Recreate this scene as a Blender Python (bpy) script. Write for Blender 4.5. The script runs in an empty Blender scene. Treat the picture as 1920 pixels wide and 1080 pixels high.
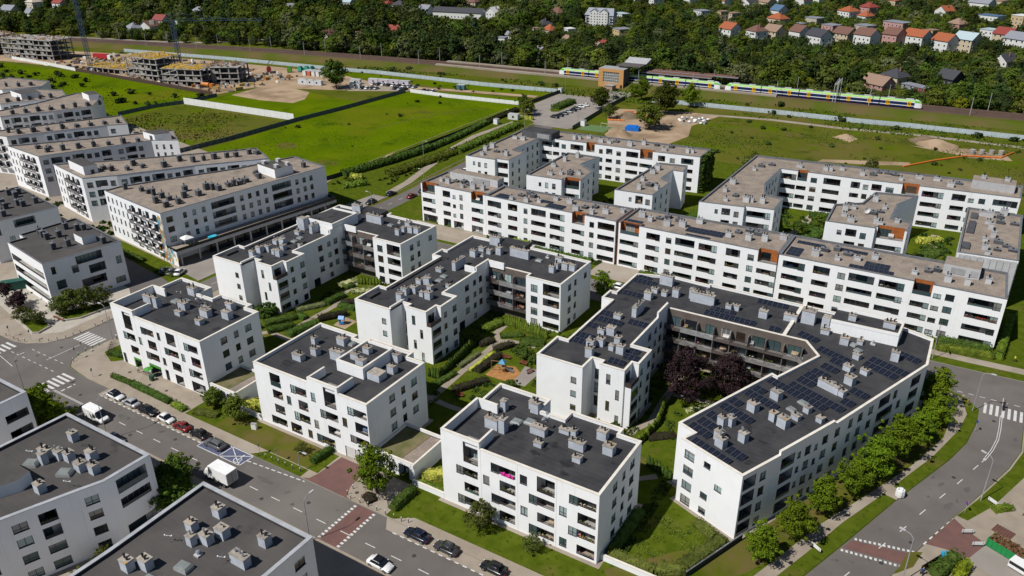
import bpy, bmesh, math, random
from mathutils import Vector, Matrix
random.seed(7)
R=math.radians
SC=bpy.context.scene
COL=SC.collection
# ---------------------------------------------------------------- camera, sky, sun, exposure
# world axes: X (u) and Y (v) follow the street grid of the estate, Z up; the drone hovers 90 m above (0,0)
CAM_H=90.0; F_PX=1500.0; PITCH=R(25.8); ROLL=R(-0.555); YAW=R(32.0)
def _axes():
    f=Vector((0,math.cos(PITCH),-math.sin(PITCH))); r0=Vector((1,0,0)); u0=r0.cross(f)
    r=math.cos(ROLL)*r0+math.sin(ROLL)*u0; u=r.cross(f)
    m=Matrix.Rotation(YAW,3,'Z')
    return m@f,m@r,m@u
FW,RT,UP=_axes()
cam=bpy.data.cameras.new('camera'); camo=bpy.data.objects.new('camera',cam); COL.objects.link(camo)
cam.sensor_width=36.0; cam.lens=36.0*F_PX/1920.0; cam.clip_start=1.0; cam.clip_end=6000.0
camo.matrix_world=Matrix(((RT.x,UP.x,-FW.x,0),(RT.y,UP.y,-FW.y,0),(RT.z,UP.z,-FW.z,CAM_H),(0,0,0,1)))
SC.camera=camo
SUN_EL=52.0; SHADOW_AZ=63.0      # shadows fall towards this azimuth (degrees from +X)
W=bpy.data.worlds.new('World'); SC.world=W; W.use_nodes=True
nt=W.node_tree; nt.nodes.clear()
out=nt.nodes.new('ShaderNodeOutputWorld'); bg=nt.nodes.new('ShaderNodeBackground'); sk=nt.nodes.new('ShaderNodeTexSky')
sk.sky_type='NISHITA'; sk.sun_disc=False; sk.sun_elevation=R(SUN_EL); sk.sun_rotation=R(90-(SHADOW_AZ+180)); sk.altitude=150; sk.air_density=1.0; sk.dust_density=0.1; sk.ozone_density=3.0
bg.inputs['Strength'].default_value=0.052
nt.links.new(sk.outputs['Color'],bg.inputs['Color']); nt.links.new(bg.outputs['Background'],out.inputs['Surface'])
sun=bpy.data.lights.new('sun','SUN'); suno=bpy.data.objects.new('sun',sun); COL.objects.link(suno)
sun.energy=5.0; sun.angle=R(0.53); sun.color=(1.0,0.968,0.92)
sd=Vector((math.cos(R(SHADOW_AZ))*math.cos(R(SUN_EL)),math.sin(R(SHADOW_AZ))*math.cos(R(SUN_EL)),-math.sin(R(SUN_EL))))
suno.rotation_euler=sd.to_track_quat('-Z','Y').to_euler(); suno.location=(-100,-200,300)
vs=SC.view_settings; vs.view_transform='Standard'; vs.look='None'; vs.exposure=0.03; vs.gamma=1.0; vs.use_curve_mapping=False
SC.cycles.max_bounces=6; SC.cycles.diffuse_bounces=2; SC.cycles.glossy_bounces=2; SC.cycles.transmission_bounces=2; SC.cycles.transparent_max_bounces=4
SC.cycles.use_denoising=True
def at(px,py,z=0.0):
    """photo position (1920x1080) -> point of the site at height z"""
    d=FW*F_PX+RT*(px-960)-UP*(py-540); t=(z-CAM_H)/d.z
    return Vector((d.x*t,d.y*t,z))
def to_px(p):
    v=Vector(p)-Vector((0,0,CAM_H)); w=v.dot(FW)
    if w<1: return (-9999,-9999)
    return (960+F_PX*v.dot(RT)/w, 540-F_PX*v.dot(UP)/w)
def inview(p,m=40):
    x,y=to_px(p); return -m<x<1920+m and -m<y<1080+m
# ---------------------------------------------------------------- materials
MAT={}
def mat(name,col,rough=0.8,var=0.0,scale=1.0,col2=None,bump=0.0,bscale=None,metal=0.0,spec=0.3,objvar=0.0,detail=4.0,contrast=(0.35,0.65),layers=None,emit=None,streak=0.0,seam=0.0):
    m=bpy.data.materials.new(name); m.use_nodes=True; n=m.node_tree; p=n.nodes['Principled BSDF']; L=n.links
    p.inputs['Roughness'].default_value=rough; p.inputs['Metallic'].default_value=metal; p.inputs['Specular IOR Level'].default_value=spec
    tc=n.nodes.new('ShaderNodeNewGeometry')
    def noise(sc,det):
        t=n.nodes.new('ShaderNodeTexNoise'); t.inputs['Scale'].default_value=sc; t.inputs['Detail'].default_value=det
        L.new(tc.outputs['Position'],t.inputs['Vector']); return t
    cur=None
    c=(*col,1)
    if col2 is None and var>0: col2=tuple(max(0,x*(1-var)) for x in col)
    if col2 is not None:
        t=noise(scale,detail); r=n.nodes.new('ShaderNodeMapRange'); r.inputs['From Min'].default_value=contrast[0]; r.inputs['From Max'].default_value=contrast[1]
        L.new(t.outputs['Fac'],r.inputs['Value'])
        mx=n.nodes.new('ShaderNodeMix'); mx.data_type='RGBA'; mx.inputs['A'].default_value=c; mx.inputs['B'].default_value=(*col2,1)
        L.new(r.outputs['Result'],mx.inputs['Factor']); cur=mx.outputs['Result']
    for (lc,ls,lo,hi) in (layers or []):
        t=noise(ls,5); r=n.nodes.new('ShaderNodeMapRange'); r.inputs['From Min'].default_value=lo; r.inputs['From Max'].default_value=hi
        L.new(t.outputs['Fac'],r.inputs['Value'])
        mx=n.nodes.new('ShaderNodeMix'); mx.data_type='RGBA'; mx.inputs['B'].default_value=(*lc,1)
        if cur is None: mx.inputs['A'].default_value=c
        else: L.new(cur,mx.inputs['A'])
        L.new(r.outputs['Result'],mx.inputs['Factor']); cur=mx.outputs['Result']
    if streak>0:
        mp=n.nodes.new('ShaderNodeMapping'); mp.inputs['Scale'].default_value=(2.6,2.6,0.10); L.new(tc.outputs['Position'],mp.inputs['Vector'])
        t=n.nodes.new('ShaderNodeTexNoise'); t.inputs['Scale'].default_value=1.0; t.inputs['Detail'].default_value=4; L.new(mp.outputs['Vector'],t.inputs['Vector'])
        r=n.nodes.new('ShaderNodeMapRange'); r.inputs['From Min'].default_value=0.56; r.inputs['From Max'].default_value=0.78; r.inputs['To Max'].default_value=streak; L.new(t.outputs['Fac'],r.inputs['Value'])
        mx=n.nodes.new('ShaderNodeMix'); mx.data_type='RGBA'; mx.inputs['B'].default_value=(0.42,0.41,0.38,1); L.new(cur,mx.inputs['A']); L.new(r.outputs['Result'],mx.inputs['Factor']); cur=mx.outputs['Result']
    if seam>0:
        sx=n.nodes.new('ShaderNodeSeparateXYZ'); L.new(tc.outputs['Position'],sx.inputs[0])
        fr=n.nodes.new('ShaderNodeMath'); fr.operation='FRACT'; L.new(sx.outputs['Y'],fr.inputs[0]); gt=n.nodes.new('ShaderNodeMath'); gt.operation='GREATER_THAN'; gt.inputs[1].default_value=0.92; L.new(fr.outputs[0],gt.inputs[0])
        ml=n.nodes.new('ShaderNodeMath'); ml.operation='MULTIPLY'; ml.inputs[1].default_value=seam; L.new(gt.outputs[0],ml.inputs[0])
        mx=n.nodes.new('ShaderNodeMix'); mx.data_type='RGBA'; mx.inputs['B'].default_value=(0.10,0.098,0.095,1); L.new(cur,mx.inputs['A']); L.new(ml.outputs[0],mx.inputs['Factor']); cur=mx.outputs['Result']
    if objvar>0:
        oi=n.nodes.new('ShaderNodeObjectInfo'); hs=n.nodes.new('ShaderNodeHueSaturation')
        r=n.nodes.new('ShaderNodeMapRange'); r.inputs['To Min'].default_value=1-objvar; r.inputs['To Max'].default_value=1+objvar
        L.new(oi.outputs['Random'],r.inputs['Value']); L.new(r.outputs['Result'],hs.inputs['Value'])
        r2=n.nodes.new('ShaderNodeMapRange'); r2.inputs['To Min'].default_value=0.5-objvar*0.06; r2.inputs['To Max'].default_value=0.5+objvar*0.06
        mm=n.nodes.new('ShaderNodeMath'); mm.operation='FRACT'; m2=n.nodes.new('ShaderNodeMath'); m2.operation='MULTIPLY'; m2.inputs[1].default_value=7.31
        L.new(oi.outputs['Random'],m2.inputs[0]); L.new(m2.outputs[0],mm.inputs[0]); L.new(mm.outputs[0],r2.inputs['Value']); L.new(r2.outputs['Result'],hs.inputs['Hue'])
        if cur is None: hs.inputs['Color'].default_value=c
        else: L.new(cur,hs.inputs['Color'])
        cur=hs.outputs['Color']
    if cur is None: p.inputs['Base Color'].default_value=c
    else: L.new(cur,p.inputs['Base Color'])
    if bump>0:
        t=noise(bscale or scale*6,6); b=n.nodes.new('ShaderNodeBump'); b.inputs['Strength'].default_value=bump; b.inputs['Distance'].default_value=0.1
        L.new(t.outputs['Fac'],b.inputs['Height']); L.new(b.outputs['Normal'],p.inputs['Normal'])
    if emit: p.inputs['Emission Color'].default_value=(*emit[0],1); p.inputs['Emission Strength'].default_value=emit[1]
    MAT[name]=m; return m
mat('white_render',(0.785,0.788,0.795),0.9,col2=(0.75,0.755,0.76),scale=0.35,detail=8,layers=[((0.72,0.715,0.69),0.5,0.62,0.85)],streak=0.22)
mat('cream_coping',(0.70,0.655,0.58),0.8,col2=(0.60,0.55,0.47),scale=0.8)
mat('grey_coping',(0.16,0.165,0.175),0.45,var=0.25,scale=0.7,spec=0.5)
mat('pale_coping',(0.40,0.41,0.43),0.45,var=0.2,scale=0.7,spec=0.5)
mat('bitumen',(0.030,0.030,0.033),0.75,col2=(0.042,0.041,0.043),scale=0.5,detail=8,layers=[((0.060,0.058,0.056),0.15,0.52,0.75),((0.018,0.018,0.02),0.35,0.62,0.70)],bump=0.15,bscale=8,seam=0.22)
mat('bitumen_brown',(0.072,0.065,0.061),0.75,col2=(0.058,0.053,0.051),scale=0.25,detail=8,layers=[((0.095,0.085,0.077),0.09,0.52,0.75),((0.04,0.037,0.036),0.3,0.62,0.70)],bump=0.15,bscale=8,seam=0.22)
mat('gravel_roof',(0.280,0.225,0.178),0.95,col2=(0.175,0.143,0.118),scale=0.45,detail=12,contrast=(0.3,0.7),layers=[((0.32,0.275,0.235),3.0,0.5,0.75),((0.12,0.11,0.10),0.16,0.60,0.78)],bump=0.3,bscale=6)
mat('sedum',(0.085,0.095,0.025),0.95,col2=(0.17,0.14,0.075),scale=0.35,detail=8,bump=0.6,bscale=5)
mat('anthracite',(0.022,0.023,0.026),0.5,spec=0.4)
mat('white_frame',(0.7,0.7,0.68),0.5)
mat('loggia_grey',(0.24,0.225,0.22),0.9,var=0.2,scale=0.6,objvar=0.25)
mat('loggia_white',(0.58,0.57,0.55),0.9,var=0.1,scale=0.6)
mat('wood_panel',(0.36,0.115,0.025),0.55,col2=(0.27,0.08,0.018),scale=1.2,spec=0.4)
mat('brown_rail',(0.075,0.055,0.048),0.6,objvar=0.3)
mat('grey_slab',(0.33,0.32,0.30),0.9,var=0.25,scale=0.6)
mat('glass_dark',(0.012,0.016,0.02),0.06,spec=0.6,objvar=0.4)
mat('glass_teal',(0.045,0.075,0.08),0.08,spec=0.6,objvar=0.4)
mat('glass_pale',(0.26,0.33,0.33),0.12,spec=0.6,objvar=0.3)
mat('glass_curtain',(0.20,0.20,0.19),0.25,spec=0.5,objvar=0.4)
mat('glass_warm',(0.055,0.04,0.025),0.08,spec=0.6,objvar=0.4)
mat('shaft_blue',(0.44,0.468,0.52),0.85,col2=(0.37,0.395,0.435),scale=0.9,objvar=0.06,layers=[((0.30,0.31,0.32),0.5,0.6,0.8)])
mat('shaft_grey',(0.33,0.335,0.34),0.85,var=0.2,scale=0.9,objvar=0.1)
mat('shaft_light',(0.45,0.45,0.455),0.85,var=0.15,scale=0.9,objvar=0.1)
mat('shaft_dark',(0.075,0.078,0.085),0.7,var=0.2,scale=0.9,objvar=0.25)
mat('cap_tan',(0.36,0.31,0.25),0.9,col2=(0.22,0.20,0.18),scale=1.6,objvar=0.15,layers=[((0.36,0.21,0.06),0.6,0.62,0.75)])
mat('steel_pipe',(0.45,0.46,0.48),0.35,metal=0.7)
mat('black_pipe',(0.02,0.02,0.022),0.5)
mat('skylight_glass',(0.22,0.24,0.23),0.2,spec=0.6,var=0.2,scale=1)
mat('solar_cell',(0.010,0.012,0.022),0.18,spec=0.6)
mat('panel_frame',(0.10,0.105,0.115),0.4,metal=0.4)
mat('alu_frame',(0.30,0.31,0.33),0.4,metal=0.6)
mat('asphalt',(0.130,0.116,0.105),0.9,col2=(0.110,0.098,0.089),scale=0.22,detail=9,layers=[((0.158,0.142,0.129),0.05,0.5,0.72),((0.075,0.07,0.066),0.5,0.66,0.72)],bump=0.2,bscale=15)
mat('asphalt_pale',(0.27,0.24,0.21),0.9,col2=(0.225,0.20,0.178),scale=0.15,detail=9,bump=0.2,bscale=15)
mat('paving',(0.300,0.250,0.195),0.9,col2=(0.250,0.208,0.162),scale=0.4,detail=9,layers=[((0.32,0.278,0.228),0.08,0.5,0.7)],bump=0.3,bscale=9)
mat('paving_white',(0.42,0.38,0.325),0.9,col2=(0.35,0.315,0.27),scale=0.4,detail=9,bump=0.2,bscale=9)
mat('red_paving',(0.155,0.078,0.066),0.9,col2=(0.125,0.068,0.06),scale=0.6,detail=9,bump=0.3,bscale=9)
mat('kerb_stone',(0.30,0.28,0.255),0.9,var=0.2,scale=0.6)
mat('white_paint',(0.56,0.55,0.53),0.8,col2=(0.34,0.33,0.32),scale=2.5,detail=8,contrast=(0.5,0.75))
mat('blue_paint',(0.095,0.105,0.175),0.8,var=0.3,scale=1.5)
mat('lawn',(0.082,0.106,0.010),1.0,col2=(0.056,0.081,0.006),scale=0.5,detail=10,layers=[((0.125,0.10,0.028),0.16,0.58,0.76),((0.040,0.062,0.004),1.1,0.56,0.70)],bump=0.8,bscale=7,spec=0.0)
mat('lawn_dry',(0.092,0.100,0.012),1.0,col2=(0.120,0.092,0.034),scale=0.35,detail=10,layers=[((0.055,0.078,0.005),0.15,0.5,0.7)],bump=0.8,bscale=7,spec=0.0)
mat('earth',(0.20,0.15,0.10),1.0,col2=(0.14,0.105,0.07),scale=0.35,detail=10,bump=0.8,bscale=4,spec=0.0)
mat('sand',(0.38,0.28,0.19),1.0,col2=(0.29,0.21,0.135),scale=0.12,detail=10,layers=[((0.20,0.14,0.09),0.06,0.5,0.7)],bump=0.8,bscale=3,spec=0.0)
mat('meadow',(0.096,0.140,0.002),1.0,col2=(0.066,0.108,0.002),scale=0.05,detail=12,layers=[((0.115,0.118,0.008),0.022,0.53,0.70),((0.046,0.078,0.003),0.09,0.56,0.72),((0.055,0.090,0.004),0.7,0.58,0.70)],bump=1.0,bscale=2.5,spec=0.0)
mat('meadow_olive',(0.096,0.102,0.014),1.0,col2=(0.068,0.085,0.008),scale=0.06,detail=12,layers=[((0.135,0.105,0.035),0.03,0.50,0.72),((0.040,0.060,0.006),0.12,0.56,0.72),((0.075,0.11,0.004),0.05,0.55,0.68)],bump=1.0,bscale=2.5,spec=0.0)
mat('wood_floor',(0.040,0.052,0.010),1.0,col2=(0.060,0.072,0.014),scale=0.05,detail=10,layers=[((0.080,0.10,0.012),0.02,0.60,0.75)],bump=1.0,bscale=2.5,spec=0.0)
mat('slope_grass',(0.115,0.088,0.036),1.0,col2=(0.066,0.090,0.010),scale=0.06,detail=10,bump=0.8,bscale=3,spec=0.0)
mat('ballast',(0.105,0.065,0.048),0.95,col2=(0.075,0.046,0.036),scale=0.3,detail=10,bump=0.8,bscale=4)
mat('concrete',(0.34,0.32,0.30),0.9,col2=(0.24,0.225,0.21),scale=0.3,detail=9)
mat('fence_white',(0.72,0.72,0.71),0.6,var=0.06,scale=0.3)
mat('fence_grey',(0.44,0.50,0.53),0.5,var=0.15,scale=0.5)
mat('fence_slate',(0.10,0.125,0.14),0.7,var=0.3,scale=0.5)
mat('fence_dark',(0.035,0.045,0.045),0.7,var=0.3,scale=0.5)
mat('bark',(0.075,0.055,0.042),0.9,var=0.3,scale=2)
def leafmat(name,c1,c2,ov=0.3):
    m=mat(name,c1,0.75,col2=c2,scale=0.9,detail=5,objvar=ov,spec=0.04,contrast=(0.4,0.62)); return m
leafmat('leaf_street',(0.118,0.170,0.010),(0.062,0.100,0.006),0.2)
leafmat('leaf_mid',(0.078,0.110,0.014),(0.048,0.072,0.010),0.45)
leafmat('leaf_dark',(0.044,0.064,0.016),(0.026,0.040,0.011),0.45)
leafmat('leaf_olive',(0.092,0.108,0.022),(0.062,0.076,0.016),0.3)
leafmat('leaf_yellow',(0.130,0.150,0.010),(0.092,0.112,0.008),0.25)
leafmat('leaf_willow',(0.125,0.140,0.060),(0.090,0.105,0.042),0.2)
leafmat('leaf_conifer',(0.034,0.054,0.022),(0.022,0.036,0.015),0.3)
leafmat('leaf_purple',(0.040,0.022,0.024),(0.020,0.013,0.015),0.2)
leafmat('hedge_green',(0.060,0.098,0.018),(0.036,0.062,0.011),0.2)
leafmat('hedge_lime',(0.125,0.165,0.020),(0.070,0.110,0.014),0.2)
leafmat('hedge_dark',(0.030,0.034,0.016),(0.030,0.020,0.016),0.2)
leafmat('flower_yellow',(0.42,0.42,0.075),(0.16,0.19,0.03),0.15)
leafmat('flower_cream',(0.42,0.42,0.22),(0.08,0.11,0.025),0.15)
PLAIN={}
def plain(c,rough=0.6,metal=0.0,spec=0.4,ov=0.0):
    k=(tuple(round(x,3) for x in c),rough,metal,spec)
    if k not in PLAIN:
        nm='paint_%d'%len(PLAIN); mat(nm,c,rough,var=0.12,scale=1.3,metal=metal,spec=spec); PLAIN[k]=nm
    return PLAIN[k]
# ---------------------------------------------------------------- mesh helpers
class MB:
    def __init__(s): s.v=[]; s.f=[]; s.m=[]; s.slots=[]
    def slot(s,name):
        if name not in s.slots: s.slots.append(name)
        return s.slots.index(name)
    def face(s,pts,mt):
        i=len(s.v); s.v.extend([tuple(p) for p in pts]); s.f.append(tuple(range(i,i+len(pts)))); s.m.append(s.slot(mt))
    def box(s,x0,y0,z0,x1,y1,z1,mt,top=None,bottom=True):
        i=len(s.v); s.v+=[(x0,y0,z0),(x1,y0,z0),(x1,y1,z0),(x0,y1,z0),(x0,y0,z1),(x1,y0,z1),(x1,y1,z1),(x0,y1,z1)]
        fs=[(0,1,5,4),(1,2,6,5),(2,3,7,6),(3,0,4,7),(4,5,6,7)]+([(3,2,1,0)] if bottom else [])
        k=s.slot(mt)
        for j,f in enumerate(fs):
            s.f.append(tuple(i+a for a in f)); s.m.append(s.slot(top) if (j==4 and top) else k)
    def obox(s,c,size,rz,mt,z0,z1,top=None):
        a,b=size[0]/2,size[1]/2; co,si=math.cos(rz),math.sin(rz)
        P=[(c[0]+x*co-y*si,c[1]+x*si+y*co) for x,y in((-a,-b),(a,-b),(a,b),(-a,b))]
        s.prism(P,z0,z1,mt,top)
    def prism(s,P,z0,z1,mt,top=None,cap=True,bottom=False):
        i=len(s.v); n=len(P); s.v+=[(p[0],p[1],z0) for p in P]+[(p[0],p[1],z1) for p in P]
        k=s.slot(mt)
        for j in range(n):
            q=(j+1)%n; s.f.append((i+j,i+q,i+n+q,i+n+j)); s.m.append(k)
        if cap: s.f.append(tuple(range(i+n,i+2*n))); s.m.append(s.slot(top) if top else k)
        if bottom: s.f.append(tuple(range(i+n-1,i-1,-1))); s.m.append(k)
    def tube(s,p0,p1,r0,mt,r1=None,n=6,cap=True):
        p0=Vector(p0); p1=Vector(p1); d=(p1-p0).normalized(); r1=r0 if r1 is None else r1
        a=d.orthogonal().normalized(); b=d.cross(a); i=len(s.v); k=s.slot(mt)
        for p,r in((p0,r0),(p1,r1)):
            for j in range(n):
                t=2*math.pi*j/n; s.v.append(tuple(p+a*math.cos(t)*r+b*math.sin(t)*r))
        for j in range(n):
            q=(j+1)%n; s.f.append((i+j,i+q,i+n+q,i+n+j)); s.m.append(k)
        if cap: s.f.append(tuple(range(i+n,i+2*n))); s.m.append(k); s.f.append(tuple(range(i+n-1,i-1,-1))); s.m.append(k)
    def ball(s,c,r,mt,n=8,m=5,sq=(1,1,1)):
        i=len(s.v); k=s.slot(mt)
        for a in range(m+1):
            th=math.pi*a/m
            for b in range(n):
                ph=2*math.pi*b/n; s.v.append((c[0]+r*sq[0]*math.sin(th)*math.cos(ph),c[1]+r*sq[1]*math.sin(th)*math.sin(ph),c[2]+r*sq[2]*math.cos(th)))
        for a in range(m):
            for b in range(n):
                q=(b+1)%n; s.f.append((i+a*n+b,i+(a+1)*n+b,i+(a+1)*n+q,i+a*n+q)); s.m.append(k)
    def poly(s,P,z,mt): s.face([(p[0],p[1],z) for p in P],mt)
    def mesh(s,name,off=(0,0,0),smooth=False):
        me=bpy.data.meshes.new(name)
        if off!=(0,0,0): vv=[(x-off[0],y-off[1],z-off[2]) for x,y,z in s.v]
        else: vv=s.v
        me.from_pydata(vv,[],s.f)
        for sl in s.slots: me.materials.append(MAT[sl])
        me.polygons.foreach_set('material_index',s.m)
        if smooth: me.polygons.foreach_set('use_smooth',[True]*len(s.f))
        me.update(); return me
    def build(s,name,parent=None,off=(0,0,0),loc=None,rz=0.0,smooth=False):
        return link(name,s.mesh(name,off,smooth),parent,loc,rz)
def link(name,me,parent=None,loc=None,rz=0.0,scale=None):
    o=bpy.data.objects.new(name,me); COL.objects.link(o)
    if parent is not None: o.parent=parent
    if loc is not None: o.location=loc
    if rz: o.rotation_euler=(0,0,rz)
    if scale is not None: o.scale=scale
    return o
def tag(o,label=None,cat=None,group=None,kind=None):
    if label: o['label']=label
    if cat: o['category']=cat
    if group: o['group']=group
    if kind: o['kind']=kind
    return o
def thing(name,label,cat,loc=(0,0,0),rz=0.0,group=None):
    o=link(name,None,None,loc,rz); o.empty_display_size=0.5
    return tag(o,label,cat,group)
def copy_tree(o,loc,rz,label=None,group=None,scale=None):
    c=o.copy(); COL.objects.link(c); c.location=loc; c.rotation_euler=(0,0,rz)
    if scale is not None: c.scale=scale
    if label: c['label']=label
    if group: c['group']=group
    for ch in o.children:
        d=ch.copy(); COL.objects.link(d); d.parent=c
        for g in ch.children:
            e=g.copy(); COL.objects.link(e); e.parent=d
    return c
CACHE={}
def cached(key,fn):
    if key not in CACHE: CACHE[key]=fn()
    return CACHE[key]
def rot(p,a): return (p[0]*math.cos(a)-p[1]*math.sin(a),p[0]*math.sin(a)+p[1]*math.cos(a))
def inset(P,t):
    n=len(P); out=[]
    for i in range(n):
        a=Vector(P[i-1]);b=Vector(P[i]);c=Vector(P[(i+1)%n])
        d1=(b-a).normalized(); d2=(c-b).normalized(); n1=Vector((-d1.y,d1.x)); n2=Vector((-d2.y,d2.x))
        k=1+n1.dot(n2)
        m=(n1+n2)/max(k,0.3)
        out.append((b.x+m.x*t,b.y+m.y*t))
    return out
def struct(name,mb,smooth=False):
    o=mb.build(name,smooth=smooth); o['kind']='structure'; return o
# ---------------------------------------------------------------- ground, roads, pavements
g=MB(); g.poly([(-1900,-60),(400,-60),(400,1900),(-1900,1900)],-0.03,'meadow_olive'); struct('ground',g)
g=MB(); g.poly([(-1900,441),(400,441),(400,1800),(-1900,1800)],-0.012,'wood_floor'); struct('woodland_floor',g)
KERB=0.12
def block(name,P,mt,z=KERB):
    b=MB(); b.prism(P,-0.02,z,'kerb_stone',top=mt); return struct(name,b)
def sheet(name,P,mt,z):
    b=MB(); b.poly(P,z,mt); return struct(name,b)
WC=[(-22,64),(-10.1,97),(-6.7,106.2),(-1.3,121.4),(5.1,137.8),(7.3,145.1),(8.3,153),(8.3,158),(5.6,161.6),(2,162.6)]
EC=[(-13,64),(0.6,103.5),(3.8,112.6),(7.1,121.8),(9.7,128.5),(14,140.3),(15.7,147.1),(15.8,156.1),(17.5,160.5),(21,162.4)]
# roads (asphalt sheets)
sheet('street_road',[(-330,62),(-330,75.2),(-163,75.2),(30,75.2),(30,62)],'asphalt',0.004)
sheet('avenue_road',[(-172.5,75.1),(-161,75.1),(-160.6,120),(-161.8,200),(-165.5,260),(-169,312),(-178,312),(-174,260),(-170.5,200),(-171.2,120)],'asphalt',0.008)
sheet('rear_street_road',[(-161,160.5),(-161,172.5),(140,178.5),(140,162)],'asphalt',0.0)
sheet('curved_road',WC+[(2,172.6),(21,173.4)]+EC[::-1],'asphalt',0.012)
sheet('junction_road',[(-186,74.5),(-186,80),(-171,96),(-160,96),(-155,74.5)],'asphalt',0.0062)
# the kerbed blocks
blk=[(-161,74.6)]
block('estate_block_ground',[(-163.7,80.0),(-162.2,77.0),(-160,75.4),(-156,74.8),(-152,74.6),(-20,74.6)]+[(x-0.15,y) for x,y in WC[1:]]+[(-160.5,162),(-163.4,158.5)],'lawn')
block('rear_block_ground',[(-163.4,176),(-160.5,173),(2,173.4),(60,175.6),(60,292),(-165.5,292),(-164,260)],'lawn')
block('west_block_ground',[(-182,75.4),(-178.4,76.4),(-174.6,79),(-172.8,83),(-172.4,90),(-172.4,200),(-176,262),(-180,310),(-205,325),(-205,190),(-420,230),(-420,60.5),(-330,60.5),(-330,75.4)],'paving')
sheet('west_lawn',[(-236,112),(-214.5,97),(-213.5,113.2),(-186,109.4),(-181,112.5),(-172.6,116),(-172.6,119),(-185,121),(-189,122.5),(-221,126.6),(-236,129)],'lawn',KERB+0.002)
sheet('west_lawn',[(-204.8,182),(-181,179),(-172.6,197),(-172.6,200),(-176.2,262),(-180.2,309),(-204.8,324)],'lawn',KERB+0.002)
block('south_block_ground',[(-330,-30),(30,-30),(30,61),(-60,65.2),(-152,65.2),(-156,64),(-158,60),(-330,60)],'paving')
block('east_block_ground',[(x+0.15,y) for x,y in EC]+[(80,163.6),(80,40),(-13,40)],'paving')
# avenue's far pavement, paths
z1=KERB+0.004; z2=KERB+0.008; z3=KERB+0.012
sheet('front_pavement',[(-163.5,80.1),(-162.1,77.15),(-160,75.6),(-156,74.98),(-152,74.62),(-103,74.62),(-101,76.7),(-90.5,76.7),(-90.5,74.62),(-40,74.62),(-16,74.62),(-15.5,77),(-67,76.8),(-69.9,74.8),(-71.4,74.8),(-72,83),(-88.6,83),(-88.6,76.9),(-124,76.9),(-124,83),(-153,83),(-153.5,88),(-163.45,90)],'paving',z1)
sheet('dry_lawn',[(-115.5,76.9),(-91.2,76.9),(-91.2,83),(-109,83),(-115.5,83)],'lawn_dry',z2)
sheet('corner_lawn',[(-159.5,83.2),(-154.5,81.4),(-152.6,83.2),(-152.6,100),(-159.6,100)],'lawn',z2)
sheet('corner_pavement',[(-163.4,100),(-153,100),(-153,112),(-163.4,112)],'paving',z2)
sheet('avenue_pavement',[(-163.4,89.8),(-160,89.8),(-160,160),(-163.2,160)],'paving',z1)
sheet('west_plaza',[(-213,84),(-203,83.7),(-181.6,79.3),(-176.6,83.7),(-176.7,100),(-181,112),(-213,100)],'paving_white',z1)
sheet('west_pavement',[(-230,75.6),(-182,75.6),(-178.2,76.6),(-174.8,79.2),(-173,83),(-172.6,112),(-176.6,112),(-176.6,83.7),(-181.6,79.2),(-203,83.6),(-230,88)],'paving',z2)
sheet('access_road',[(-172.4,112),(-181,115),(-236,124),(-252,120),(-252,116),(-184,106.5),(-178,103),(-172.4,103)],'asphalt',z3)
sheet('shop_forecourt',[(-185,121),(-172.6,119),(-172.6,196),(-178,196)],'asphalt_pale',z1)
sheet('rear_pavement',[(-158,174.5),(5,176.4),(40,178),(40,180.2),(-30,177.7),(-158,176.9)],'paving',z1)
sheet('passage_pavement',[(-150,177),(-116,177),(-116,184.4),(-150,184.4)],'paving',z2)
sheet('gate_pavement',[(-38,177.4),(-29,177.6),(-29,184.6),(-38,184.6)],'paving',z2)
sheet('gate_pavement',[(-86,177.2),(-74,177.4),(-74,184.6),(-86,184.6)],'paving',z2)
SWW=[(-30,64),(-16.5,93.1),(-14.1,99.5),(-10.9,108.7),(-6.4,118.8),(-0.6,132.1),(3.4,144.3),(3.9,152.5),(1.5,158.5),(0.5,161.9)]
SWE=[(-24,74.7),(-13.6,94.8),(-11,101.9),(-7.7,111.6),(-3.9,120.8),(2.4,137.2),(5.7,148.9),(6.4,155.0),(5.0,160.6),(2.2,162.0)]
sheet('curved_pavement',SWW+SWE[::-1],'paving',z1)
sheet('tree_strip',[(-36,82.6),(-30,76.9),(-17.5,93.2),(-14.4,99.5),(-11.2,108.7),(-6.7,118.8),(-0.9,132.1),(3.2,144.3),(3.6,152.3),(-1.5,152.3),(-15,120),(-20,101)],'lawn_dry',z2)
sheet('drive_crossing_pavement',[(-3.6,122.2),(-2.4,125),(-0.2,124.4),(-1.3,121.6)],'paving',z2)
sheet('east_verge',[(7.6,122.6),(9.2,122.2),(12.5,128.2),(16.5,139),(18.3,148),(18.5,158),(16.2,158),(16.1,147),(14.4,140.2),(10.1,128.4)],'lawn',z1)
sheet('east_verge',[(1.0,104.0),(3.2,107),(4.0,111),(2.2,110)],'lawn_dry',z1)
sheet('east_verge',[(16.5,128),(22,131),(24,142),(21,144)],'lawn',z1)
sheet('east_drive',[(9.9,112.8),(12.1,117.8),(30,110),(28,104)],'asphalt_pale',z1)
sheet('red_drive',[(4.1,113.1),(7.3,121.7),(9,120),(12.1,117.8),(9.9,112.8),(7,113.5)],'red_paving',z2)
sheet('red_crossing',[(-6.6,105.8),(-5.6,108.2),(3.0,109.9),(2.0,106.9)],'red_paving',0.016)
sheet('red_crossing',[(-77.0,65.3),(-77.0,74.5),(-73.4,74.5),(-73.4,65.3)],'red_paving',0.008)
sheet('garage_drive',[(-90,74.7),(-88.9,75.2),(-88.4,77.0),(-88.0,84),(-81.9,84),(-81.2,77.2),(-80,74.9),(-78.4,74.65)],'red_paving',z2)
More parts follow.
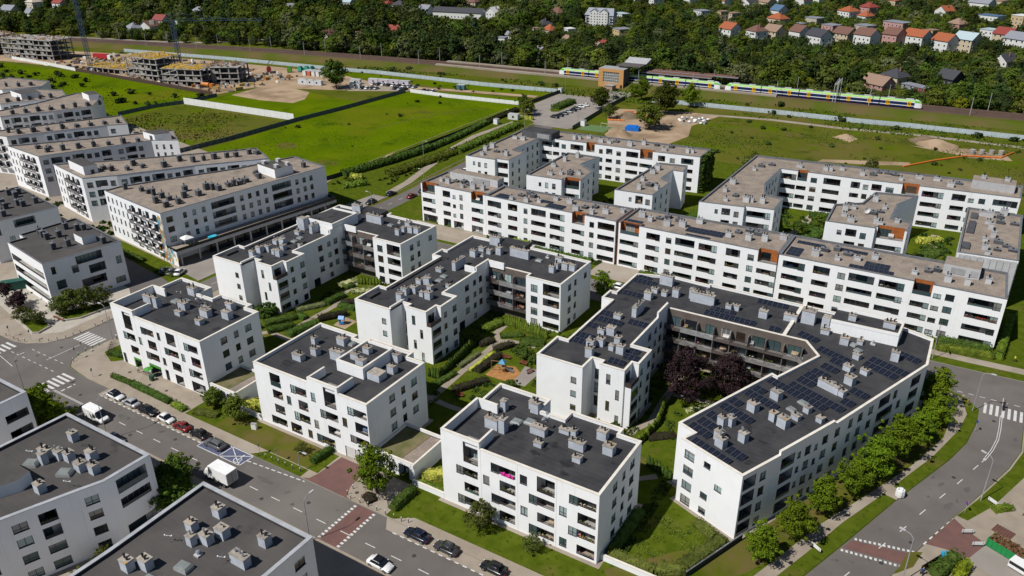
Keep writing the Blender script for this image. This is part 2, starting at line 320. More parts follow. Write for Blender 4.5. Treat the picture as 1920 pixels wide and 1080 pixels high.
sheet('south_verge',[(-152,65),(-60,65),(-60,56.4),(-152,56.4)],'paving',z1)
sheet('south_yard',[(-102,61),(-90,61),(-90,30),(-102,30)],'asphalt_pale',z2)
# courtyard paths
def ribbon(name,pts,w,mt,z,smooth=True):
    L=[];Rr=[]
    for i,p in enumerate(pts):
        a=Vector(pts[max(0,i-1)]);b=Vector(pts[min(len(pts)-1,i+1)]); d=(b-a).normalized(); n=Vector((-d.y,d.x))*w/2
        L.append((p[0]+n.x,p[1]+n.y));Rr.append((p[0]-n.x,p[1]-n.y))
    b=MB()
    for i in range(len(pts)-1): b.face([(*Rr[i],z),(*Rr[i+1],z),(*L[i+1],z),(*L[i],z)],mt)
    return struct(name,b)
for k,dx in enumerate((-45.9,0.0)):
    if k==1: ribbon('courtyard_path',[(-85.3,102.5),(-85.8,109.4),(-86.2,117.7),(-86.3,124.3),(-86.6,132.8),(-89.1,135.5),(-89.5,141.5)],1.5,'paving',z1); ribbon('courtyard_path',[(-86.5,132.5),(-84.5,134),(-78,134.6)],1.4,'paving',z2)
    else: ribbon('courtyard_path',[(-137,106),(-135.1,108.5),(-131.0,114.0),(-131.1,119.2),(-130.9,126.4),(-133.6,131.9),(-135.5,141)],1.5,'paving',z1); ribbon('courtyard_path',[(-134.5,108.8),(-128.7,108.5),(-112,108.5)],1.3,'paving',z2)
ribbon('courtyard_path',[(-47.5,110),(-46.3,117.6),(-44.7,121.4),(-45.2,127),(-46,142)],1.5,'paving',z1)
ribbon('courtyard_path',[(-44.6,132.4),(-41.2,132.8),(-37.3,133.3),(-29,133)],1.4,'paving',z2)
ribbon('gable_path',[(-124,107.0),(-104,107.4),(-81,105.6),(-60,106.5),(-40,104.5),(-37.5,106.8)],1.4,'paving',z3)
sheet('sandbox',[(-124.3,119.0),(-120.5,118.8),(-120.6,123.2),(-124.8,123.5)],'sand',z2)
sheet('playground_paving',[(-74.7,119.2),(-71.8,119.4),(-71.8,126.3),(-75.8,126.3)],'asphalt_pale',z2)
mat('orange_rubber',(0.38,0.185,0.06),0.9,col2=(0.29,0.14,0.05),scale=0.9,detail=8)
sheet('playground_surface',[(-81.3,119.0),(-74.9,119.1),(-75.1,123.4),(-77.5,125),(-81.4,123.8)],'orange_rubber',z2+0.002)
for gx in (-33,):
    sheet('garden_lawn',[(-36.8,85),(-26,86.5),(-21.4,98.4),(-32.8,103.2),(-34,107),(-36.8,107)],'lawn',z1)
ribbon('rear_court_path',[(-50,204),(-47.6,216),(-46,236),(-44.8,251)],2.4,'paving',z1)
ribbon('rear_court_path',[(-13,204),(-10.5,216),(-9.5,240),(-9.8,252)],2.4,'paving',z1)
ribbon('rear_court_path',[(-104.5,204),(-102.5,216),(-101,236),(-100,247)],2.0,'paving',z1)
# painted markings
wp='white_paint'
def dash_line(p,q,dl,gap,w,z,name='lane_marking',mt='white_paint',parent=None):
    p=Vector(p);q=Vector(q);d=(q-p).normalized();n=Vector((-d.y,d.x))*w/2;L=(q-p).length;b=MB();t=0
    while t<L:
        a=p+d*t;c=p+d*min(L,t+dl); b.face([(*(a-n),z),(*(c-n),z),(*(c+n),z),(*(a+n),z)],mt); t+=dl+gap
    return struct(name,b)
dash_line((-143,68.4),(-40,68.4),2.0,3.2,0.14,0.009)
for q in (-0.13,0.13): dash_line((-154.4,68.4+q),(-143.5,68.4+q),99,1,0.11,0.009)
dash_line((-144.4,72.2),(-113,72.2),0.75,0.75,0.22,0.009,'parking_marking')
dash_line((-68,72.4),(-38,72.4),0.75,0.75,0.22,0.009,'parking_marking')
sheet('parking_paving',[(-145.2,72.22),(-113.6,72.22),(-113.6,74.6),(-145.2,74.6)],'paving',0.0055)
sheet('parking_paving',[(-69.4,72.42),(-34,72.42),(-34,74.6),(-71,74.6)],'paving',0.0055)
dash_line((-102,73.0),(-89,74.2),0.9,0.5,0.2,0.009,'edge_marking')
dash_line((-152.8,68.9),(-152.8,72.0),0.9,0.5,0.35,0.009,'stop_line')
def zebra(c,d,n,bar,gap,length,z,name='crosswalk',mt='white_paint'):
    d=Vector(d).normalized(); nn=Vector((-d.y,d.x)); c=Vector(c)
    for i in range(n):
        b=MB(); a=c+d*i*(bar+gap)
        P=[a-nn*length/2,a+d*bar-nn*length/2,a+d*bar+nn*length/2,a+nn*length/2]
        b.poly([(p.x,p.y) for p in P],z,mt); struct('crosswalk_stripe',b)
zebra((-157.0,66.2),(0,1),7,0.55,0.55,4.2,0.013)
zebra((-171.6,85.2),(1,0),7,0.55,0.5,3.8,0.014)
zebra((-181.2,62.5),(0,1),11,0.55,0.6,3.8,0.013)
zebra((9.0,159.3),(1,0),7,0.5,0.52,4.0,0.018)
zebra((-179.5,309.5),(1,0),8,0.6,0.6,5.5,0.018)
for (x,n0) in ((-77.3,12),(-73.3,12)):
    zebra((x,65.5),(0,1),12,0.4,0.35,0.55,0.012)
for t in (0,1):
    P=Vector((-6.75,105.2)) if t==0 else Vector((-5.4,108.7)); Q=Vector((2.1,106.3)) if t==0 else Vector((3.1,110.5))
    dd=(Q-P).normalized(); zebra(P,dd,13,0.36,0.32,0.5,0.02)
cl=[(-5,100.3),(-1.5,109.4),(0.7,115),(2.8,120.8),(5.1,126.8),(7.2,132.3),(9.2,138),(10.3,141)]
for i in range(len(cl)):
    a=Vector(cl[i]); d=(Vector(cl[min(i+1,len(cl)-1)])-Vector(cl[max(i-1,0)])).normalized()
    dash_line(a-d*0.95,a+d*0.95,9,1,0.14,0.0165)
for q in (-0.17,0.17):
    pts=[(10.3,141),(11.3,145),(11.95,149),(12.1,153),(12.1,158)]
    ribbon('lane_marking',[(x+q,y) for x,y in pts],0.11,'white_paint',0.0165)
dash_line((12.1+0.0,161.6),(12.1,165),99,1,0.12,0.0165)
dash_line((-60,167.3),(1,167.9),2,3.2,0.13,0.009); dash_line((21,168.4),(60,169.3),2,3.2,0.13,0.009)
dash_line((2,163.2),(21,163.3),1.0,1.0,0.16,0.0165)
dash_line((-168,92),(-167.2,200),2,3.5,0.14,0.013)
dash_line((-167.6,74.5),(-167.6,82.5),99,1,0.13,0.013)
dash_line((-205,68.3),(-182,68.3),99,1,0.13,0.009)
dash_line((-178.4,70.3),(-171.4,69.2),99,1,0.13,0.013)
for k in range(5):
    y=77+0*k
dash_line((-178,72.6),(-160.5,72.6),1.0,1.2,0.16,0.013); dash_line((-175,75.6),(-162,75.6),1.0,1.2,0.14,0.013)
dash_line((3.9,113.0),(7.2,121.6),0.9,0.9,0.25,0.0165,'edge_marking')
# disabled parking bay: blue ground, white outline, cross and wheelchair mark
sheet('disabled_bay',[(-113.4,71.2),(-102.2,71.3),(-102.0,74.5),(-113.4,74.5)],'blue_paint',0.009)
for a,b_ in (((-113.4,71.25),(-102.2,71.35)),((-113.3,74.45),(-102,74.5)),((-113.4,71.2),(-113.3,74.5)),((-102.2,71.3),(-102,74.55)),((-107.6,71.2),(-107.5,74.5)),((-107.6,71.2),(-102,74.5)),((-107.6,74.5),(-102.2,71.3))):
    dash_line(a,b_,99,1,0.16,0.013,'bay_marking')
wm=MB()
cx,cy=-103.7,72.3
WS=1.5
for i in range(14):
    a0=math.pi*(0.9+1.2*i/14);a1=math.pi*(0.9+1.2*(i+1)/14)
    wm.face([(cx+WS*r*math.cos(a),cy+WS*r*math.sin(a),0.0175) for r,a in((0.42,a0),(0.42,a1),(0.54,a1),(0.54,a0))],wp)
for (x0,y0,x1,y1) in ((-0.05,0.0,0.08,0.75),(-0.05,0.3,0.45,0.42),(0.35,-0.25,0.47,0.4),(0.35,-0.35,0.7,-0.23)):
    wm.face([(cx+WS*x0,cy+WS*y0,0.0175),(cx+WS*x1,cy+WS*y0,0.0175),(cx+WS*x1,cy+WS*y1,0.0175),(cx+WS*x0,cy+WS*y1,0.0175)],wp)
wm.face([(cx+WS*0.02+WS*0.14*math.cos(2*math.pi*i/10),cy+WS*0.92+WS*0.14*math.sin(2*math.pi*i/10),0.0175) for i in range(10)],wp)
struct('wheelchair_marking',wm)
# station approach
sheet('station_square',[(-199,340),(-199.5,367),(-181,368),(-180,386),(-166,388),(-165,372),(-164.5,350),(-160,312),(-162,306),(-182,306),(-184,312)],'asphalt_pale',0.02)
block('station_island',[(-186.5,334),(-183.5,330.5),(-180.8,332),(-181,352),(-184.5,356),(-188,352)],'lawn')
ribbon('west_footpath',[(-174.5,200),(-176,212),(-188,258),(-190.5,276),(-188.3,305)],3.0,'paving',0.135)
# meadows and building land
sheet('field_grass',[(-275.6,190),(-199.6,190),(-199.8,334),(-273,331),(-273.8,284)],'meadow',0.0)
sheet('field_grass',[(-351,195),(-277,192),(-275.5,256.8),(-351.4,254.3)],'meadow_olive',-0.004)
sheet('field_grass',[(-600,180),(-358,190),(-352,253),(-350,273),(-380,276),(-470,279),(-600,268)],'meadow',-0.008)
sheet('field_grass',[(-350,258),(-277,259),(-273,300),(-320,306),(-349,300)],'meadow',-0.004)
sheet('field_grass',[(-345,346),(-260,350),(-201,357),(-201,368),(-280,362),(-345,357)],'meadow',0.0)
sheet('field_grass',[(-266,333.5),(-204,337),(-204,348),(-250,342)],'meadow',0.0)
sheet('building_site_ground',[(-620,268),(-516,282),(-417,277.5),(-356,275.6),(-351,300),(-303,318),(-295,340),(-345,352),(-430,345),(-520,330),(-640,300)],'sand',0.004)
sheet('sand_patch',[(-347,280),(-349,300),(-335,309),(-316,305.5),(-306,292),(-305,282.7),(-325,279)],'sand',0.008)
ribbon('gravel_track',[(-306,322),(-299,338),(-275,341),(-245,348.5),(-206,355)],5.0,'sand',0.008)
sheet('car_park',[(-312,325),(-300,318),(-272,333),(-272,345),(-306,346)],'paving',0.006)
sheet('east_field',[(-118,296),(60,300),(60,370),(8.9,369),(-31,369),(-59,365),(-92,365),(-117,361),(-122,338)],'meadow_olive',0.0)
sheet('dirt_yard',[(-159,340),(-158,352),(-128,362),(-112,362),(-117,338),(-112,321),(-116,300),(-134,296),(-142,306)],'sand',0.004)
ribbon('dirt_track',[(-121,338),(-117.8,361),(-90,366.4),(-59,366.5),(-31,370.5),(9,370.8),(60,372)],3.4,'paving',0.008)
sheet('dirt_patch',[(-57,311),(-40,316),(-26,323),(-27,327),(-42,321),(-56,315)],'sand',0.006)
sheet('dirt_patch',[(-30,352),(-10,358),(4,354),(6,348),(-8,345),(-13,347)],'sand',0.006)
sheet('dirt_patch',[(-60,350),(-54,357),(-50,352),(-52,345)],'sand',0.006)
sheet('sports_court',[(-158.5,308),(-158,318),(-146,319),(-146,308.5)],plain((0.10,0.17,0.06),0.9),0.01)
ribbon('trodden_path',[(-203,172),(-204.5,180),(-199.5,190),(-202,199),(-203.5,206),(-199,214),(-205,240)],1.3,'sand',0.14)
# railway: embankment with two tracks
RZ=2.4
em=MB()
RT_TAB=[(-900,270),(-700,315),(-571,345),(-425,376),(-365,386),(-250,399),(-96,407),(0,412.5),(300,428)]
def rail_v(u):
    for (a,va),(b,vb) in zip(RT_TAB[:-1],RT_TAB[1:]):
        if u<=b: return va+(vb-va)*(u-a)/(b-a)
    return RT_TAB[-1][1]
us=[-900,-700,-571,-500,-425,-395,-365,-330,-296,-250,-170,-130,-96,-60,-30,0,60,140,300]
prof=[(-13,-0.02,'slope_grass'),(-7.5,RZ-0.4,'slope_grass'),(-4.5,RZ,'ballast'),(9.5,RZ,'ballast'),(12.5,RZ-0.4,'slope_grass'),(17,-0.02,'slope_grass')]
for a,b_ in zip(us[:-1],us[1:]):
    for p,q in zip(prof[:-1],prof[1:]):
        em.face([(a,rail_v(a)+p[0],p[1]),(b_,rail_v(b_)+p[0],p[1]),(b_,rail_v(b_)+q[0],q[1]),(a,rail_v(a)+q[0],q[1])],p[2] if p[2]!='ballast' else 'ballast')
struct('railway_embankment',em)
mat('rail_steel',(0.16,0.11,0.085),0.5,metal=0.5)
for off in (-0.7,0.75,4.3,5.75):
    rl=MB()
    for a,b_ in zip(us[:-1],us[1:]):
        P=[(a,rail_v(a)+off-0.08),(b_,rail_v(b_)+off-0.08),(b_,rail_v(b_)+off+0.08),(a,rail_v(a)+off+0.08)]
        rl.prism(P,RZ,RZ+0.18,'rail_steel')
    struct('rail',rl)
# platforms either side of the tracks
for off,w in ((-4.2,2.6),(7.2,2.6)):
    pl=MB(); A=(-296,rail_v(-296)+off);B=(-98,rail_v(-98)+off)
    pl.prism([A,B,(B[0],B[1]+w),(A[0],A[1]+w)],RZ-0.3,RZ+0.75,'paving'); struct('station_platform',pl)

# manhole covers and asphalt repairs
rr=random.Random(55)
mat('asphalt_patch',(0.108,0.099,0.092),0.9,var=0.2,scale=0.8); mat('cast_iron',(0.05,0.048,0.047),0.6,var=0.2,scale=3)
for (x,y,z) in ((-148,70.2,0.0125),(-127,66.9,0.0125),(-118.5,70.4,0.0125),(-92,67.2,0.0125),(-84.5,70.6,0.0125),(-62,70.2,0.0125),(-53,66.8,0.0125),(-170,79.5,0.0165),(-166,97,0.0165),(-173,70.8,0.0125),(2.2,112.4,0.0205),(6.2,133.0,0.0205),(11.0,155.2,0.0205),(-1.0,105.5,0.0245),(-79.2,76.6,z3),(-147,80.8,z3),(-139,79.8,z3),(-134,80.2,z3)):
    m=MB(); m.poly([(x+0.36*math.cos(2*math.pi*i/14),y+0.36*math.sin(2*math.pi*i/14)) for i in range(14)],z,'cast_iron'); struct('manhole_cover',m)
for (x,y,w,l,a,z) in ((-133,69.9,5,1.6,0.0,0.0122),(-108,66.6,3.2,2.2,0.1,0.0122),(-95,70.9,6,1.3,0.0,0.0122),(-56,67.0,4,1.5,0.0,0.0122),(6.2,124.5,3.4,1.4,1.2,0.0202),(8.4,130.6,2.2,1.2,1.2,0.0202),(4.5,129.8,2.0,1.0,1.15,0.0202),(-168.6,104,3,1.8,1.5,0.0162),(-175,66.5,5,2,0.1,0.0122)):
    m=MB(); c,s_=math.cos(a),math.sin(a); P=[(w/2*math.cos(2*math.pi*k/11)*rr.uniform(.55,1.0),l/2*math.sin(2*math.pi*k/11)*rr.uniform(.55,1.0)) for k in range(11)]; m.poly([(x+px*c-py*s_,y+px*s_+py*c) for px,py in P],z,'asphalt_patch'); struct('asphalt_repair',m)

rq=random.Random(66)
for i,(x,y,r) in enumerate(((-92,330,9),(-75,345,7),(-60,334,8),(-40,345,6),(-100,352,6),(-36,330,5),(15,330,9),(-84,318,6),(10,318,6),(-235,300,6),(-250,225,7),(-218,215,6),(-310,225,8),(-300,238,6),(-420,235,9),(-470,250,8),(-390,215,8))):
    m=MB(); m.poly([(x+r*math.cos(2*math.pi*k/13)*rq.uniform(.5,1.2),y+0.55*r*math.sin(2*math.pi*k/13)*rq.uniform(.5,1.2)) for k in range(13)],0.003+0.0002*i,'lawn_dry' if i%3 else 'meadow_olive'); struct('grass_patch',m)
for off in (-0.9,0.9): ribbon('wheel_track',[(-236+off,262),(-233+off,285),(-225+off,305),(-214+off,322)],0.5,'lawn_dry',0.0075)
# ---------------------------------------------------------------- building kit
FRAME=0.07
def win_mesh(w,h,wallm,glass,kind):
    """x along the wall, y inwards, z up; includes the reveal"""
    def mk():
        b=MB(); d=0.20
        b.face([(0,0,0),(0,d,0),(w,d,0),(w,0,0)],wallm); b.face([(0,0,h),(w,0,h),(w,d,h),(0,d,h)],wallm)
        b.face([(0,0,0),(0,0,h),(0,d,h),(0,d,0)],wallm); b.face([(w,0,0),(w,d,0),(w,d,h),(w,0,h)],wallm)
        f='anthracite'; y0,y1=0.10,0.17
        b.box(0,y0,0,w,y1,FRAME,f); b.box(0,y0,h-FRAME,w,y1,h,f); b.box(0,y0,FRAME,FRAME,y1,h-FRAME,f); b.box(w-FRAME,y0,FRAME,w,y1,h-FRAME,f)
        if w>1.25: x=w*(0.5 if kind%2 else 0.36); b.box(x-0.04,y0,FRAME,x+0.04,y1,h-FRAME,f)
        if h>1.3 and kind%3!=2: z=h*0.3; b.box(FRAME,y0,z-0.03,w-FRAME,y1,z+0.03,f)
        b.box(-0.05,-0.05,-0.05,w+0.05,0.08,0.005,'anthracite')
        return b.mesh('window')
    return cached(('w',w,h,wallm,kind),mk)
def pane_mesh(w,h,glass,bl=0.0):
    def mk():
        b=MB(); zb=h*(1-bl)
        b.face([(0,0.15,0),(w,0.15,0),(w,0.15,zb),(0,0.15,zb)],glass)
        if bl>0: b.face([(0,0.15,zb),(w,0.15,zb),(w,0.15,h),(0,0.15,h)],'glass_curtain')
        return b.mesh('pane')
    return cached(('p',w,h,glass,bl),mk)
GLASSES=['glass_dark','glass_dark','glass_teal','glass_teal','glass_curtain','glass_warm','glass_dark','glass_pale']
WGLASS=['glass_dark','glass_dark','glass_teal','glass_teal','glass_pale','glass_pale','glass_curtain','glass_warm']
def log_mesh(w,h,depth,sill,inner,wallm):
    """loggia recess: floor lies 'sill' below the opening"""
    def mk():
        b=MB(); t=0.22; z0=-sill
        b.face([(0,0,0),(0,t,0),(w,t,0),(w,0,0)],wallm)                     # top of the parapet
        if sill>0.05: b.face([(0,t,0),(0,t,z0),(w,t,z0),(w,t,0)],inner)
        b.face([(0,t if sill>0.05 else 0,z0),(0,depth,z0),(w,depth,z0),(w,t if sill>0.05 else 0,z0)],'grey_slab')
        b.face([(0,0,h),(w,0,h),(w,depth,h),(0,depth,h)],inner)
        b.face([(0,0,0),(0,0,h),(0,depth,h),(0,depth,z0),(0,t,z0),(0,t,0)],inner)
        b.face([(w,0,0),(w,t,0),(w,t,z0),(w,depth,z0),(w,depth,h),(w,0,h)],inner)
        b.face([(0,depth,z0),(0,depth,h),(w,depth,h),(w,depth,z0)],inner)
        f='anthracite'
        for (x0,z,x1,zz) in ((0,0,w,0.05),(0,h-0.05,w,h),(0,0,0.05,h),(w-0.05,0,w,h)):
            b.box(x0,0.06,z,x1,0.12,zz,f)
        return b.mesh('balcony')
    return cached(('l',w,h,depth,sill,inner,wallm),mk)
def door_mesh(w,h,glass):
    def mk():
        b=MB(); n=max(1,int(round(w/1.1)))
        b.face([(0,0,0),(w,0,0),(w,0,h),(0,0,h)],glass)
        for i in range(n+1):
            x=min(w-0.06,max(0,i*w/n-0.03)); b.box(x,-0.05,0,x+0.06,0.0,h,'anthracite' if glass!='glass_curtain' else 'white_frame')
        b.box(0,-0.05,h-0.06,w,-0.001,h,'anthracite')
        return b.mesh('glass_door')
    return cached(('d',w,h,glass),mk)
def rail_mesh(w,h,style):
    def mk():
        b=MB()
        if style=='glass': b.box(0.05,0.07,0.02,w-0.05,0.085,h,'glass_teal')
        else:
            n=max(3,int(w/0.17))
            for i in range(n):
                x=0.06+(w-0.16)*i/(n-1); b.box(x,0.07,0.0,x+0.035,0.1,h-0.05,'brown_rail',bottom=False)
        b.box(0.05,0.05,h-0.05,w-0.05,0.11,h,'brown_rail')
        return b.mesh('railing')
    return cached(('r',w,h,style),mk)
def planter_mesh(w,col,k):
    def mk():
        rr=random.Random(k*7+3); b=MB(); b.box(0,0,0,w,0.22,0.2,'brown_rail')
        for i in range(int(w*7)):
            x=rr.uniform(0.05,w-0.05); y=rr.uniform(0,0.25); z=0.2+rr.uniform(0,0.3); s=rr.uniform(0.08,0.16)
            b.ball((x,y,z),s,col if rr.random()<0.55 else 'hedge_green',5,3)
        return b.mesh('flower_box')
    return cached(('pl',w,col,k),mk)
PCOLS=[plain((0.45,0.04,0.05),0.8),plain((0.48,0.12,0.28),0.8),plain((0.50,0.34,0.05),0.8),'hedge_green','hedge_green',plain((0.5,0.48,0.45),0.8)]
SCOLS=[plain((0.6,0.58,0.54),0.8),plain((0.30,0.20,0.12),0.8),plain((0.12,0.16,0.26),0.8),plain((0.35,0.35,0.36),0.8),plain((0.42,0.33,0.22),0.8)]
def screen_mesh(w,h,mt):
    def mk():
        b=MB(); b.box(0,0,0.35,w,0.55,0.75,mt); b.box(0,0.45,0.75,w,0.55,0.75+h*0.4,mt)
        for x in (0.03,w-0.08):
            for y in (0.03,0.47): b.box(x,y,0,x+0.05,y+0.05,0.35,mt)
        return b.mesh('built_in_bench')
    return cached(('scr',w,h,mt),mk)
def open_mesh(w,h,depth,wallm):
    def mk():
        b=MB(); i_='wood_panel'; t=0.12
        b.face([(0,0,0),(0,depth,0),(w,depth,0),(w,0,0)],'grey_slab')
        b.face([(0,0,0),(0,0,h),(0,depth,h),(0,depth,0)],i_); b.face([(w,0,0),(w,depth,0),(w,depth,h),(w,0,h)],i_); b.face([(0,depth,0),(0,depth,h),(w,depth,h),(w,depth,0)],i_)
        b.box(-t,0.42,h-0.5,-0.002,depth+t,h+0.02,'grey_coping'); b.box(w+0.002,0.42,h-0.5,w+t,depth+t,h+0.02,'grey_coping'); b.box(0.0,depth+0.004,h-0.5,w,depth+t,h+0.02,'grey_coping')
        return b.mesh('balcony')
    return cached(('om',w,h,depth,wallm),mk)
class Bld:
    def __init__(s,name,label,cat,poly,H=12.6,roof=12.1,wall='white_render',coping='cream_coping',roofm='bitumen',tops=None,group=None,thick=0.38,z0=0.0,seed=1,cw=None):
        s.poly=[Vector(p) for p in poly]; s.H=H; s.roof=roof; s.wall=wall; s.rnd=random.Random(seed)
        c=sum(s.poly,Vector((0,0)))/len(poly); s.off=(c.x,c.y,0.0)
        s.root=thing(name,label,cat,(c.x,c.y,0),0,group); s.z0=z0
        s.fac={}; s.tops=tops or {}; s.cop=coping; s.roofm=roofm; s.thick=thick; s.cw=cw or thick; s.emat={}
    def top(s,i): return s.tops.get(i,s.H)
    def edge(s,i):
        a=s.poly[i]; b=s.poly[(i+1)%len(s.poly)]; d=(b-a); L=d.length; d=d/L
        return a,b,d,L,math.atan2(d.y,d.x)
    def open(s,i,ops): s.fac.setdefault(i,[]).extend(ops)
    def finish(s):
        n=len(s.poly); mb=MB(); cp=MB(); ins=inset([tuple(p) for p in s.poly],s.thick); out_=inset([tuple(p) for p in s.poly],-0.04); ins2=inset([tuple(p) for p in s.poly],s.thick+0.03)
        for i in range(n):
            a,b,d,L,ang=s.edge(i); T=s.top(i); j=(i+1)%n
            ops=[o for o in s.fac.get(i,[])]
            xs=sorted(set([0.0,L]+[round(o[1],3) for o in ops]+[round(o[1]+o[3],3) for o in ops])); zs=sorted(set([s.z0-0.05,T]+[round(o[2],3) for o in ops]+[round(o[2]+o[4],3) for o in ops]))
            xs=[x for x in xs if -1e-6<=x<=L+1e-6]; zs=[z for z in zs if s.z0-0.06<=z<=T+1e-6]
            for zi in range(len(zs)-1):
                run=None
                for xi in range(len(xs)-1):
                    mx=(xs[xi]+xs[xi+1])/2; mz=(zs[zi]+zs[zi+1])/2
                    hole=any(o[1]<mx<o[1]+o[3] and o[2]<mz<o[2]+o[4] for o in ops)
                    if not hole and run is None: run=xs[xi]
                    if (hole or xi==len(xs)-2) and run is not None:
                        xe=xs[xi] if hole else xs[xi+1]
                        p=a+d*run; q=a+d*xe
                        mb.face([(p.x,p.y,zs[zi]),(q.x,q.y,zs[zi]),(q.x,q.y,zs[zi+1]),(p.x,p.y,zs[zi+1])],s.emat.get(i,s.wall)); run=None
            gaps=sorted((o[1],o[1]+o[3]) for o in ops if o[0]=='O')
            if gaps:
                segs=[];t0=0.0
                for g0,g1 in gaps: segs.append((t0,g0)); t0=g1
                segs.append((t0,L)); nrm=Vector((-d.y,d.x)); z=T+0.06; im='bitumen' if s.roofm!='gravel_roof' else 'grey_coping'
                for s0,s1 in segs:
                    if s1-s0<0.05: continue
                    def pt(sv,off,arr,k): 
                        if sv<1e-6: return Vector(arr[i])
                        if sv>L-1e-6: return Vector(arr[j])
                        return a+d*sv+nrm*off
                    oa_,ob_=pt(s0,-0.04,out_,0),pt(s1,-0.04,out_,1); ka_,kb_=pt(s0,s.thick+0.03,ins2,0),pt(s1,s.thick+0.03,ins2,1); ia_,ib_=pt(s0,s.thick,ins,0),pt(s1,s.thick,ins,1)
                    mb.face([(ib_.x,ib_.y,s.roof),(ia_.x,ia_.y,s.roof),(ia_.x,ia_.y,T),(ib_.x,ib_.y,T)],im)
                    cp.face([(*oa_,z),(*ob_,z),(*kb_,z),(*ka_,z)],s.cop); cp.face([(*oa_,T-0.05),(*ob_,T-0.05),(*ob_,z),(*oa_,z)],s.cop); cp.face([(*kb_,T-0.05),(*ka_,T-0.05),(*ka_,z),(*kb_,z)],s.cop)
                continue
            ia,ib=Vector(ins[i]),Vector(ins[j])
            mb.face([(ib.x,ib.y,s.roof),(ia.x,ia.y,s.roof),(ia.x,ia.y,T),(ib.x,ib.y,T)],s.wall if s.cop in('cream_coping',) else 'bitumen' if s.roofm!='gravel_roof' else 'grey_coping')
            oa,ob,ka,kb=out_[i],out_[j],ins2[i],ins2[j]
            z=T+0.06
            cp.face([(*oa,z),(*ob,z),(*kb,z),(*ka,z)],s.cop); cp.face([(*oa,T-0.05),(*ob,T-0.05),(*ob,z),(*oa,z)],s.cop); cp.face([(*kb,T-0.05),(*ka,T-0.05),(*ka,z),(*kb,z)],s.cop)
            Tn=s.top(j)
            if abs(Tn-T)>0.01:
                lo,hi=min(T,Tn),max(T,Tn); P,Q=s.poly[j],Vector(ins[j])
                mb.face([(P.x,P.y,lo-0.1),(Q.x,Q.y,lo-0.1),(Q.x,Q.y,hi),(P.x,P.y,hi)],s.wall)
                cp.face([(*out_[j],hi-0.05),(*ins2[j],hi-0.05),(*ins2[j],hi+0.06),(*out_[j],hi+0.06)],s.cop)
        mb.build('wall',s.root,s.off); cp.build('parapet_coping',s.root,s.off)
        r=MB(); rp=[]; hp=inset([tuple(p) for p in s.poly],s.thick*0.5)
        for i in range(n):
            rp.append(hp[i]); a,b,d,L,ang=s.edge(i); nrm=Vector((-d.y,d.x))
            for g0,g1 in sorted((o[1],o[1]+o[3]) for o in s.fac.get(i,[]) if o[0]=='O'):
                g0,g1=max(g0,0.25)-0.04,min(g1,L-0.25)+0.04
                for sv,off in ((g0,s.thick*0.5),(g0,1.78),(g1,1.78),(g1,s.thick*0.5)): q=a+d*sv+nrm*off; rp.append((q.x,q.y))
        r.poly(rp,s.roof,s.roofm); s.roofo=r.build('roof',s.root,s.off)
        for i in s.fac:
            a,b,d,L,ang=s.edge(i)
            for o in s.fac[i]: s.opening(o,a+d*o[1],ang)
        return s
    def child(s,name,me,p,ang,z=0.0,parent=None,scale=None):
        return link(name,me,parent or s.root,(p[0]-s.off[0],p[1]-s.off[1],z),ang,scale)
    def opening(s,o,p,ang):
        ty,_,z,w,h=o[:5]; rr=s.rnd; d=Vector((math.cos(ang),math.sin(ang))); w=round(w,2);h=round(h,2)
        if ty=='W':
            wo=s.child('window',win_mesh(w,h,s.wall,None,rr.randrange(6)),p,ang,z); link('pane',pane_mesh(w,h,rr.choice(WGLASS),rr.choice((0,0,0,0,0.35,0.6))),wo)
        elif ty in 'BTLOS' and ty!='D':
            wl=0
            if ty=='L' and w>3.0:
                wl=round(min(1.5,w*0.32),2)
                side=o[5] if len(o)>5 else 0
                pw=p if side==0 else p+d*(w-wl)
                wo=s.child('window',win_mesh(wl,h,s.wall,None,rr.randrange(6)),pw,ang,z); link('pane',pane_mesh(wl,h,rr.choice(('glass_pale','glass_pale','glass_teal','glass_curtain','glass_dark'))),wo)
                if side==0: p=p+d*wl
                w=round(w-wl,2)
            tall=h>2.4
            sill=0.0 if (tall or ty in('T','O','S')) else 0.75 if h<2.1 else 0.3
            depth=1.7 if ty!='S' else 1.2
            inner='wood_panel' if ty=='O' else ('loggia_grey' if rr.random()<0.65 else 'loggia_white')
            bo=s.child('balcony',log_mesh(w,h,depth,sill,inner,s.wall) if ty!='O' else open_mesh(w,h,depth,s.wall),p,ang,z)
            dw=round(w*rr.choice((0.45,0.6,0.8)),1); dh=round(min(2.15,h+sill-0.25),2); x0=rr.uniform(0.1,max(0.11,w-dw-0.1))
            link('glass_door',door_mesh(dw,dh,rr.choice(GLASSES)),bo,(x0,depth-0.02,-sill+0.02))
            if ty!='S':
                rh=1.0 if sill<0.1 else round(min(0.5,h*0.35),2)
                link('railing',rail_mesh(w,rh,'bars' if rr.random()<0.8 else 'glass'),bo)
                q=rr.random()
                if q<0.42 and w>1.5: link('planter',planter_mesh(round(min(w-0.4,rr.choice((1.0,1.6,2.2))),1),rr.choice(PCOLS),rr.randrange(4)),bo,(rr.uniform(0.1,0.3),0.16,0.02))
                elif q<0.62 and w>1.6: link('built_in_bench',screen_mesh(rr.choice((0.9,1.3)),round(min(1.2,h*0.7),1),rr.choice(SCOLS)),bo,(rr.uniform(0.2,max(0.21,w-1.5)),0.9,-sill))
        elif ty in('D','G'):
            wo=s.child('door' if ty=='D' else 'garage_door',win_mesh(w,h,s.wall,None,5),p,ang,z)
            link('pane' if ty=='D' else 'door_panel',pane_mesh(w,h,'glass_dark' if ty=='D' else 'loggia_white'),wo)
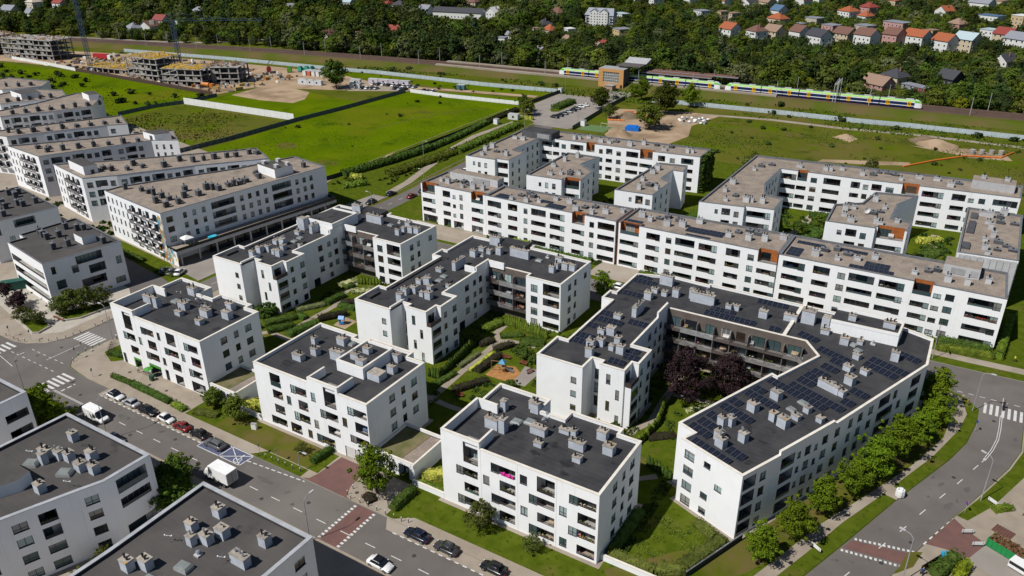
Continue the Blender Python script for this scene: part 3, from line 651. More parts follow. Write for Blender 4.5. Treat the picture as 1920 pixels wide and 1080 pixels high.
    # ---- roof furniture
    def chimney(s,x,y,w=1.3,l=1.3,h=1.5,rz=0.0,m='shaft_blue',cap='cap_tan',pipes=2,z=None):
        z=s.roof if z is None else z; w=round(w,1);l=round(l,1);h=round(h,1); pv=s.rnd.randrange(4)
        def body():
            b=MB(); b.box(-w/2,-l/2,0,w/2,l/2,h,m); return b.mesh('chimney')
        def capm():
            b=MB(); b.box(-w/2-0.07,-l/2-0.07,h,w/2+0.07,l/2+0.07,h+0.1,cap); return b.mesh('cap')
        def pm():
            q=random.Random(pv*31+int(w*10)+int(l*100)); b=MB(); n=max(1,int(round(max(w,l)*pipes/1.6)))
            for i in range(n):
                t=(i+0.5)/n-0.5; px,py=(t*w*0.85,q.uniform(-0.2,0.2)*l) if w>=l else (q.uniform(-0.2,0.2)*w,t*l*0.85)
                hh=q.uniform(0.25,0.7); mt=q.choice(('black_pipe','steel_pipe','black_pipe')); r=q.uniform(0.1,0.17)
                b.tube((px,py,h+0.09),(px,py,h+0.1+hh),r,mt,n=7)
                if q.random()<0.55: b.tube((px,py,h+0.12+hh),(px,py,h+0.3+hh),r*1.6,mt,r1=r*1.1,n=7)
                if q.random()<0.3: b.tube((px,py,h+0.1+hh),(px+0.35,py,h+0.3+hh),r*0.9,mt,n=6)
            return b.mesh('vent_pipe')
        o=s.child('chimney',cached(('ch',w,l,h,m),body),(x,y),rz,z)
        link('cap',cached(('cc',w,l,h,cap),capm),o)
        if pipes: link('vent_pipe',cached(('cp',w,l,h,pv,pipes),pm),o)['kind']='stuff'
        return o
    def skylight(s,x,y,w=1.6,l=1.2,rz=0.0,h=0.45,z=None):
        def mk():
            b=MB(); b.box(-w/2,-l/2,0,w/2,l/2,h*0.6,'shaft_grey'); P=[(-w/2,-l/2),(w/2,-l/2),(w/2,l/2),(-w/2,l/2)]; Q=[(x*0.75,y*0.75) for x,y in P]
            for i in range(4):
                j=(i+1)%4; b.face([(*P[i],h*0.6),(*P[j],h*0.6),(*Q[j],h),(*Q[i],h)],'skylight_glass')
            b.face([(*q,h) for q in Q],'skylight_glass'); return b.mesh('skylight')
        return s.child('skylight',cached(('sk',w,l,h),mk),(x,y),rz,s.roof if z is None else z)
    def fan(s,x,y,z=None):
        def mk():
            b=MB(); b.box(-0.45,-0.45,0,0.45,0.45,0.25,'shaft_light'); b.tube((0,0,0.25),(0,0,0.55),0.22,'steel_pipe',n=8); b.ball((0,0,0.65),0.36,'steel_pipe',8,4,(1,1,0.6)); return b.mesh('roof_fan')
        return s.child('roof_fan',cached('fan',mk),(x,y),0,s.roof if z is None else z)
    def wallbox(s,name,P,z0,z1,m=None,top=None):
        b=MB(); b.prism(P,z0,z1,m or s.wall,top); return b.build(name,s.root,s.off)
    def box(s,name,x0,y0,x1,y1,z0,z1,m=None,top=None): return s.wallbox(name,[(x0,y0),(x1,y0),(x1,y1),(x0,y1)],z0,z1,m,top)
    def hood(s,x,y,w,l,rz=0,h=0.7,m='shaft_dark'):
        def mk():
            b=MB(); b.box(-w/2,-l/2,0,w/2,l/2,h,m); b.box(-w/2-0.05,-l/2-0.05,h,w/2+0.05,l/2+0.05,h+0.07,'grey_coping'); 
            b.tube((0,0,h),(0,0,h+0.35),0.2,'black_pipe',n=6); return b.mesh('roof_unit')
        return s.child('roof_unit',cached(('ho',w,l,h,m),mk),(x,y),rz,s.roof)
    def solar(s,x,y,rz,tilt=True,z=None,parent=None):
        def mk():
            b=MB(); w,l=1.0,1.7; t=0.35 if tilt else 0.0; zb=0.12
            P=[(-w/2,-l/2,zb),(w/2,-l/2,zb),(w/2,l/2,zb+t),(-w/2,l/2,zb+t)]
            b.face(P,'solar_cell'); b.face([(x,y,z-0.04) for x,y,z in P][::-1],'panel_frame')
            def bar(p,q,wd=0.035):
                b.tube(p,q,wd,'panel_frame',n=4)
            for i in range(4): bar(P[i],P[(i+1)%4])
            bar((-w/2,0,zb+t/2+0.005),(w/2,0,zb+t/2+0.005),0.012); bar((0,-l/2,zb+0.005),(0,l/2,zb+t+0.005),0.012)
            if t: bar((-w/2,l/2,0),(-w/2,l/2,zb+t)); bar((w/2,l/2,0),(w/2,l/2,zb+t))
            return b.mesh('solar_panel')
        return s.child('solar_panel',cached(('so',tilt),mk),(x,y),rz,s.roof if z is None else z)
# ---------------------------------------------------------------- the white estate
def shift(P,o): return [(x+o[0],y+o[1]) for x,y in P]
def facade(b,edges,ops):
    base=0.0
    for e in edges:
        L=b.edge(e)[3]
        b.open(e,[(o[0],o[1]-base,*o[2:]) for o in ops if base-0.01<=o[1] and o[1]+o[3]<=base+L+0.01]); base+=L
C3P=[(0,0),(7.4,0),(28.2,0),(28.2,15),(24.4,15),(24.4,16.6),(14.8,16.6),(14.8,14.2),(10.2,14.2),(10.2,17.8),(0,17.8),(0,10.4)]
C3F=[('T',4.3,9.7,2.8,3.9),('L',2.8,6.95,4.2,1.6),('W',8.0,6.9,1.2,1.7),('B',4.3,3.7,2.8,1.9),('L',2.9,1.0,4.2,1.7),('W',8.0,1.0,1.2,1.7),('L',9.5,9.9,4.5,1.7),('B',11.1,6.7,2.9,2.1),('L',9.5,3.9,4.5,1.7),('B',11.0,0.9,2.9,1.9),('W',14.8,9.8,1.3,1.7),('W',14.9,3.8,1.3,1.7),('T',17.8,9.5,3.1,2.9),('L',16.4,6.8,4.5,1.7),('B',17.9,3.6,3.0,1.9),('L',16.4,0.8,4.5,1.8),('W',21.7,6.8,1.3,1.7),('W',21.8,0.8,1.3,1.7),('L',23.3,9.8,4.5,1.6),('B',24.8,6.5,3.0,2.1),('L',23.3,3.8,4.5,1.6),('B',24.8,0.5,3.0,1.9)]
C1F=[('T',3.6,9.5,2.7,4.0),('L',2.4,6.8,4.0,1.7),('W',7.6,6.8,1.0,1.7),('B',4.0,3.6,2.7,1.9),('D',0.4,0.05,1.0,2.6),('L',9.1,9.8,4.2,1.6),('W',14.4,9.8,1.0,1.7),('B',10.7,6.6,2.7,2.1),('L',9.2,3.9,4.3,1.7),('S',4.2,0.1,2.4,2.4),('S',9.4,0.1,3.8,2.6),('T',17.4,9.6,2.8,2.8),('L',16.0,6.9,4.4,1.6),('W',14.6,3.9,1.0,1.7),('W',21.3,6.9,1.1,1.7),('B',17.6,3.6,2.8,2.0),('D',14.6,0.05,1.1,2.7),('S',17.8,0.3,2.6,2.3),('L',22.8,9.9,4.2,1.7),('B',24.4,6.7,2.8,2.1),('L',22.9,3.9,4.1,1.7),('S',23.0,0.3,4.2,2.4)]
C2F=[('T',4.1,9.5,2.7,2.8),('L',9.3,9.7,4.0,1.7),('B',4.3,6.8,2.6,1.9),('W',7.9,6.7,1.1,1.8),('W',14.4,9.6,1.1,1.8),('B',4.3,3.5,2.6,2.0),('B',10.9,6.5,2.4,2.1),('L',2.9,0.9,4.1,1.6),('L',9.4,3.8,4.0,1.8),('B',8.0,0.5,2.8,2.2),('W',14.4,3.8,1.1,1.7),('W',12.4,0.9,1.1,1.7),('T',17.7,9.6,2.8,4.0),('L',16.3,6.8,4.3,1.7),('B',17.8,3.6,2.9,1.9),('L',14.6,0.9,4.5,1.7),('W',21.6,6.8,1.1,1.8),('L',23.1,9.8,4.4,1.6),('B',24.6,6.5,2.9,2.2),('L',23.1,4.0,4.4,1.5),('G',21.5,0.05,4.6,2.4)]
def side3(s0=4.7,dw=(1.6,1.15,1.7),xs=(0,3.35,6.2),zs=(1.2,4.15,7.15,10.15)): return [('W',s0+x,z,w,1.5) for z in zs for x,w in zip(xs,dw)]
def c_block(name,label,o,P,tops,F,edges,side_e,side_ops,chim,sky,fans,seed,extra=None):
    b=Bld('apartment_block',label,'apartment block',shift(P,o),H=13.2,roof=12.6,tops=tops,seed=seed)
    facade(b,edges,F); b.open(side_e,side_ops)
    b.finish()
    for c in chim: b.chimney(o[0]+c[0],o[1]+c[1]+0.5,*c[2:])
    for c in sky: b.skylight(o[0]+c[0],o[1]+c[1],1.8,1.5,0,0.5)
    for c in fans: b.fan(o[0]+c[0],o[1]+c[1])
    return b
CT={0:14.4,10:13.2,11:14.4}
for o,F,lab,seed,chim in (((-65.6,83),C3F,'white flat-roofed block at the street corner, with a magenta-draped balcony',3,
      [(5.6,6.2,2.4,1.2,1.9),(7.7,6.1,1.1,1.3,2.6),(4.6,11.3,1.0,1.0,2.0),(8.4,14.3,1.0,1.0,1.5),(9.4,13.6,1.5,1.2,1.9),(12.9,8.6,2.7,1.2,1.4),(14.5,5.8,1.4,1.0,0.8),(16.4,11.0,1.8,1.0,0.8),(17.9,11.3,1.0,1.0,1.0),(20.0,8.3,2.6,1.1,1.5),(21.5,5.5,1.4,1.0,1.0),(22.3,12.7,1.6,1.3,1.6),(24.8,9.8,1.7,1.4,1.6)]),
     ((-152,83),C1F,'white flat-roofed block with a green shopfront beside the street crossing',4,
      [(3.4,6.2,2.6,1.0,1.6),(7.0,5.7,1.3,1.2,2.4),(8.6,13.7,2.2,1.4,1.8),(12.4,8.2,2.4,1.3,1.5),(14.1,5.7,1.7,1.1,1.0),(19.3,8.3,2.4,1.3,1.6),(17.8,9.7,1.8,1.2,1.2),(21.1,5.3,1.5,1.3,1.1),(21.4,13.0,1.8,1.3,1.6),(24.0,9.9,2.0,1.3,1.7)])):
    b=c_block('apartment_block',lab,o,C3P,CT,F,[0,1],2,side3()[3:] if o[0]<-100 else side3(),chim,[(8.3,9.8),(10.2,10.9)],[(12.0,12.3),(11.7,14.0)],seed)
    b.box('parapet_wall',o[0]+7.0,o[1]+0.36,o[0]+7.38,o[1]+4.2,12.6,14.42,top='cream_coping')
    b.box('parapet_wall',o[0]+0.36,o[1]+10.2,o[0]+4.2,o[1]+10.58,12.6,14.42,top='cream_coping')
    for xj in (7.6,14.4,21.2): b.box('expansion_joint',o[0]+xj,o[1]-0.004,o[0]+xj+0.05,o[1]+0.02,0.2,13.1,'shaft_light')
    b.box('roof_duct',o[0]+11.3,o[1]+11.4,o[0]+14.2,o[1]+12.1,12.6,12.95,'bitumen')
    b.open
    for q in range(3): b.box('drain_cover',o[0]+4+q*0.7,o[1]+13+0.5*(q%2),o[0]+4.25+q*0.7,o[1]+13.25+0.5*(q%2),12.6,12.64,'shaft_light')
C2P=[(0,0),(13.9,0),(21.1,0),(27.7,0),(27.7,16.3),(23.6,16.3),(23.6,18.2),(13,18.2),(13,16.6),(10,16.6),(10,17.8),(0,17.8)]
o=(-109.1,83.2)
b=c_block('apartment_block','white flat-roofed block between two gated garages, with a white rooftop hut',o,C2P,{1:14.3},C2F,[0,1,2],3,side3(5.8)[3:],
   [(6.0,5.3,2.2,1.3,1.3),(7.4,8.3,1.4,1.3,1.5),(4.5,11.1,1.0,1.0,1.6),(9.1,13.9,1.9,1.3,1.5),(22.2,14.4,1.5,1.3,1.6),(24.1,10.8,1.5,1.3,1.5),(12.3,9.1,2.8,1.2,1.9)],[(10.6,15.2)],[],5)
b.box('parapet_wall',o[0]+13.92,o[1]+0.36,o[0]+14.3,o[1]+4.3,12.6,14.32,top='cream_coping'); b.box('parapet_wall',o[0]+20.7,o[1]+0.36,o[0]+21.08,o[1]+4.3,12.6,14.32,top='cream_coping')
hut=[(14.9,6.6),(21.3,6.6),(21.3,15.2),(14.9,15.2)]
b.wallbox('rooftop_hut',shift(hut,o),12.6,14.5,'white_render',top='bitumen')
for (x0,y0,x1,y1) in ((14.9,6.6,21.3,6.95),(20.95,6.97,21.3,14.83),(14.9,14.85,21.3,15.2),(14.9,6.97,15.25,14.83)): b.box('parapet_wall',o[0]+x0-0.03,o[1]+y0-0.02,o[0]+x1+0.03,o[1]+y1,14.45,14.95,top='cream_coping')
for x,y,w in ((17.4,9.2,1.7),(17.8,12.0,1.5),(19.6,8.2,1.8)): b.chimney(o[0]+x,o[1]+y,w,1.2,1.2,z=14.5)
b.box('rooftop_store',o[0]+21.6,o[1]+7.2,o[0]+24.4,o[1]+9.4,12.6,14.0,'shaft_blue',top='cap_tan')
# garage boxes with planted roofs
for (x0,y0,x1,y1,lab) in ((-124.3,83.3,-116.2,89.5,'low white garage box with planted roof beside the corner shop block'),(-81.35,83.9,-72.5,91.0,'low white garage box with planted roof above the red brick drive')):
    a=Bld('garage_box',lab,'garage',[(x0,y0),(x1,y0),(x1,y1+2),(x0,y1+2)],H=3.7,roof=3.25,thick=0.3,seed=int(x1))
    a.open(0,[('D',0.8,0.1,1.2,2.3),('W',3.2,1.2,1.0,1.1),('S',5.4,0.05,2.3,2.8)])
    a.finish()
    mb=MB(); mb.poly([(x0+0.4,y0+0.7),(x0+(x1-x0)*0.62,y0+0.5),(x0+(x1-x0)*0.68,y1+1.5),(x0+0.4,y1+1.5)],3.262,'sedum'); mb.build('planted_roof',a.root,a.off)
    mb=MB(); mb.poly([(x0+(x1-x0)*0.63,y0+0.4),(x1-0.4,y0+0.4),(x1-0.4,y1+1.5),(x0+(x1-x0)*0.69,y1+1.5)],3.258,'gravel_roof'); mb.build('gravel_bed',a.root,a.off)
# low garden walls joining the blocks
for (x0,x1,y,lab) in ((-116.1,-109.2,83.25,'low white garden wall between the shop block and the hut-roofed block'),(-72.4,-65.7,83.2,'low white garden wall beside the yellow flower bed'),(-37.3,-25.2,84.3,'low white garden wall at the foot of the corner garden')):
    w=MB(); w.box(x0,y-0.15,0.1,x1,y+0.15,1.15,'white_render'); w.box(x0-0.0,y-0.2,1.15,x1,y+0.2,1.22,'cream_coping'); tag(w.build('garden_wall'),lab,'wall')
mat('loggia_brown',(0.13,0.105,0.09),0.9,var=0.2,scale=0.6)
for k_,(P_0,o_) in enumerate(((C3P,(-65.6,83)),(C3P,(-152,83)),(C2P,(-109.1,83.2)))):
    sheet('gravel_strip',inset(shift(P_0,o_),-0.75),'paving',KERB+0.0145)
# --- the three comb blocks of the middle courts
def gallery(b,p,ang,L,levels,depth=1.7,seed=0,bay=3.4):
    """stacked balconies with slatted brown rails along a facade that starts at p and runs L metres"""
    rr=random.Random(seed); d=Vector((math.cos(ang),math.sin(ang))); p=Vector(p)
    n=max(1,int(round(L/bay))); bw=round(L/n,2)
    def slab():
        m=MB(); m.box(0.02,-depth,-0.22,bw-0.02,-0.02,0.0,'grey_slab'); m.box(bw-0.1,-depth+0.1,0,bw-0.02,-0.02,2.3,'loggia_grey'); return m.mesh('balcony')
    def rail(k):
        m=MB(); nn=int(bw/0.16)
        for i in range(nn):
            x=0.05+i*(bw-0.12)/(nn-1); m.box(x,-depth-0.04,-0.3,x+0.1,-depth-0.01,1.0,('brown_rail','loggia_grey','shaft_grey')[k],bottom=False)
        m.box(0.03,-depth-0.05,1.0,bw-0.03,-depth+0.02,1.06,'anthracite'); return m.mesh('railing')
    for z in levels:
        for i in range(n):
            q=p+d*(i*bw)
            o=b.child('balcony',cached(('gs',bw,depth),slab),q,ang,z); k=rr.choice((0,0,0,1,1,2)); link('railing',cached(('gr',bw,depth,k),lambda: rail(k)),o)
            dw=round(bw*rr.choice((0.5,0.7)),1); link('glass_door',door_mesh(dw,2.2,rr.choice(GLASSES)),o,(rr.uniform(0.1,bw-dw-0.15),-0.03,0.02))
            if rr.random()<0.6: link('planter',planter_mesh(rr.choice((1.0,1.6)),rr.choice(PCOLS),rr.randrange(4)),o,(rr.uniform(0.1,1.2),-depth+0.15,0.75))
            if rr.random()<0.6: link('built_in_bench',screen_mesh(rr.choice((0.9,1.3)),1.0,rr.choice(SCOLS)),o,(rr.uniform(0.1,bw-1.6),-0.8,0))
WP=[(0,0),(9.8,0),(9.8,4.2),(11.8,4.2),(11.8,2.9),(17.2,2.9),(17.2,6.5),(18.4,6.5),(18.4,12.6),(14.8,12.6),(14.8,25.5),(14.8,30.7),(26,30.7),(26,29.1),(35.1,29.1),(35.1,44.2),(18.7,44.4),(18.7,45.7),(9.6,45.7),(9.6,43.6),(1.4,43.4),(1.4,32.3),(-0.1,32.3),(-0.1,28.1),(2.1,28.1),(2.1,8.1),(0,8.1)]
W_CH=[(8.7,4.6,1.4,1.2,2.0),(7.3,8.0,1.6,1.2,1.6),(8.6,9.6,1.5,1.2,1.6),(6.7,14.0,1.4,1.2,1.1),(8.5,14.6,1.7,1.3,1.7),(11.2,9.1,1.0,1.0,1.1),(13.2,8.8,1.5,1.2,1.7),(11.1,12.2,1.2,1.2,1.3),(6.7,21.6,1.6,1.1,0.9),(9.4,25.6,1.0,4.2,2.2),(8.6,33.1,1.6,1.4,1.7),(8.5,36.9,1.5,1.2,1.0),(11.0,36.4,1.2,1.2,1.1),(13.3,37.3,1.4,1.3,1.9),(9.3,41.9,3.0,1.3,2.3),(18.6,38.3,5.2,1.0,2.2),(29.6,34.7,1.3,1.2,1.6),(29.4,37.2,1.0,1.0,1.2),(28.1,40.9,1.7,1.2,1.2),(31.5,37.6,1.5,1.2,1.7),(33.2,38.0,1.5,1.2,1.6),(13.5,15.6,0.9,0.9,0.8)]
def comb_common(b,o,edges):
    """openings of the comb wing; edges maps WP edge numbers to this polygon's"""
    e=edges
    b.open(e[0],[('W',7.4,8.6,1.2,1.3),('W',7.4,5.6,1.2,1.3),('W',7.4,2.6,1.2,1.2)])
    b.open(e[2],[('W',0.5,8.2,0.9,2.2),('W',0.5,5.2,0.9,2.2),('W',0.5,2.2,0.9,2.2)])
    b.open(e[4],[('W',1.5,8.7,0.9,2.1),('W',3.5,5.8,0.8,2.1),('W',1.6,2.8,0.8,2.1),('W',3.6,0.2,0.8,2.1)])
    b.open(e[5],[('D',0.6,9.2,2.2,2.2)])
    b.open(e[7],[('W',1.0,z,1.1,1.3) for z in (0.5,3.5,6.6,9.4)]+[('W',4.2,z,1.5,1.5) for z in (0.5,3.5,6.4,9.3)])
    return b
def bay(b,o):
    x0,y0,x1,y1=o[0]+17.2,o[1]+2.9,o[0]+18.4,o[1]+6.5
    c=b.box('corner_bay',x0,y0+0.01,x1,y1-0.01,0,9.1,'white_render',top='grey_slab')
    for z in (0.3,3.3,6.2):
        bo=b.child('balcony',log_mesh(2.9,1.9,0.9,0.3,'loggia_grey','white_render'),(x1+0.012,y0+0.4),math.pi/2,z); 
        mb=MB(); mb.box(0.02,-0.03,0.02,2.88,0.0,1.88,'glass_dark'); mb.box(0.0,-0.07,0.0,2.9,-0.04,0.7,'loggia_grey'); mb.build('glazing',bo)
    for k in range(2):
        mb=MB()
        if k==0: mb.box(0,0,0,1.2,0.05,1.0,'brown_rail')
        else: mb.box(0,0,0,0.05,3.5,1.0,'brown_rail')
        mb.build('railing',b.root,loc=((x0 if k==0 else x1-0.06)-b.off[0],(y0+0.06)-b.off[1],9.1))
def comb(o,label,seed,hut):
    P=shift(WP,o); b=Bld('courtyard_block',label,'apartment block',P,H=12.5,roof=12.0,tops={10:13.6,11:13.6 if False else 12.5},seed=seed)
    comb_common(b,o,list(range(27)))
    b.emat[11]='loggia_brown'; b.emat[12]='loggia_brown'
    b.open(10,[('W',0.8+0.0,z,1.4,1.5) for z in (3.4,6.3,9.3)])
    b.open(9,[('W',8.0,z,1.6,1.5) for z in (3.4,6.2,9.2)]+[('W',11.3,z,1.25,1.3) for z in (0.8,3.5,6.4,9.4)]+[('D',5.4,0.1,2.2,2.2)])
    b.open(13,[('W',1.3,z,1.8,1.75) for z in (0.4,3.2,6.2,9.1)]+[('B',4.5,8.9,4.3,2.9),('B',4.5,6.2,4.3,1.9),('B',4.5,3.3,4.3,1.6),('B',4.5,0.5,4.3,1.6)])
    b.open(14,[('W',3.6,z,1.5,1.5) for z in (0.6,3.5,6.5,9.4)]+[('W',6.6,z,1.2,1.5) for z in (0.6,3.6,6.6,9.5)]+[('W',11.5,9.4,1.5,1.4)])
    b.finish(); bay(b,o)
    for c in W_CH: b.chimney(o[0]+c[0],o[1]+c[1]+0.4,*c[2:])
    for x,y in ((9.8,17.6),(9.4,20.0),(23.8,39.0)): b.skylight(o[0]+x,o[1]+y,1.6,1.2,0,0.45)
    for x,y in ((10.5,34.4),(24.6,41.8)): b.fan(o[0]+x,o[1]+y)
    gallery(b,(o[0]+14.8,o[1]+30.7),0,11.2,(2.9,5.8,8.7),1.5,seed)
    b.box('parapet_wall',o[0]+9.42,o[1]+0.4,o[0]+9.8,o[1]+6.2,12.0,12.9,top='cream_coping')
    b.box('parapet_wall',o[0]+14.9,o[1]+30.36,o[0]+19.2,o[1]+30.72,11.95,13.6,top='cream_coping')
    b.box('parapet_wall',o[0]+11.6,o[1]+25.2,o[0]+14.4,o[1]+25.56,12.0,13.5,top='cream_coping')
    for (x0,y0,x1,y1) in ((2.5,8.6,3.1,27.6),(0.5,28.5,4.2,28.9)): b.box('roof_kerb',o[0]+x0,o[1]+y0,o[0]+x1,o[1]+y1,12.0,12.35,'bitumen')
    b.box('roof_duct',o[0]+12.0,o[1]+15.5,o[0]+12.6,o[1]+19,12,12.35,'bitumen'); b.box('roof_hatch',o[0]+1.0,o[1]+2.4,o[0]+2.4,o[1]+5.8,12,12.5,'bitumen')
    b.box('roof_hut',o[0]+10.5,o[1]+42.2,o[0]+17.9,o[1]+45.2,12,13.3,'bitumen',top='bitumen')
    if hut:
        b.wallbox('rooftop_hut',shift([(4.4,26.5),(14.75,26.5),(14.75,36.2),(6.2,36.2)],o),12.0,14.5,'white_render',top='bitumen')
        for (x0,y0,x1,y1) in ((4.4,26.46,14.8,26.8),(14.42,26.82,14.8,35.8),(6.2,35.85,14.8,36.24)): b.box('parapet_wall',o[0]+x0,o[1]+y0,o[0]+x1,o[1]+y1,14.45,14.9,top='cream_coping')
        b.box('duct_tower',o[0]+4.0,o[1]+24.6,o[0]+6.4,o[1]+26.4,12,15.2,'shaft_blue',top='cap_tan')
    return b
comb((-157.4,113.8),'white comb-plan block nearest the avenue, with a tall rooftop hut',11,True)
comb((-111.5,113.8),'white comb-plan block in the middle, between the two planted courts',12,False)
# --- the big courtyard block with solar panels
EP=[(-65.8,113.9),(-56.0,113.9),(-56.0,118.1),(-54.0,118.1),(-54.0,116.8),(-48.9,116.8),(-48.9,120.4),(-47.6,120.4),(-47.6,126.5),(-51.6,126.5),(-51.6,139.4),(-51.6,144.6),(-23.4,145.0),(-20.1,140.5),(-24.6,129.4),(-25.7,129.9),(-34.6,106.7),(-31.5,105.4),(-32.6,102.9),(-21.4,98.7),(-17.9,106.6),(-12.5,119.3),(-2.0,147.4),(-2.3,158.6),(-7.6,160.5),(-48.0,160.5),(-48.0,159.8),(-56,160.2),(-64.3,157.2),(-64.3,146.2),(-65.8,146.2),(-65.8,142.0),(-63.4,142.0),(-63.4,122.0),(-65.8,122.0)]
b=Bld('courtyard_block','large white U-shaped block with rows of dark solar panels on its roof','apartment block',EP,H=12.5,roof=12.0,tops={10:13.6,20:13.2},seed=21)
oe=(-65.8,113.9)
b.emat[11]='loggia_brown'; b.emat[12]='loggia_brown'
comb_common(b,oe,[0,1,2,3,4,5,6,7])
b.open(9,[('W',8.0,z,1.6,1.5) for z in (3.4,6.2,9.2)]+[('W',11.3,z,1.25,1.3) for z in (0.8,3.5,6.4,9.4)])
b.open(10,[('W',1.0,z,1.4,1.5) for z in (3.4,6.3,9.3)])
b.open(18,[('W',0.9,9.4,2.0,1.6),('W',4.8,9.9,1.3,1.1),('W',0.9,6.4,2.0,1.6),('W',0.9,3.4,2.0,1.6),('W',7.2,6.9,1.4,1.1),('W',4.7,3.8,1.4,1.2),('W',0.9,0.4,2.0,1.7),('W',4.7,0.8,1.4,1.2)])
e2=[]
for z in (0.5,3.4,6.4,9.3):
    e2+=[('B',0.35,z,2.9,2.3),('W',4.2,z+0.2,1.4,1.6),('B',7.1 if False else 9.1,z,3.4,2.2),('W',13.2,z+0.5,0.9,1.2),('W',15.1,z+0.2,1.5,1.7),('W',17.6,z+0.1,0.9,1.2),('W',19.6,z+0.4,1.5,1.6),('W',22.9,z+0.4,1.5,1.6),('W',26.9,z+0.4,1.3,1.7),('W',29.8,z+0.4,1.5,1.6),('W',33.1,z+0.4,1.5,1.6),('B',36.4,z+0.2,3.6 if z in(0.5,9.3) else 5.2,2.0),('W',43.2 if z not in (0.5,9.3) else 41.2,z+0.4,1.3,1.6),('B',47.2,z+0.2,3.2,2.0)]
# three collinear-ish edges of the street side
L20=[b.edge(k)[3] for k in (19,20,21)]
facade(b,[19,20,21],e2)
b.open(22,[('W',3,z,1.6,1.5) for z in (3.4,6.4,9.3)])
b.finish(); bay(b,oe)
for c in W_CH[:16]: b.chimney(oe[0]+c[0],oe[1]+c[1]+0.4,*c[2:])
b.chimney(-46.5,151.5,5.2,1.0,2.2)
az2=R(-22.5)
for (x,y,w,l,h) in ((-28.5,110.5,1.3,1.1,1.6),(-27.3,111.2,1.3,1.1,1.6),(-26.8,104.8,1.6,1.2,1.7),(-27.6,106.3,1.4,1.1,1.7),(-24.2,107.9,1.3,1.1,1.7),(-25.4,117.2,1.6,1.4,1.6),(-23.0,122.8,1.7,1.4,1.6),(-21.7,116.1,1.1,1.1,1.6),(-19.8,115.2,1.7,1.4,1.8),(-18.5,118.4,1.4,1.1,0.9),(-17.4,121.4,1.1,1.1,1.1),(-14.9,119.7,1.1,1.1,0.9),(-15.8,130.4,4.0,1.2,1.5),(-13.7,129.7,1.6,1.2,1.1),(-13.1,134.3,1.6,1.4,1.6),(-11.4,139.1,1.4,1.2,1.0),(-14.3,138.8,1.5,1.2,1.1),(-13.7,144.0,1.3,1.1,1.1),(-16.9,148.6,1.6,1.3,1.5),(-14.3,150.2,1.1,1.1,0.8),(-7.6,147.0,1.4,1.2,1.9),(-21.0,151.0,1.6,1.1,1.0),(-25.0,154.0,2.6,1.8,2.8),(-28.3,153.0,2.6,1.2,1.4),(-33.5,151.6,1.7,1.3,1.6),(-40.6,151.0,1.2,1.0,1.4),(-39.4,152.0,1.5,1.1,1.1)):
    b.chimney(x,y,w,l,h,az2 if y<146 else 0)
for (x,y) in ((-19.8,120.6),(-18.7,123.6),(-15.3,148.8),(-14.0,147.0)): b.skylight(x,y,1.5,1.1,az2,0.45)
b.fan(-12.1,151.2)
b.wallbox('rooftop_hut',[(-20.5,152.2),(-8.0,152.6),(-7.9,158.6),(-20.5,158.4)],12.0,14.3,'white_render',top='bitumen')
for P in ([(-20.5,152.15),(-8.0,152.55),(-8.0,152.95),(-20.5,152.55)],[(-8.35,152.97),(-7.95,152.97),(-7.85,158.2),(-8.25,158.2)],[(-20.5,158.22),(-7.85,158.25),(-7.85,158.65),(-20.5,158.6)]): b.wallbox('parapet_wall',P,14.25,14.75,'white_render',top='cream_coping')
b.box('duct_tower',-22.2,152.4,-20.7,154.4,12,14.6,'shaft_blue',top='cap_tan'); b.chimney(-17,155.0,1.4,1.1,1.2,0,z=14.3); b.chimney(-10.2,155.4,2.2,1.2,1.3,0,z=14.3)
b.box('parapet_wall',-28.0,145.4,-27.3,160,12.0,12.5,top='cream_coping')
gallery(b,(-51.6,144.6),math.atan2(0.4,28.2),28.2,(2.9,5.8,8.7),1.6,77)
gallery(b,(-23.4,145.0),math.atan2(-4.5,3.3),5.5,(2.9,5.8,8.7),1.4,78,2.7)
sheet('gravel_strip',inset(EP,-0.7),'paving',KERB+0.0145)
# solar panels, each a part: (start x,y, count) rows run along the short side of the street wing
def solar_row(b,x,y,n,ang,z=None):
    d=Vector((math.cos(ang),math.sin(ang)))
    for i in range(n): b.solar(x+d.x*1.06*i,y+d.y*1.06*i,ang,True,z)
for (x,y,n) in ((-30.6,103.6,7),(-25.0,104.2,3),(-32.4,107.4,4),(-31.6,109.6,3),(-30.9,112.1,2),(-29.8,115.6,6),(-29.0,118.0,2),(-27.4,121.7,6),(-26.6,123.8,2),(-25.2,127.7,11),(-21.6,128.3,10),(-20.8,130.9,3),(-20.1,133.1,3),(-19.3,135.0,3),(-20.2,143.8,6),(-17.2,140.8,3),(-11.7,142.4,6),(-11.0,144.7,7),(-7.0,149.6,4),(-24.9,148.0,4),(-12.6,127.6,2),(-12.0,131.8,3),(-18.2,137.8,3)):
    solar_row(b,x,y,n,az2)
for (x,y,n) in ((-63.0,123.0,4),(-62.8,125.3,4),(-62.8,133.4,6),(-62.6,136.2,3),(-55.9,135.4,4),(-52.8,119.4,3),(-51.0,122.2,3),(-51.0,124.4,2),(-63.2,154.4,5),(-63.0,156.2,3),(-63.6,147.3,5),(-62.5,130.0,4),(-44.0,147.4,10),(-43.6,149.6,5),(-36.0,158.2,6),(-30.5,147.2,2)):
    solar_row(b,x,y,n,0)
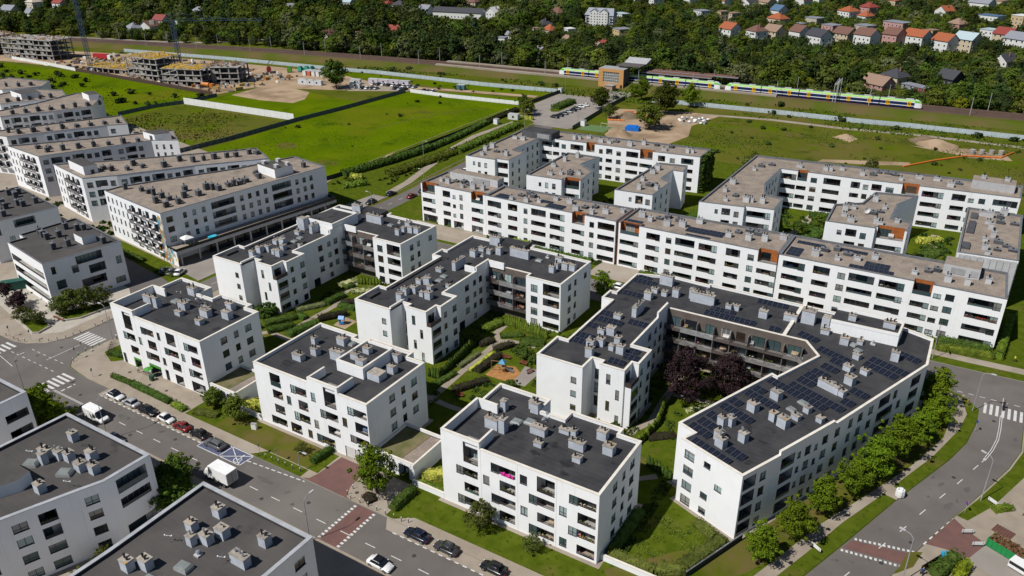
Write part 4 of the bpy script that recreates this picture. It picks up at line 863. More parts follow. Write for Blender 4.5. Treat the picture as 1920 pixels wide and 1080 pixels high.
# ---------------------------------------------------------------- the row and the rear courts (gravel roofs)
SILL=(0.6,3.6,6.6,9.6)
def cols(ops,floors=SILL,top=True):
    out=[]
    for c in ops:
        ty,s,w=c[0],c[1],c[2]
        for k,z in enumerate(floors):
            last=(k==len(floors)-1)
            if ty=='O':
                if last: out.append(('O',s,z,w,12.65-z))
                else: out.append(('L',s,z,w,1.35,1))
            elif ty=='T': out.append(('B',s,z,w,2.0 if last else 1.4))
            elif ty=='B': out.append(('B',s,z,w,2.0 if last else 1.4))
            elif ty=='L': out.append(('L',s,z,w,1.8 if last else 1.4,1))
            else: out.append(('W',s,z,w,c[3] if len(c)>3 else 1.5))
    return out
def grow(label,P,F,seed,chim=(),hoods=(),H=12.65,roof=12.15,name='terrace_block',cat='apartment block',solar=(),shaft='shaft_light',rz=0.0,coping='grey_coping',roofm='gravel_roof'):
    b=Bld(name,label,cat,P,H=H,roof=roof,coping=coping,roofm=roofm,seed=seed)
    for e,ops in F.items(): b.open(e,ops)
    b.finish(); rr=random.Random(seed)
    for x,y in chim: b.chimney(x,y+0.4,rr.choice((1.2,1.5,1.8)),rr.choice((1.0,1.2)),rr.choice((0.9,1.3,1.6)),rz,shaft,'shaft_grey',1.6)
    for x,y in hoods: b.hood(x,y+0.4,rr.choice((1.5,1.9)),rr.choice((1.2,1.6)),rz,rr.choice((0.6,0.9)))
    for x,y,n in solar:
        for i in range(n):
            b.solar(x+1.08*i,y,0,False,roof+0.05)
    return b
def rel(ops,base): return [(o[0],o[1]-base,*o[2:]) for o in ops]
FV=184.6
secA=rel(cols([('O',0.5,4.8),('B',8.2,2.8),('W',11.9,1.1,1.1),('W',14.4,1.2,1.6),('O',18.7,4.2)],(3.7,6.7,9.6))+[('S',0.5,0.1,5.4,2.6),('S',8.2,0.1,2.7,2.5),('S',12.0,0.2,3.6,2.3),('S',18.6,0.2,4.0,2.2)],0)
b=grow('gravel-roofed white terrace section with street shops, at the avenue end of the row',[(-148,FV),(-124.2,FV),(-124.2,195.6),(-147.6,198)],{0:secA},31,[(-144.1,189.9),(-141.1,189.0),(-135,188.0),(-131.5,188.6),(-128.2,189.0)],[(-139.7,191.4),(-137.1,191.8),(-134.5,190.6)])
b.box('rooftop_hut',-143.2,193.4,-125.6,197.0,12.15,14.4,'shaft_light',top='gravel_roof'); b.box('vent_screen',-134.5,193.3,-128.5,193.38,12.4,14.0,'shaft_grey')
secB=rel(cols([('L',24.5,4.7),('B',31.5,3.2),('W',36.8,1.3),('T',39.3,4.8),('L',45.4,4.7),('O',52.4,3.9),('W',57.8,1.4),('T',60.3,5.0)]),23.84)
grow('gravel-roofed white terrace section facing the comb blocks, second from the avenue',[(-124.16,FV),(-82.4,FV),(-82.4,196.4),(-124.16,195.0)],{0:secB,1:[('W',5,z,1.2,1.5) for z in SILL]},32,[(-116.4,186.3),(-111.7,186.7),(-108.3,188.2),(-105,192.4),(-100.3,191.8),(-95.9,187.1),(-91.1,187.4),(-87.9,189.6),(-84.3,193.0)],[(-115.5,190.2),(-114.2,192.6),(-94.9,190.6),(-92.5,192.4),(-112,191.2)],solar=[(-121.5,186.6,4),(-121.5,188.4,4),(-109.5,189.8,5),(-104.6,186.6,5),(-104.6,188.4,5),(-92.4,185.8,6)])
secC=rel(cols([('O',67.0,5.4),('L',74.5,3.8),('W',80.0,1.5),('T',82.5,5.2),('L',88.8,4.8),('B',95.9,3.6),('W',101.4,1.6),('O',103.9,4.9)]),66.5)
b=grow('gravel-roofed white terrace section third from the avenue, with an orange corner loggia',[(-81.5,FV),(-39.4,FV),(-39.4,199),(-81.5,197.6)],{0:secC},33,[(-78.2,192.2),(-75.0,190.4),(-69.9,189.4),(-66.2,191.0),(-63.1,195.6),(-53.5,190.2),(-48.5,190.6),(-44.8,192.0),(-41.0,195.4)],[(-73.5,193.0),(-71.8,195.0),(-68.5,194.0),(-52.2,194.0),(-50.0,196.6),(-47.4,195.2)],solar=[(-64,189.4,5),(-64,191.2,5),(-58.5,189.6,4),(-58.5,191.4,4),(-80,186.4,5),(-80,188.2,4),(-63,186.2,6)])
b2=MB(); b2.box(-82.38,FV+0.6,0,-81.52,196,12.5,plain((0.10,0.035,0.018),0.7)); b2.build('joint_panel',b.root,b.off)
secD=rel(cols([('L',110.0,5.2),('B',117.1,3.8),('W',122.7,1.7),('T',125.1,5.6),('L',131.7,5.4),('O',138.8,3.9),('W',143.1,1.6,1.1),('W',145.5,1.8),('L',149.9,6.4)]),108.9)
secD=[o for o in secD if not (o[2]<1 and o[1]<7)]+[('S',1.2,0.05,6.0,2.6)]
b=grow('gravel-roofed white terrace section with a dark underpass, nearest the curved road',[(-39.1,FV),(9.0,FV+0.3),(8.4,200.5),(-39.1,199)],{0:secD,1:[('W',3,z,1.0,1.5) for z in SILL[1:]]},34,[(-31.7,189.0),(-26.6,189.0),(-22.5,191.4),(-19.0,194.0),(-9.8,189.6),(-2.9,189.0),(1.0,189.3),(4.9,192.6)],[(-30.4,193.0),(-27.9,195.0),(-25.1,193.4),(-7.3,192.6),(-5.6,194.0)],solar=[(-37.6,187.4,3),(-37.6,189.2,3),(-37.6,191,3),(-23,187.4,9),(-20,189.2,5),(-20,191.0,5),(-37,196,6),(-27,196.4,6)])
b.box('rooftop_hut',-4.4,193.8,3.0,199.0,12.15,14.6,'shaft_light',top='gravel_roof'); b.box('vent_screen',-2.9,193.72,0.0,193.79,12.6,14.0,'shaft_grey'); b.box('vent_screen',1.0,193.72,2.6,193.79,12.6,14.0,'shaft_grey')
def sidewin(L,zs=SILL,step=4.4,w=1.1): return [('W',x,z,w,1.5) for z in zs for x in [2+step*i for i in range(int((L-3)/step)+1)] if x+w<L-0.5]
# west rear court
P=[(-152.6,215.4),(-141.4,216.2),(-141.4,217.4),(-136.9,217.8),(-137.2,229.4),(-142.4,229.8),(-142.2,248.2),(-104.6,251.0),(-99.4,251.2),(-83.6,253.0),(-83.6,264.0),(-140.3,259.0),(-153.4,258.0)]
F={0:[('W',2.8,9.8,0.9,1.2),('W',4.7,9.4,1.1,1.6),('W',7.2,9.4,1.1,1.6),('W',4.7,6.4,1.1,1.6),('W',7.2,6.4,1.1,1.6)],2:cols([('T',0.4,3.8)]),3:sidewin(11.6),5:sidewin(18.4,step=3.4),
   6:cols([('L',0.6,4.0),('B',5.0,2.5),('W',8.4,1.7),('T',11.9,5.0),('O',18.0,3.2),('W',22.9,1.4),('B',25.5,2.4),('W',29.4,1.7),('T',33.0,4.4)]),7:cols([('O',0.3,4.6)]),8:cols([('B',1.6,2.5),('W',5.7,1.8),('B',9.6,4.2)])}
b=grow('gravel-roofed white U-block around the rear court nearest the avenue',P,F,41,[(-148.9,219.8),(-141.3,223.2),(-151.0,229.4),(-151.0,225.0),(-150.0,243.0),(-146.6,242.8),(-131,253.0),(-129.6,254.2),(-127.1,257.0),(-120.9,254.2),(-117.8,254.6),(-110,255.0),(-106.3,258.6),(-97.4,255.5),(-89.5,256.8),(-88.1,257.6)],[(-146.5,225.0),(-144,226.5),(-116.3,257.0),(-101.9,259.6),(-96.6,260.0)])
b.box('rooftop_hut',-149.5,247.2,-137.2,253.6,12.15,14.6,'shaft_dark',top='bitumen'); b.box('vent_screen',-143,247.1,-138,247.18,12.5,14.2,'shaft_grey')
P=[(-124,207.6),(-112.0,208.6),(-112.0,210.2),(-106.6,210.8),(-107.6,221.4),(-114.4,226.4),(-112.6,236.4),(-124.4,235.8)]
grow('gravel-roofed white villa block inside the avenue-side rear court',P,{0:[('W',4.3,9.6,0.9,1.2),('W',6.5,9.3,1.1,1.7),('W',8.9,9.3,1.2,1.7),('W',6.5,6.3,1.1,1.7),('W',8.9,6.3,1.2,1.7)],2:cols([('O',0.3,4.8)]),3:sidewin(10.6),5:sidewin(10)},42,[(-118.1,212.2),(-121.4,220.4),(-121.1,227.5),(-119.5,233.4),(-110.5,217.2),(-115.4,214.4)],[(-112.7,215.1),(-113.6,217.0)])
P=[(-93.9,208.3),(-82.3,209.4),(-82.3,223.6),(-86.2,226.0),(-86.0,234.6),(-82.6,235.0),(-83.8,242.0),(-93.0,240.4)]
grow('gravel-roofed white villa block beside the ivy-covered gable',P,{0:[('W',4.5,9.8,0.9,1.2),('B',6.5,9.3,2.3,2.5),('W',9.6,9.4,1.4,1.7),('W',9.6,6.4,1.4,1.7),('B',6.5,6.3,2.3,1.6)],1:sidewin(14.2),5:sidewin(7)},43,[(-88.2,213.2),(-90.6,221.4),(-90.8,229.6),(-91,234.0),(-83.6,215.4)],[(-87,217.6),(-85.4,219.0)])
# east rear court
P=[(-68.8,210.9),(-56.4,212.9),(-56.4,214.0),(-48.6,214.8),(-49.0,225.6),(-54.6,227),(-57.2,236.2),(-57.1,253.6),(-36.4,254.8),(-22.0,256.4),(-16.8,256.9),(8.9,259.6),(8.9,272.4),(-41,267.6),(-68.2,264.6)]
F={0:[('W',4.6,9.8,0.9,1.2),('B',6.5,9.6,2.4,2.0),('W',9.9,9.4,1.4,1.6),('B',6.5,6.6,2.4,1.5),('W',9.9,6.4,1.4,1.6)],2:cols([('L',0.6,6.4)]),3:sidewin(10.7),4:[],6:sidewin(17,step=3.4),
   7:cols([('L',0.4,4.6),('O',5.3,3.0),('W',9.4,1.9),('T',13.2,5.0)]),8:cols([('B',0.5,2.6),('W',4.0,1.5),('B',6.4,2.8),('W',10.4,2.2)]),9:cols([('O',0.3,4.6)]),10:cols([('L',0.6,5.8),('B',8.6,3.6),('W',12.9,1.5,1.2),('W',15.6,1.7),('L',19.2,6.2)])}
b=grow('gravel-roofed white U-block around the rear court furthest from the avenue',P,F,51,[(-62.8,216.2),(-65.6,224.2),(-65.9,232.2),(-57.6,218.4),(-56.5,219.0),(-53.3,219.6),(-64.2,248.8),(-52.7,259.4),(-44.8,259.8),(-43.6,260.4),(-40.4,263.0),(-33.9,260.4),(-22.9,261.4),(-18.5,265.6),(-13.5,266.4),(-9.4,262.0)],[(-61.7,221.6),(-63.4,253.6),(-61,257.0),(-31.1,262.0),(-29.9,265.6),(-27.4,266.0),(-7.5,266.0),(-25.1,265.4)])
b.box('rooftop_hut',-4.2,264.4,7.0,270.0,12.15,14.6,'shaft_light',top='gravel_roof'); b.chimney(-1.5,267.5,1.2,1,0.9,0,'shaft_light','shaft_grey',1.6,z=14.6); b.chimney(4.6,268.2,1.4,1,1.0,0,'shaft_light','shaft_grey',1.6,z=14.6)
P=[(-34.6,213.2),(-22.4,214.4),(-22.4,215.6),(-15.0,216.2),(-14.7,223.8),(-20.0,224.8),(-20.2,236.6),(-16.2,247.2),(-27.4,244.8),(-29.0,233.2),(-35.4,228.0)]
b=grow('gravel-roofed white villa block with satellite dish, inside the eastern rear court',P,{0:[('W',3.2,9.5,1.2,1.2),('B',5.3,9.4,2.7,2.0),('W',8.9,9.2,1.5,1.6),('B',5.3,6.4,2.7,1.5),('W',8.9,6.2,1.5,1.6)],2:cols([('O',0.5,6.4)]),3:sidewin(7),5:[('W',3,9.2,1.3,1.6)]},52,[(-32.0,225.3),(-28.9,217.0),(-31.3,220.6),(-30.2,228.0),(-26.2,237.4),(-23.0,218.8),(-21.9,218.8),(-22.9,232.2),(-18.3,222.6)],[(-25,226),(-23.5,228.4)])
dm=MB()
for i in range(12):
    a0,a1=2*math.pi*i/12,2*math.pi*(i+1)/12
    dm.face([(0,0.15,0),(0.85*math.cos(a0),-0.15,0.85*math.sin(a0)),(0.85*math.cos(a1),-0.15,0.85*math.sin(a1))],'white_frame')
dm.tube((0,0.1,0),(0,0.3,-1.2),0.05,'steel_pipe')
dish=dm.mesh('satellite_dish'); b.child('satellite_dish',dish,(-26.4,225.2),0.5,13.4)
P=[(-2.6,207.8),(10.2,209.2),(9.8,244.2),(-3.4,244.0)]
b=grow('gravel-roofed white wing with grey cladding at the east end of the row',P,{},53,[(0.6,239.6),(2.3,239.2),(5.4,243.0),(2.3,233.8),(3.1,229.7),(4.0,223.8),(2.5,219.8),(2.9,213.7),(3.6,210.9)],[(4.7,240.0),(5.0,235.4),(8.2,236.0),(5.3,219.8),(5.4,214.6),(8.7,216.0),(7.3,218.0)])
for (y0,y1) in ((212,216),(224,233),(236,240)): b.box('roof_hatch',-2.1,y0,-0.4,y1,12.15,12.7,'shaft_dark')
for i in range(9):  # grey facade panels
    x=-2.3+i*1.38; b.box('facade_panel',x,207.70+i*0.15,x+1.3,207.74+i*0.15,0.2,12.3,'shaft_light')
for (y,x) in ((221.0,-3.0),(226.6,-35.2)): pass
# ivy covering the gable end of the west rear block
def leafcloud(name,pts,size,mt,seed,parent=None,off=(0,0,0),flat=0.0):
    rr=random.Random(seed); m=MB(); k=m.slot(mt)
    for p in pts:
        s=size*rr.uniform(0.6,1.3); a=Vector((rr.gauss(0,1),rr.gauss(0,1),rr.gauss(0,1)+flat)).normalized(); t=a.orthogonal().normalized(); u=a.cross(t)
        i=len(m.v); c=Vector(p)
        m.v+=[tuple(c-t*s-u*s*0.6),tuple(c+t*s-u*s*0.6),tuple(c+t*s*0.7+u*s),tuple(c-t*s*0.7+u*s)]
        m.f.append((i,i+1,i+2,i+3)); m.m.append(k)
    return m.build(name,parent,off)
rr=random.Random(5)
iv=leafcloud('ivy_cover',[(-83.4+rr.uniform(0,1.6)*(0.5+0.5*rr.random()),rr.uniform(253,264),rr.uniform(0,12.9)) for _ in range(2600)],0.33,'hedge_green',5)
tag(iv,'green ivy covering the gable end of the rear terrace','ivy')
# ---------------------------------------------------------------- the staggered bars west of the avenue
def endbal(b,p,ang,L,zs):
    def slab():
        m=MB(); m.box(0,-1.2,-0.18,L,-0.01,0,'white_render'); m.box(0.03,-1.2,0.0,L-0.03,-1.14,1.0,'loggia_grey'); m.box(0,-1.2,0,0.06,0,1.0,'loggia_grey'); return m.mesh('balcony')
    for z in zs:
        o=b.child('balcony',cached(('eb',L),slab),p,ang,z); link('glass_door',door_mesh(round(L*0.6,1),2.2,'glass_dark'),o,(L*0.2,-0.03,0.05))
def bar(label,P,F,seed,chim,huts=(),H=14.5,dark=True,front=1):
    b=Bld('stepped_block',label,'apartment block',P,H=H,roof=H-0.35,coping='grey_coping',roofm='gravel_roof',seed=seed,thick=0.3)
    for e,ops in F.items(): b.open(e,ops)
    b.finish(); rr=random.Random(seed)
    for x,y in chim: b.chimney(x,y+0.3,rr.choice((1.0,1.3,1.6)),rr.choice((1.0,1.3)),rr.choice((1.2,1.6,1.9)),R(-9),'shaft_dark','grey_coping',1.4)
    for x,y in chim:
        if rr.random()<0.55: b.hood(x-1.7,y+1.5,rr.choice((1.2,1.7)),rr.choice((1.0,1.4)),R(-9),rr.choice((0.7,1.0)))
    for Q,h in huts: b.wallbox('rooftop_hut',Q,H-0.35,H+h,'white_render',top='bitumen_brown')
    return b
def lpat(L,zs,rep=(('W',1.4,1.9),('W',6.3,1.1),('W',9.1,1.1),('W',12.0,1.1),('B',15.0,7.4),('W',24.2,1.2),('W',26.9,1.2),('W',29.6,1.2),('W',32.3,1.2),('B',35.2,6.8),('W',43.6,1.2),('W',46.3,1.2),('W',48.9,1.2))):
    return [(t,s,z,w,1.6 if t=='W' else 2.0) for z in zs for t,s,w in rep if s+w<L-0.4]
def epat(L,zs): return [('W',x,z,0.85,1.6) for z in zs for x in [1.2+2.55*i for i in range(int((L-2)/2.55)+1)] if x+0.85<L-0.4]
ZB=(5.6,8.5,11.4)
P=[(-220.6,127.2),(-189.3,123.0),(-180.7,177.7),(-197.8,181.0),(-204,162),(-213,146),(-220,132)]
b=bar('gravel-roofed white stepped block with a shop podium and a painted corner, nearest the avenue',P,{0:epat(31.5,(2.2,)+ZB),1:lpat(55.3,ZB)},61,[(-198.5,128.2),(-193.1,127.6),(-192.5,131.1),(-197.4,131.8),(-200.9,132),(-195.3,135.3),(-205.2,132.4),(-207.7,132.5),(-211.3,132.8),(-193.3,138.7),(-200.1,139.3),(-195.8,143.4),(-194.3,144.3),(-192,144.8),(-192.3,148.6),(-191.4,149.9),(-191,151.8),(-191.1,154.2),(-190.4,158.8),(-193.5,160.5),(-186.9,174.1),(-217.0,131.4)],[([(-195.2,163.2),(-186.0,161.6),(-185.0,168.1),(-193.6,169.6)],2.4)])
for x,y in ((-193.5,164.5),(-187.2,163.6),(-186.2,167.2),(-191.5,168.4)): b.chimney(x,y,1.4,1.0,0.9,R(-9),'shaft_light','shaft_light',0,z=16.9)
# shop podium in front
pd=MB(); Q=[(-189.2,122.9),(-184.3,122.2),(-176.4,176.6),(-181.0,177.4)]
pd.prism(Q,3.55,4.5,'shaft_light',top='paving'); pd.build('shop_podium',b.root,b.off)
pd=MB(); q2=inset(Q,0.06); 
for (p,q) in ((Q[0],Q[1]),(Q[1],Q[2]),(Q[2],Q[3])): pd.face([(*p,4.5),(*q,4.5),(*q,5.35),(*p,5.35)],'glass_dark' )
pd.build('terrace_railing',b.root,b.off)
a1=Vector((-186.3,124.0)); d1=(Vector((-178.4,178.0))-a1).normalized(); ang1=math.atan2(d1.y,d1.x)
for i in range(17):
    if i<3: continue
    q=a1+d1*(3.1*i); sm=cached('shopbay',lambda: (lambda m:(m.box(0,0,0,3.0,0.15,3.5,'glass_dark'),m.box(-0.05,-0.12,0,0.08,0.0,3.5,'anthracite'),m.box(1.45,-0.06,0,1.53,0,3.5,'anthracite'),m.mesh('shop_window'))[-1])(MB()))
    b.child('shop_window',sm,q,ang1,0.05)
for i in range(10):
    q=Vector((-184.7,123.6))+d1*(5.5*i); b.box('podium_column',q.x-0.2,q.y-0.2,q.x+0.2,q.y+0.2,0,3.5,'shaft_light')
for k_ in range(4): endbal(b,(-206+2.6*k_*1.55,125.25-0.36*k_*1.55),R(-7.7),2.6,(2.6,5.4,8.3,11.2))
# painted corner
mu=MB(); rr=random.Random(3); pal=[plain((0.55,0.42,0.10),0.7),plain((0.10,0.30,0.42),0.7),plain((0.50,0.22,0.06),0.7),plain((0.18,0.40,0.36),0.7),plain((0.45,0.38,0.28),0.7),plain((0.55,0.50,0.42),0.7)]
e0=Vector((-189.3,123.0)); dd=Vector((math.cos(R(-7.7)),math.sin(R(-7.7)))); nn=Vector((dd.y,-dd.x))
for i in range(60):
    x=rr.uniform(-2.2,-0.1) if i<22 else rr.uniform(-5.5,4.9); z=rr.uniform(4.5,13.5) if i<22 else rr.uniform(0.4,4.2)
    if i>=22 and z>4.4-(x+0)*-0.3 and x<0: pass
    r=rr.uniform(0.35,0.9); off=0.03+0.002*i
    c=e0+dd*x+nn*off
    ring=[]
    for k in range(9):
        a=2*math.pi*k/9; ring.append((c.x+dd.x*r*math.cos(a)*rr.uniform(0.6,1),c.y+dd.y*r*math.cos(a),max(0.1,z+r*1.2*math.sin(a))))
    mu.face(ring,pal[i%6])
mu.build('mural',b.root,b.off)
w=MB(); w.face([(-189.3,122.97,0),(-184.3,122.17,0),(-184.3,122.17,4.5),(-189.3,122.97,4.5)],'white_render'); w.build('podium_gable',b.root,b.off)
bars=[('gravel-roofed white stepped block second from the avenue, with two rooftop huts',[(-259.3,134.9),(-237.1,130.7),(-230.5,138),(-217.9,157),(-203.0,175.0),(-216.5,181.5),(-226,170),(-244,150)],62,[(-240.3,135.8),(-237.1,140.5),(-240.8,140),(-233.4,143.5),(-236,147.5),(-231.3,147.4),(-225.9,151.5),(-227.1,158.3),(-222.5,160),(-220.9,162.9),(-219.3,165.8),(-217,169.1),(-215,171.2),(-213.5,175.6),(-211.3,176.9)],[([(-251.4,135.6),(-240.2,133.6),(-239.2,137.6),(-250.4,139.6)],2.4)]),
 ('gravel-roofed white stepped block third from the avenue',[(-294.9,139.4),(-272.3,137.4),(-262,158.4),(-256.7,169.4),(-248.6,174.5),(-262.5,183),(-280,158)],63,[(-276+i*2.6,142.5+i*4.0) for i in range(9)]+[(-283,143),(-279,144.5)],[([(-263,171),(-255.5,170.2),(-252.5,174.8),(-260,177.5)],2.0)]),
 ('gravel-roofed white stepped block fourth from the avenue',[(-322,143),(-307.5,146.0),(-301.7,156.1),(-290.4,174.6),(-285.5,180),(-300.5,187.5),(-312,165)],64,[(-309+i*2.5,151+i*4.1) for i in range(8)]+[(-314,150)],[]),
 ('gravel-roofed white stepped block fifth from the avenue, with folded gable walls',[(-352,160),(-341.1,161.8),(-331.1,177.8),(-325.0,190.8),(-330,196),(-341,206.0),(-356,203),(-352,182)],65,[(-342+i*2.2,167+i*4.0) for i in range(8)],[([(-345,199.5),(-337,197.5),(-335,201),(-343,204)],2.2)]),
 ('gravel-roofed white stepped block sixth from the avenue',[(-385,170),(-363.8,173.9),(-353,191.7),(-357,199),(-368,204),(-384,198)],66,[(-366+i*2.0,178+i*3.6) for i in range(5)],[([(-377,186),(-365,184),(-362,191),(-374,194)],2.0)]),
 ('gravel-roofed white stepped block at the left edge, behind the others',[(-420,188),(-392,190),(-384,204),(-393,213),(-420,208)],67,[(-400,196),(-395,199),(-392,203)],[])]
for lab,P,seed,ch,huts in bars:
    F={}
    n=len(P)
    for i in range(n):
        a,b_=Vector(P[i]),Vector(P[(i+1)%n]); d=b_-a; L=d.length; ang=math.degrees(math.atan2(d.y,d.x))
        if -40<ang<40: F[i]=epat(L,(2.4,)+ZB)
        elif 40<=ang<=120: F[i]=lpat(L,(5.5,8.4,11.4),(('W',1.0,1.7),('L',3.5,3.4),('W',7.7,1.5),('L',10.0,3.6),('W',14.4,1.5),('W',16.8,1.5),('B',19.2,2.9)))
    b=bar(lab,P,F,seed,ch,huts); a=Vector(P[0]); d=(Vector(P[1])-a); L_=d.length; d=d/L_
    for k_ in range(3):
        q=a+d*(L_*0.45+k_*3.6)
        if L_*0.45+k_*3.6+2.6<L_: endbal(b,q,math.atan2(d.y,d.x),2.6,(2.6,5.4,8.3,11.2))
# dark-roofed blocks on the plaza corner
P=[(-211.4,93.2),(-190.6,89.8),(-187.6,104.4),(-184.6,108.7),(-212.6,112.9),(-215.6,98.0)]
P=[(-211.6,93.4),(-190.2,90.0),(-186.9,108.9),(-213.0,113.0),(-214.4,98.0),(-211.0,97.4)]
b=Bld('plaza_block','dark-roofed white block with long street balconies beside the tree-planted plaza','apartment block',P,H=12.0,roof=11.6,coping='grey_coping',roofm='bitumen_brown',seed=71,thick=0.3)
b.open(1,[('W',1.6,8.6,1.0,1.9),('W',2.0,4.4,2.2,2.2),('W',6.2,7.4,1.6,1.9),('W',4.2,1.4,0.9,2.2),('B',7.6,9.2,6.4,2.2),('B',10.2,5.9,4.0,2.3),('B',7.8,2.8,6.0,2.2),('W',17.0,6.4,1.4,2.0),('W',15.8,1.2,2.6,1.6)])
b.open(0,[('B',0.6,z,20.2,1.9) for z in (1.2,4.3,7.4)]); b.finish()
for x,y in ((-211.0,101.6),(-208.3,100.8),(-205.7,100.4),(-197.7,97.4),(-204.5,103),(-196.5,100.6),(-208.4,107.2),(-204.8,108.2),(-203.4,109.2),(-190.4,106.4)): b.chimney(x,y,1.2,1.1,1.7,R(-9),'shaft_dark','grey_coping',1.8)
b.wallbox('rooftop_hut',[(-198.4,103.6),(-193.7,102.9),(-193.1,106.2),(-197.8,106.9)],11.6,13.6,'white_render',top='bitumen_brown')
P=[(-258,101.8),(-229.6,98.0),(-226.0,115.6),(-254.5,120.2)]
b=Bld('plaza_block','dark-roofed white block at the left edge, behind the plaza block','apartment block',P,H=12.0,roof=11.6,coping='grey_coping',roofm='bitumen_brown',seed=72,thick=0.3)
b.open(1,[('W',1.0,8.0,1.4,2.0),('W',4.0,5.0,1.4,2.0),('B',6.0,9.0,5.5,2.3),('W',3.2,1.6,1.4,2.0)]); b.open(0,epat(28,(1.5,4.5,8.4))); b.finish()
for x,y in ((-238.9,107.8),(-236.4,111.4),(-236,114.9),(-246.3,114.7),(-248.6,116.9),(-250.2,114.8),(-238.7,111.2),(-243,109),(-233,104)): b.chimney(x,y,1.3,1.2,1.7,R(-9),'shaft_dark','grey_coping',1.8)
# ---------------------------------------------------------------- blocks on the near side of the street
def near(label,P,F,seed,chim,sky=(),hut=None):
    b=Bld('street_block',label,'apartment block',P,H=12.55,roof=12.05,coping='pale_coping',roofm='bitumen_brown',seed=seed,thick=0.55)
    for e,ops in F.items(): b.open(e,ops)
    b.finish()
    for c in chim: b.chimney(c[0],c[1]+0.3,*c[2:])
    for c in sky: b.skylight(c[0],c[1],2.2,1.5,c[2],0.8)
    return b
zs=(0.7,3.7,6.7,9.4)
def nf(L,off=0): return [o for z in zs for o in (('W',1.6,z,2.0,1.5),('B' if z>6 else 'W',5.0,z-(0.3 if z>6 else 0),2.4,2.0 if z>6 else 1.5),('W',8.6,z,2.0,1.5)) if o[1]+o[3]<L-0.3]
def aerial(b,x,y,s=1.0):
    m=MB(); m.tube((0,0,0),(0,0,1.6*s),0.03,'steel_pipe'); m.tube((-0.5,0,1.3*s),(0.5,0,1.3*s),0.03,'steel_pipe'); m.tube((0,-0.4,1.5*s),(0,0.4,1.5*s),0.03,'steel_pipe'); m.ball((0.5,0,1.35*s),0.13,'white_frame',6,4); m.ball((-0.5,0,1.35*s),0.13,'white_frame',6,4)
    b.child('aerial',m.mesh('aerial'),(x,y),0.4,b.roof)
P=[(-112,24),(-107.4,35.0),(-103.8,44.6),(-102.3,48.3),(-102.1,56.0),(-124.2,56.0),(-125.5,24)]
b=near('dark-roofed white block with a bent facade across the street, second from the left edge',P,{0:nf(11.9),1:nf(10.2),2:[('W',0.9,z,1.9,1.5) for z in zs[:3]]+[('W',0.9,9.4,1.9,1.5)],3:[('B',1.6,9.0,5.0,2.6),('B',1.6,6.2,5.0,1.8),('B',1.6,0.4,5.0,2.4)]},81,
  [(-109.4,50.7,1.5,1.3,1.7),(-106.1,48.9,1.3,1.2,1.6),(-108.5,48.2,1.6,1.3,1.5),(-112.2,48.7,1.4,1.2,1.6),(-114.0,48.2,1.4,1.2,1.6),(-116.3,47.3,2.0,1.3,1.5),(-115.0,46.2,1.1,1.0,1.9),(-108.9,42.1,1.4,1.2,1.6),(-116.6,52.1,1.3,1.2,1.6)],[(-109.6,46.6,0.5),(-116.2,45.2,0.5)])
for c in ((-106,45),(-118,46.2)): aerial(b,*c)
b.wallbox('rooftop_hut',[(-121,36.6),(-113.0,37.5),(-111.4,41.0),(-112.0,43.0),(-117.2,43.0),(-121,42.4)],12.05,14.1,'white_render',top='bitumen_brown')
P=[(-89.4,24),(-68.6,24),(-67.3,47.9),(-67.3,56.0),(-89.5,56.0),(-89.0,40)]
b=near('dark-roofed white block at the bottom edge, nearest the street crossing',P,{1:nf(23.9),2:[('W',4.4,9.3,1.9,1.5),('W',4.4,6.3,1.9,1.5),('W',4.4,3.3,1.9,1.5)]},82,
  [(-82.1,52.4,1.5,1.3,1.6),(-83,48.5,1.4,1.2,1.5),(-80.7,46.6,1.1,1.0,1.6),(-79.2,47.9,1.6,1.2,1.6),(-78.3,49.8,1.7,1.3,1.6),(-72.1,51.7,1.4,1.2,1.7),(-72.2,47.6,2.7,1.2,1.6),(-84.1,39.3,1.5,1.2,1.7),(-82.2,40.7,1.6,1.2,1.7),(-76.6,39.4,1.5,1.2,1.6)],[(-77.9,43.4,0.1),(-79.6,39.6,0.1)])
b.fan(-78.3,46); 
for c in ((-83.5,45.5),(-74.2,46.6)): aerial(b,*c)
P=[(-163,24),(-142,24),(-136.6,51.0),(-136.6,56.0),(-163,56.0)]
b=near('dark-roofed white block cut off by the left edge, across the street',P,{2:[],1:[('W',22.6,9.0,1.7,1.5),('W',22.6,6.0,1.7,1.5)],2:[('B',0.5,8.2,3.9,1.6),('B',0.5,4.6,3.9,1.9)]},83,[(-146,50,1.3,1.2,1.5)])
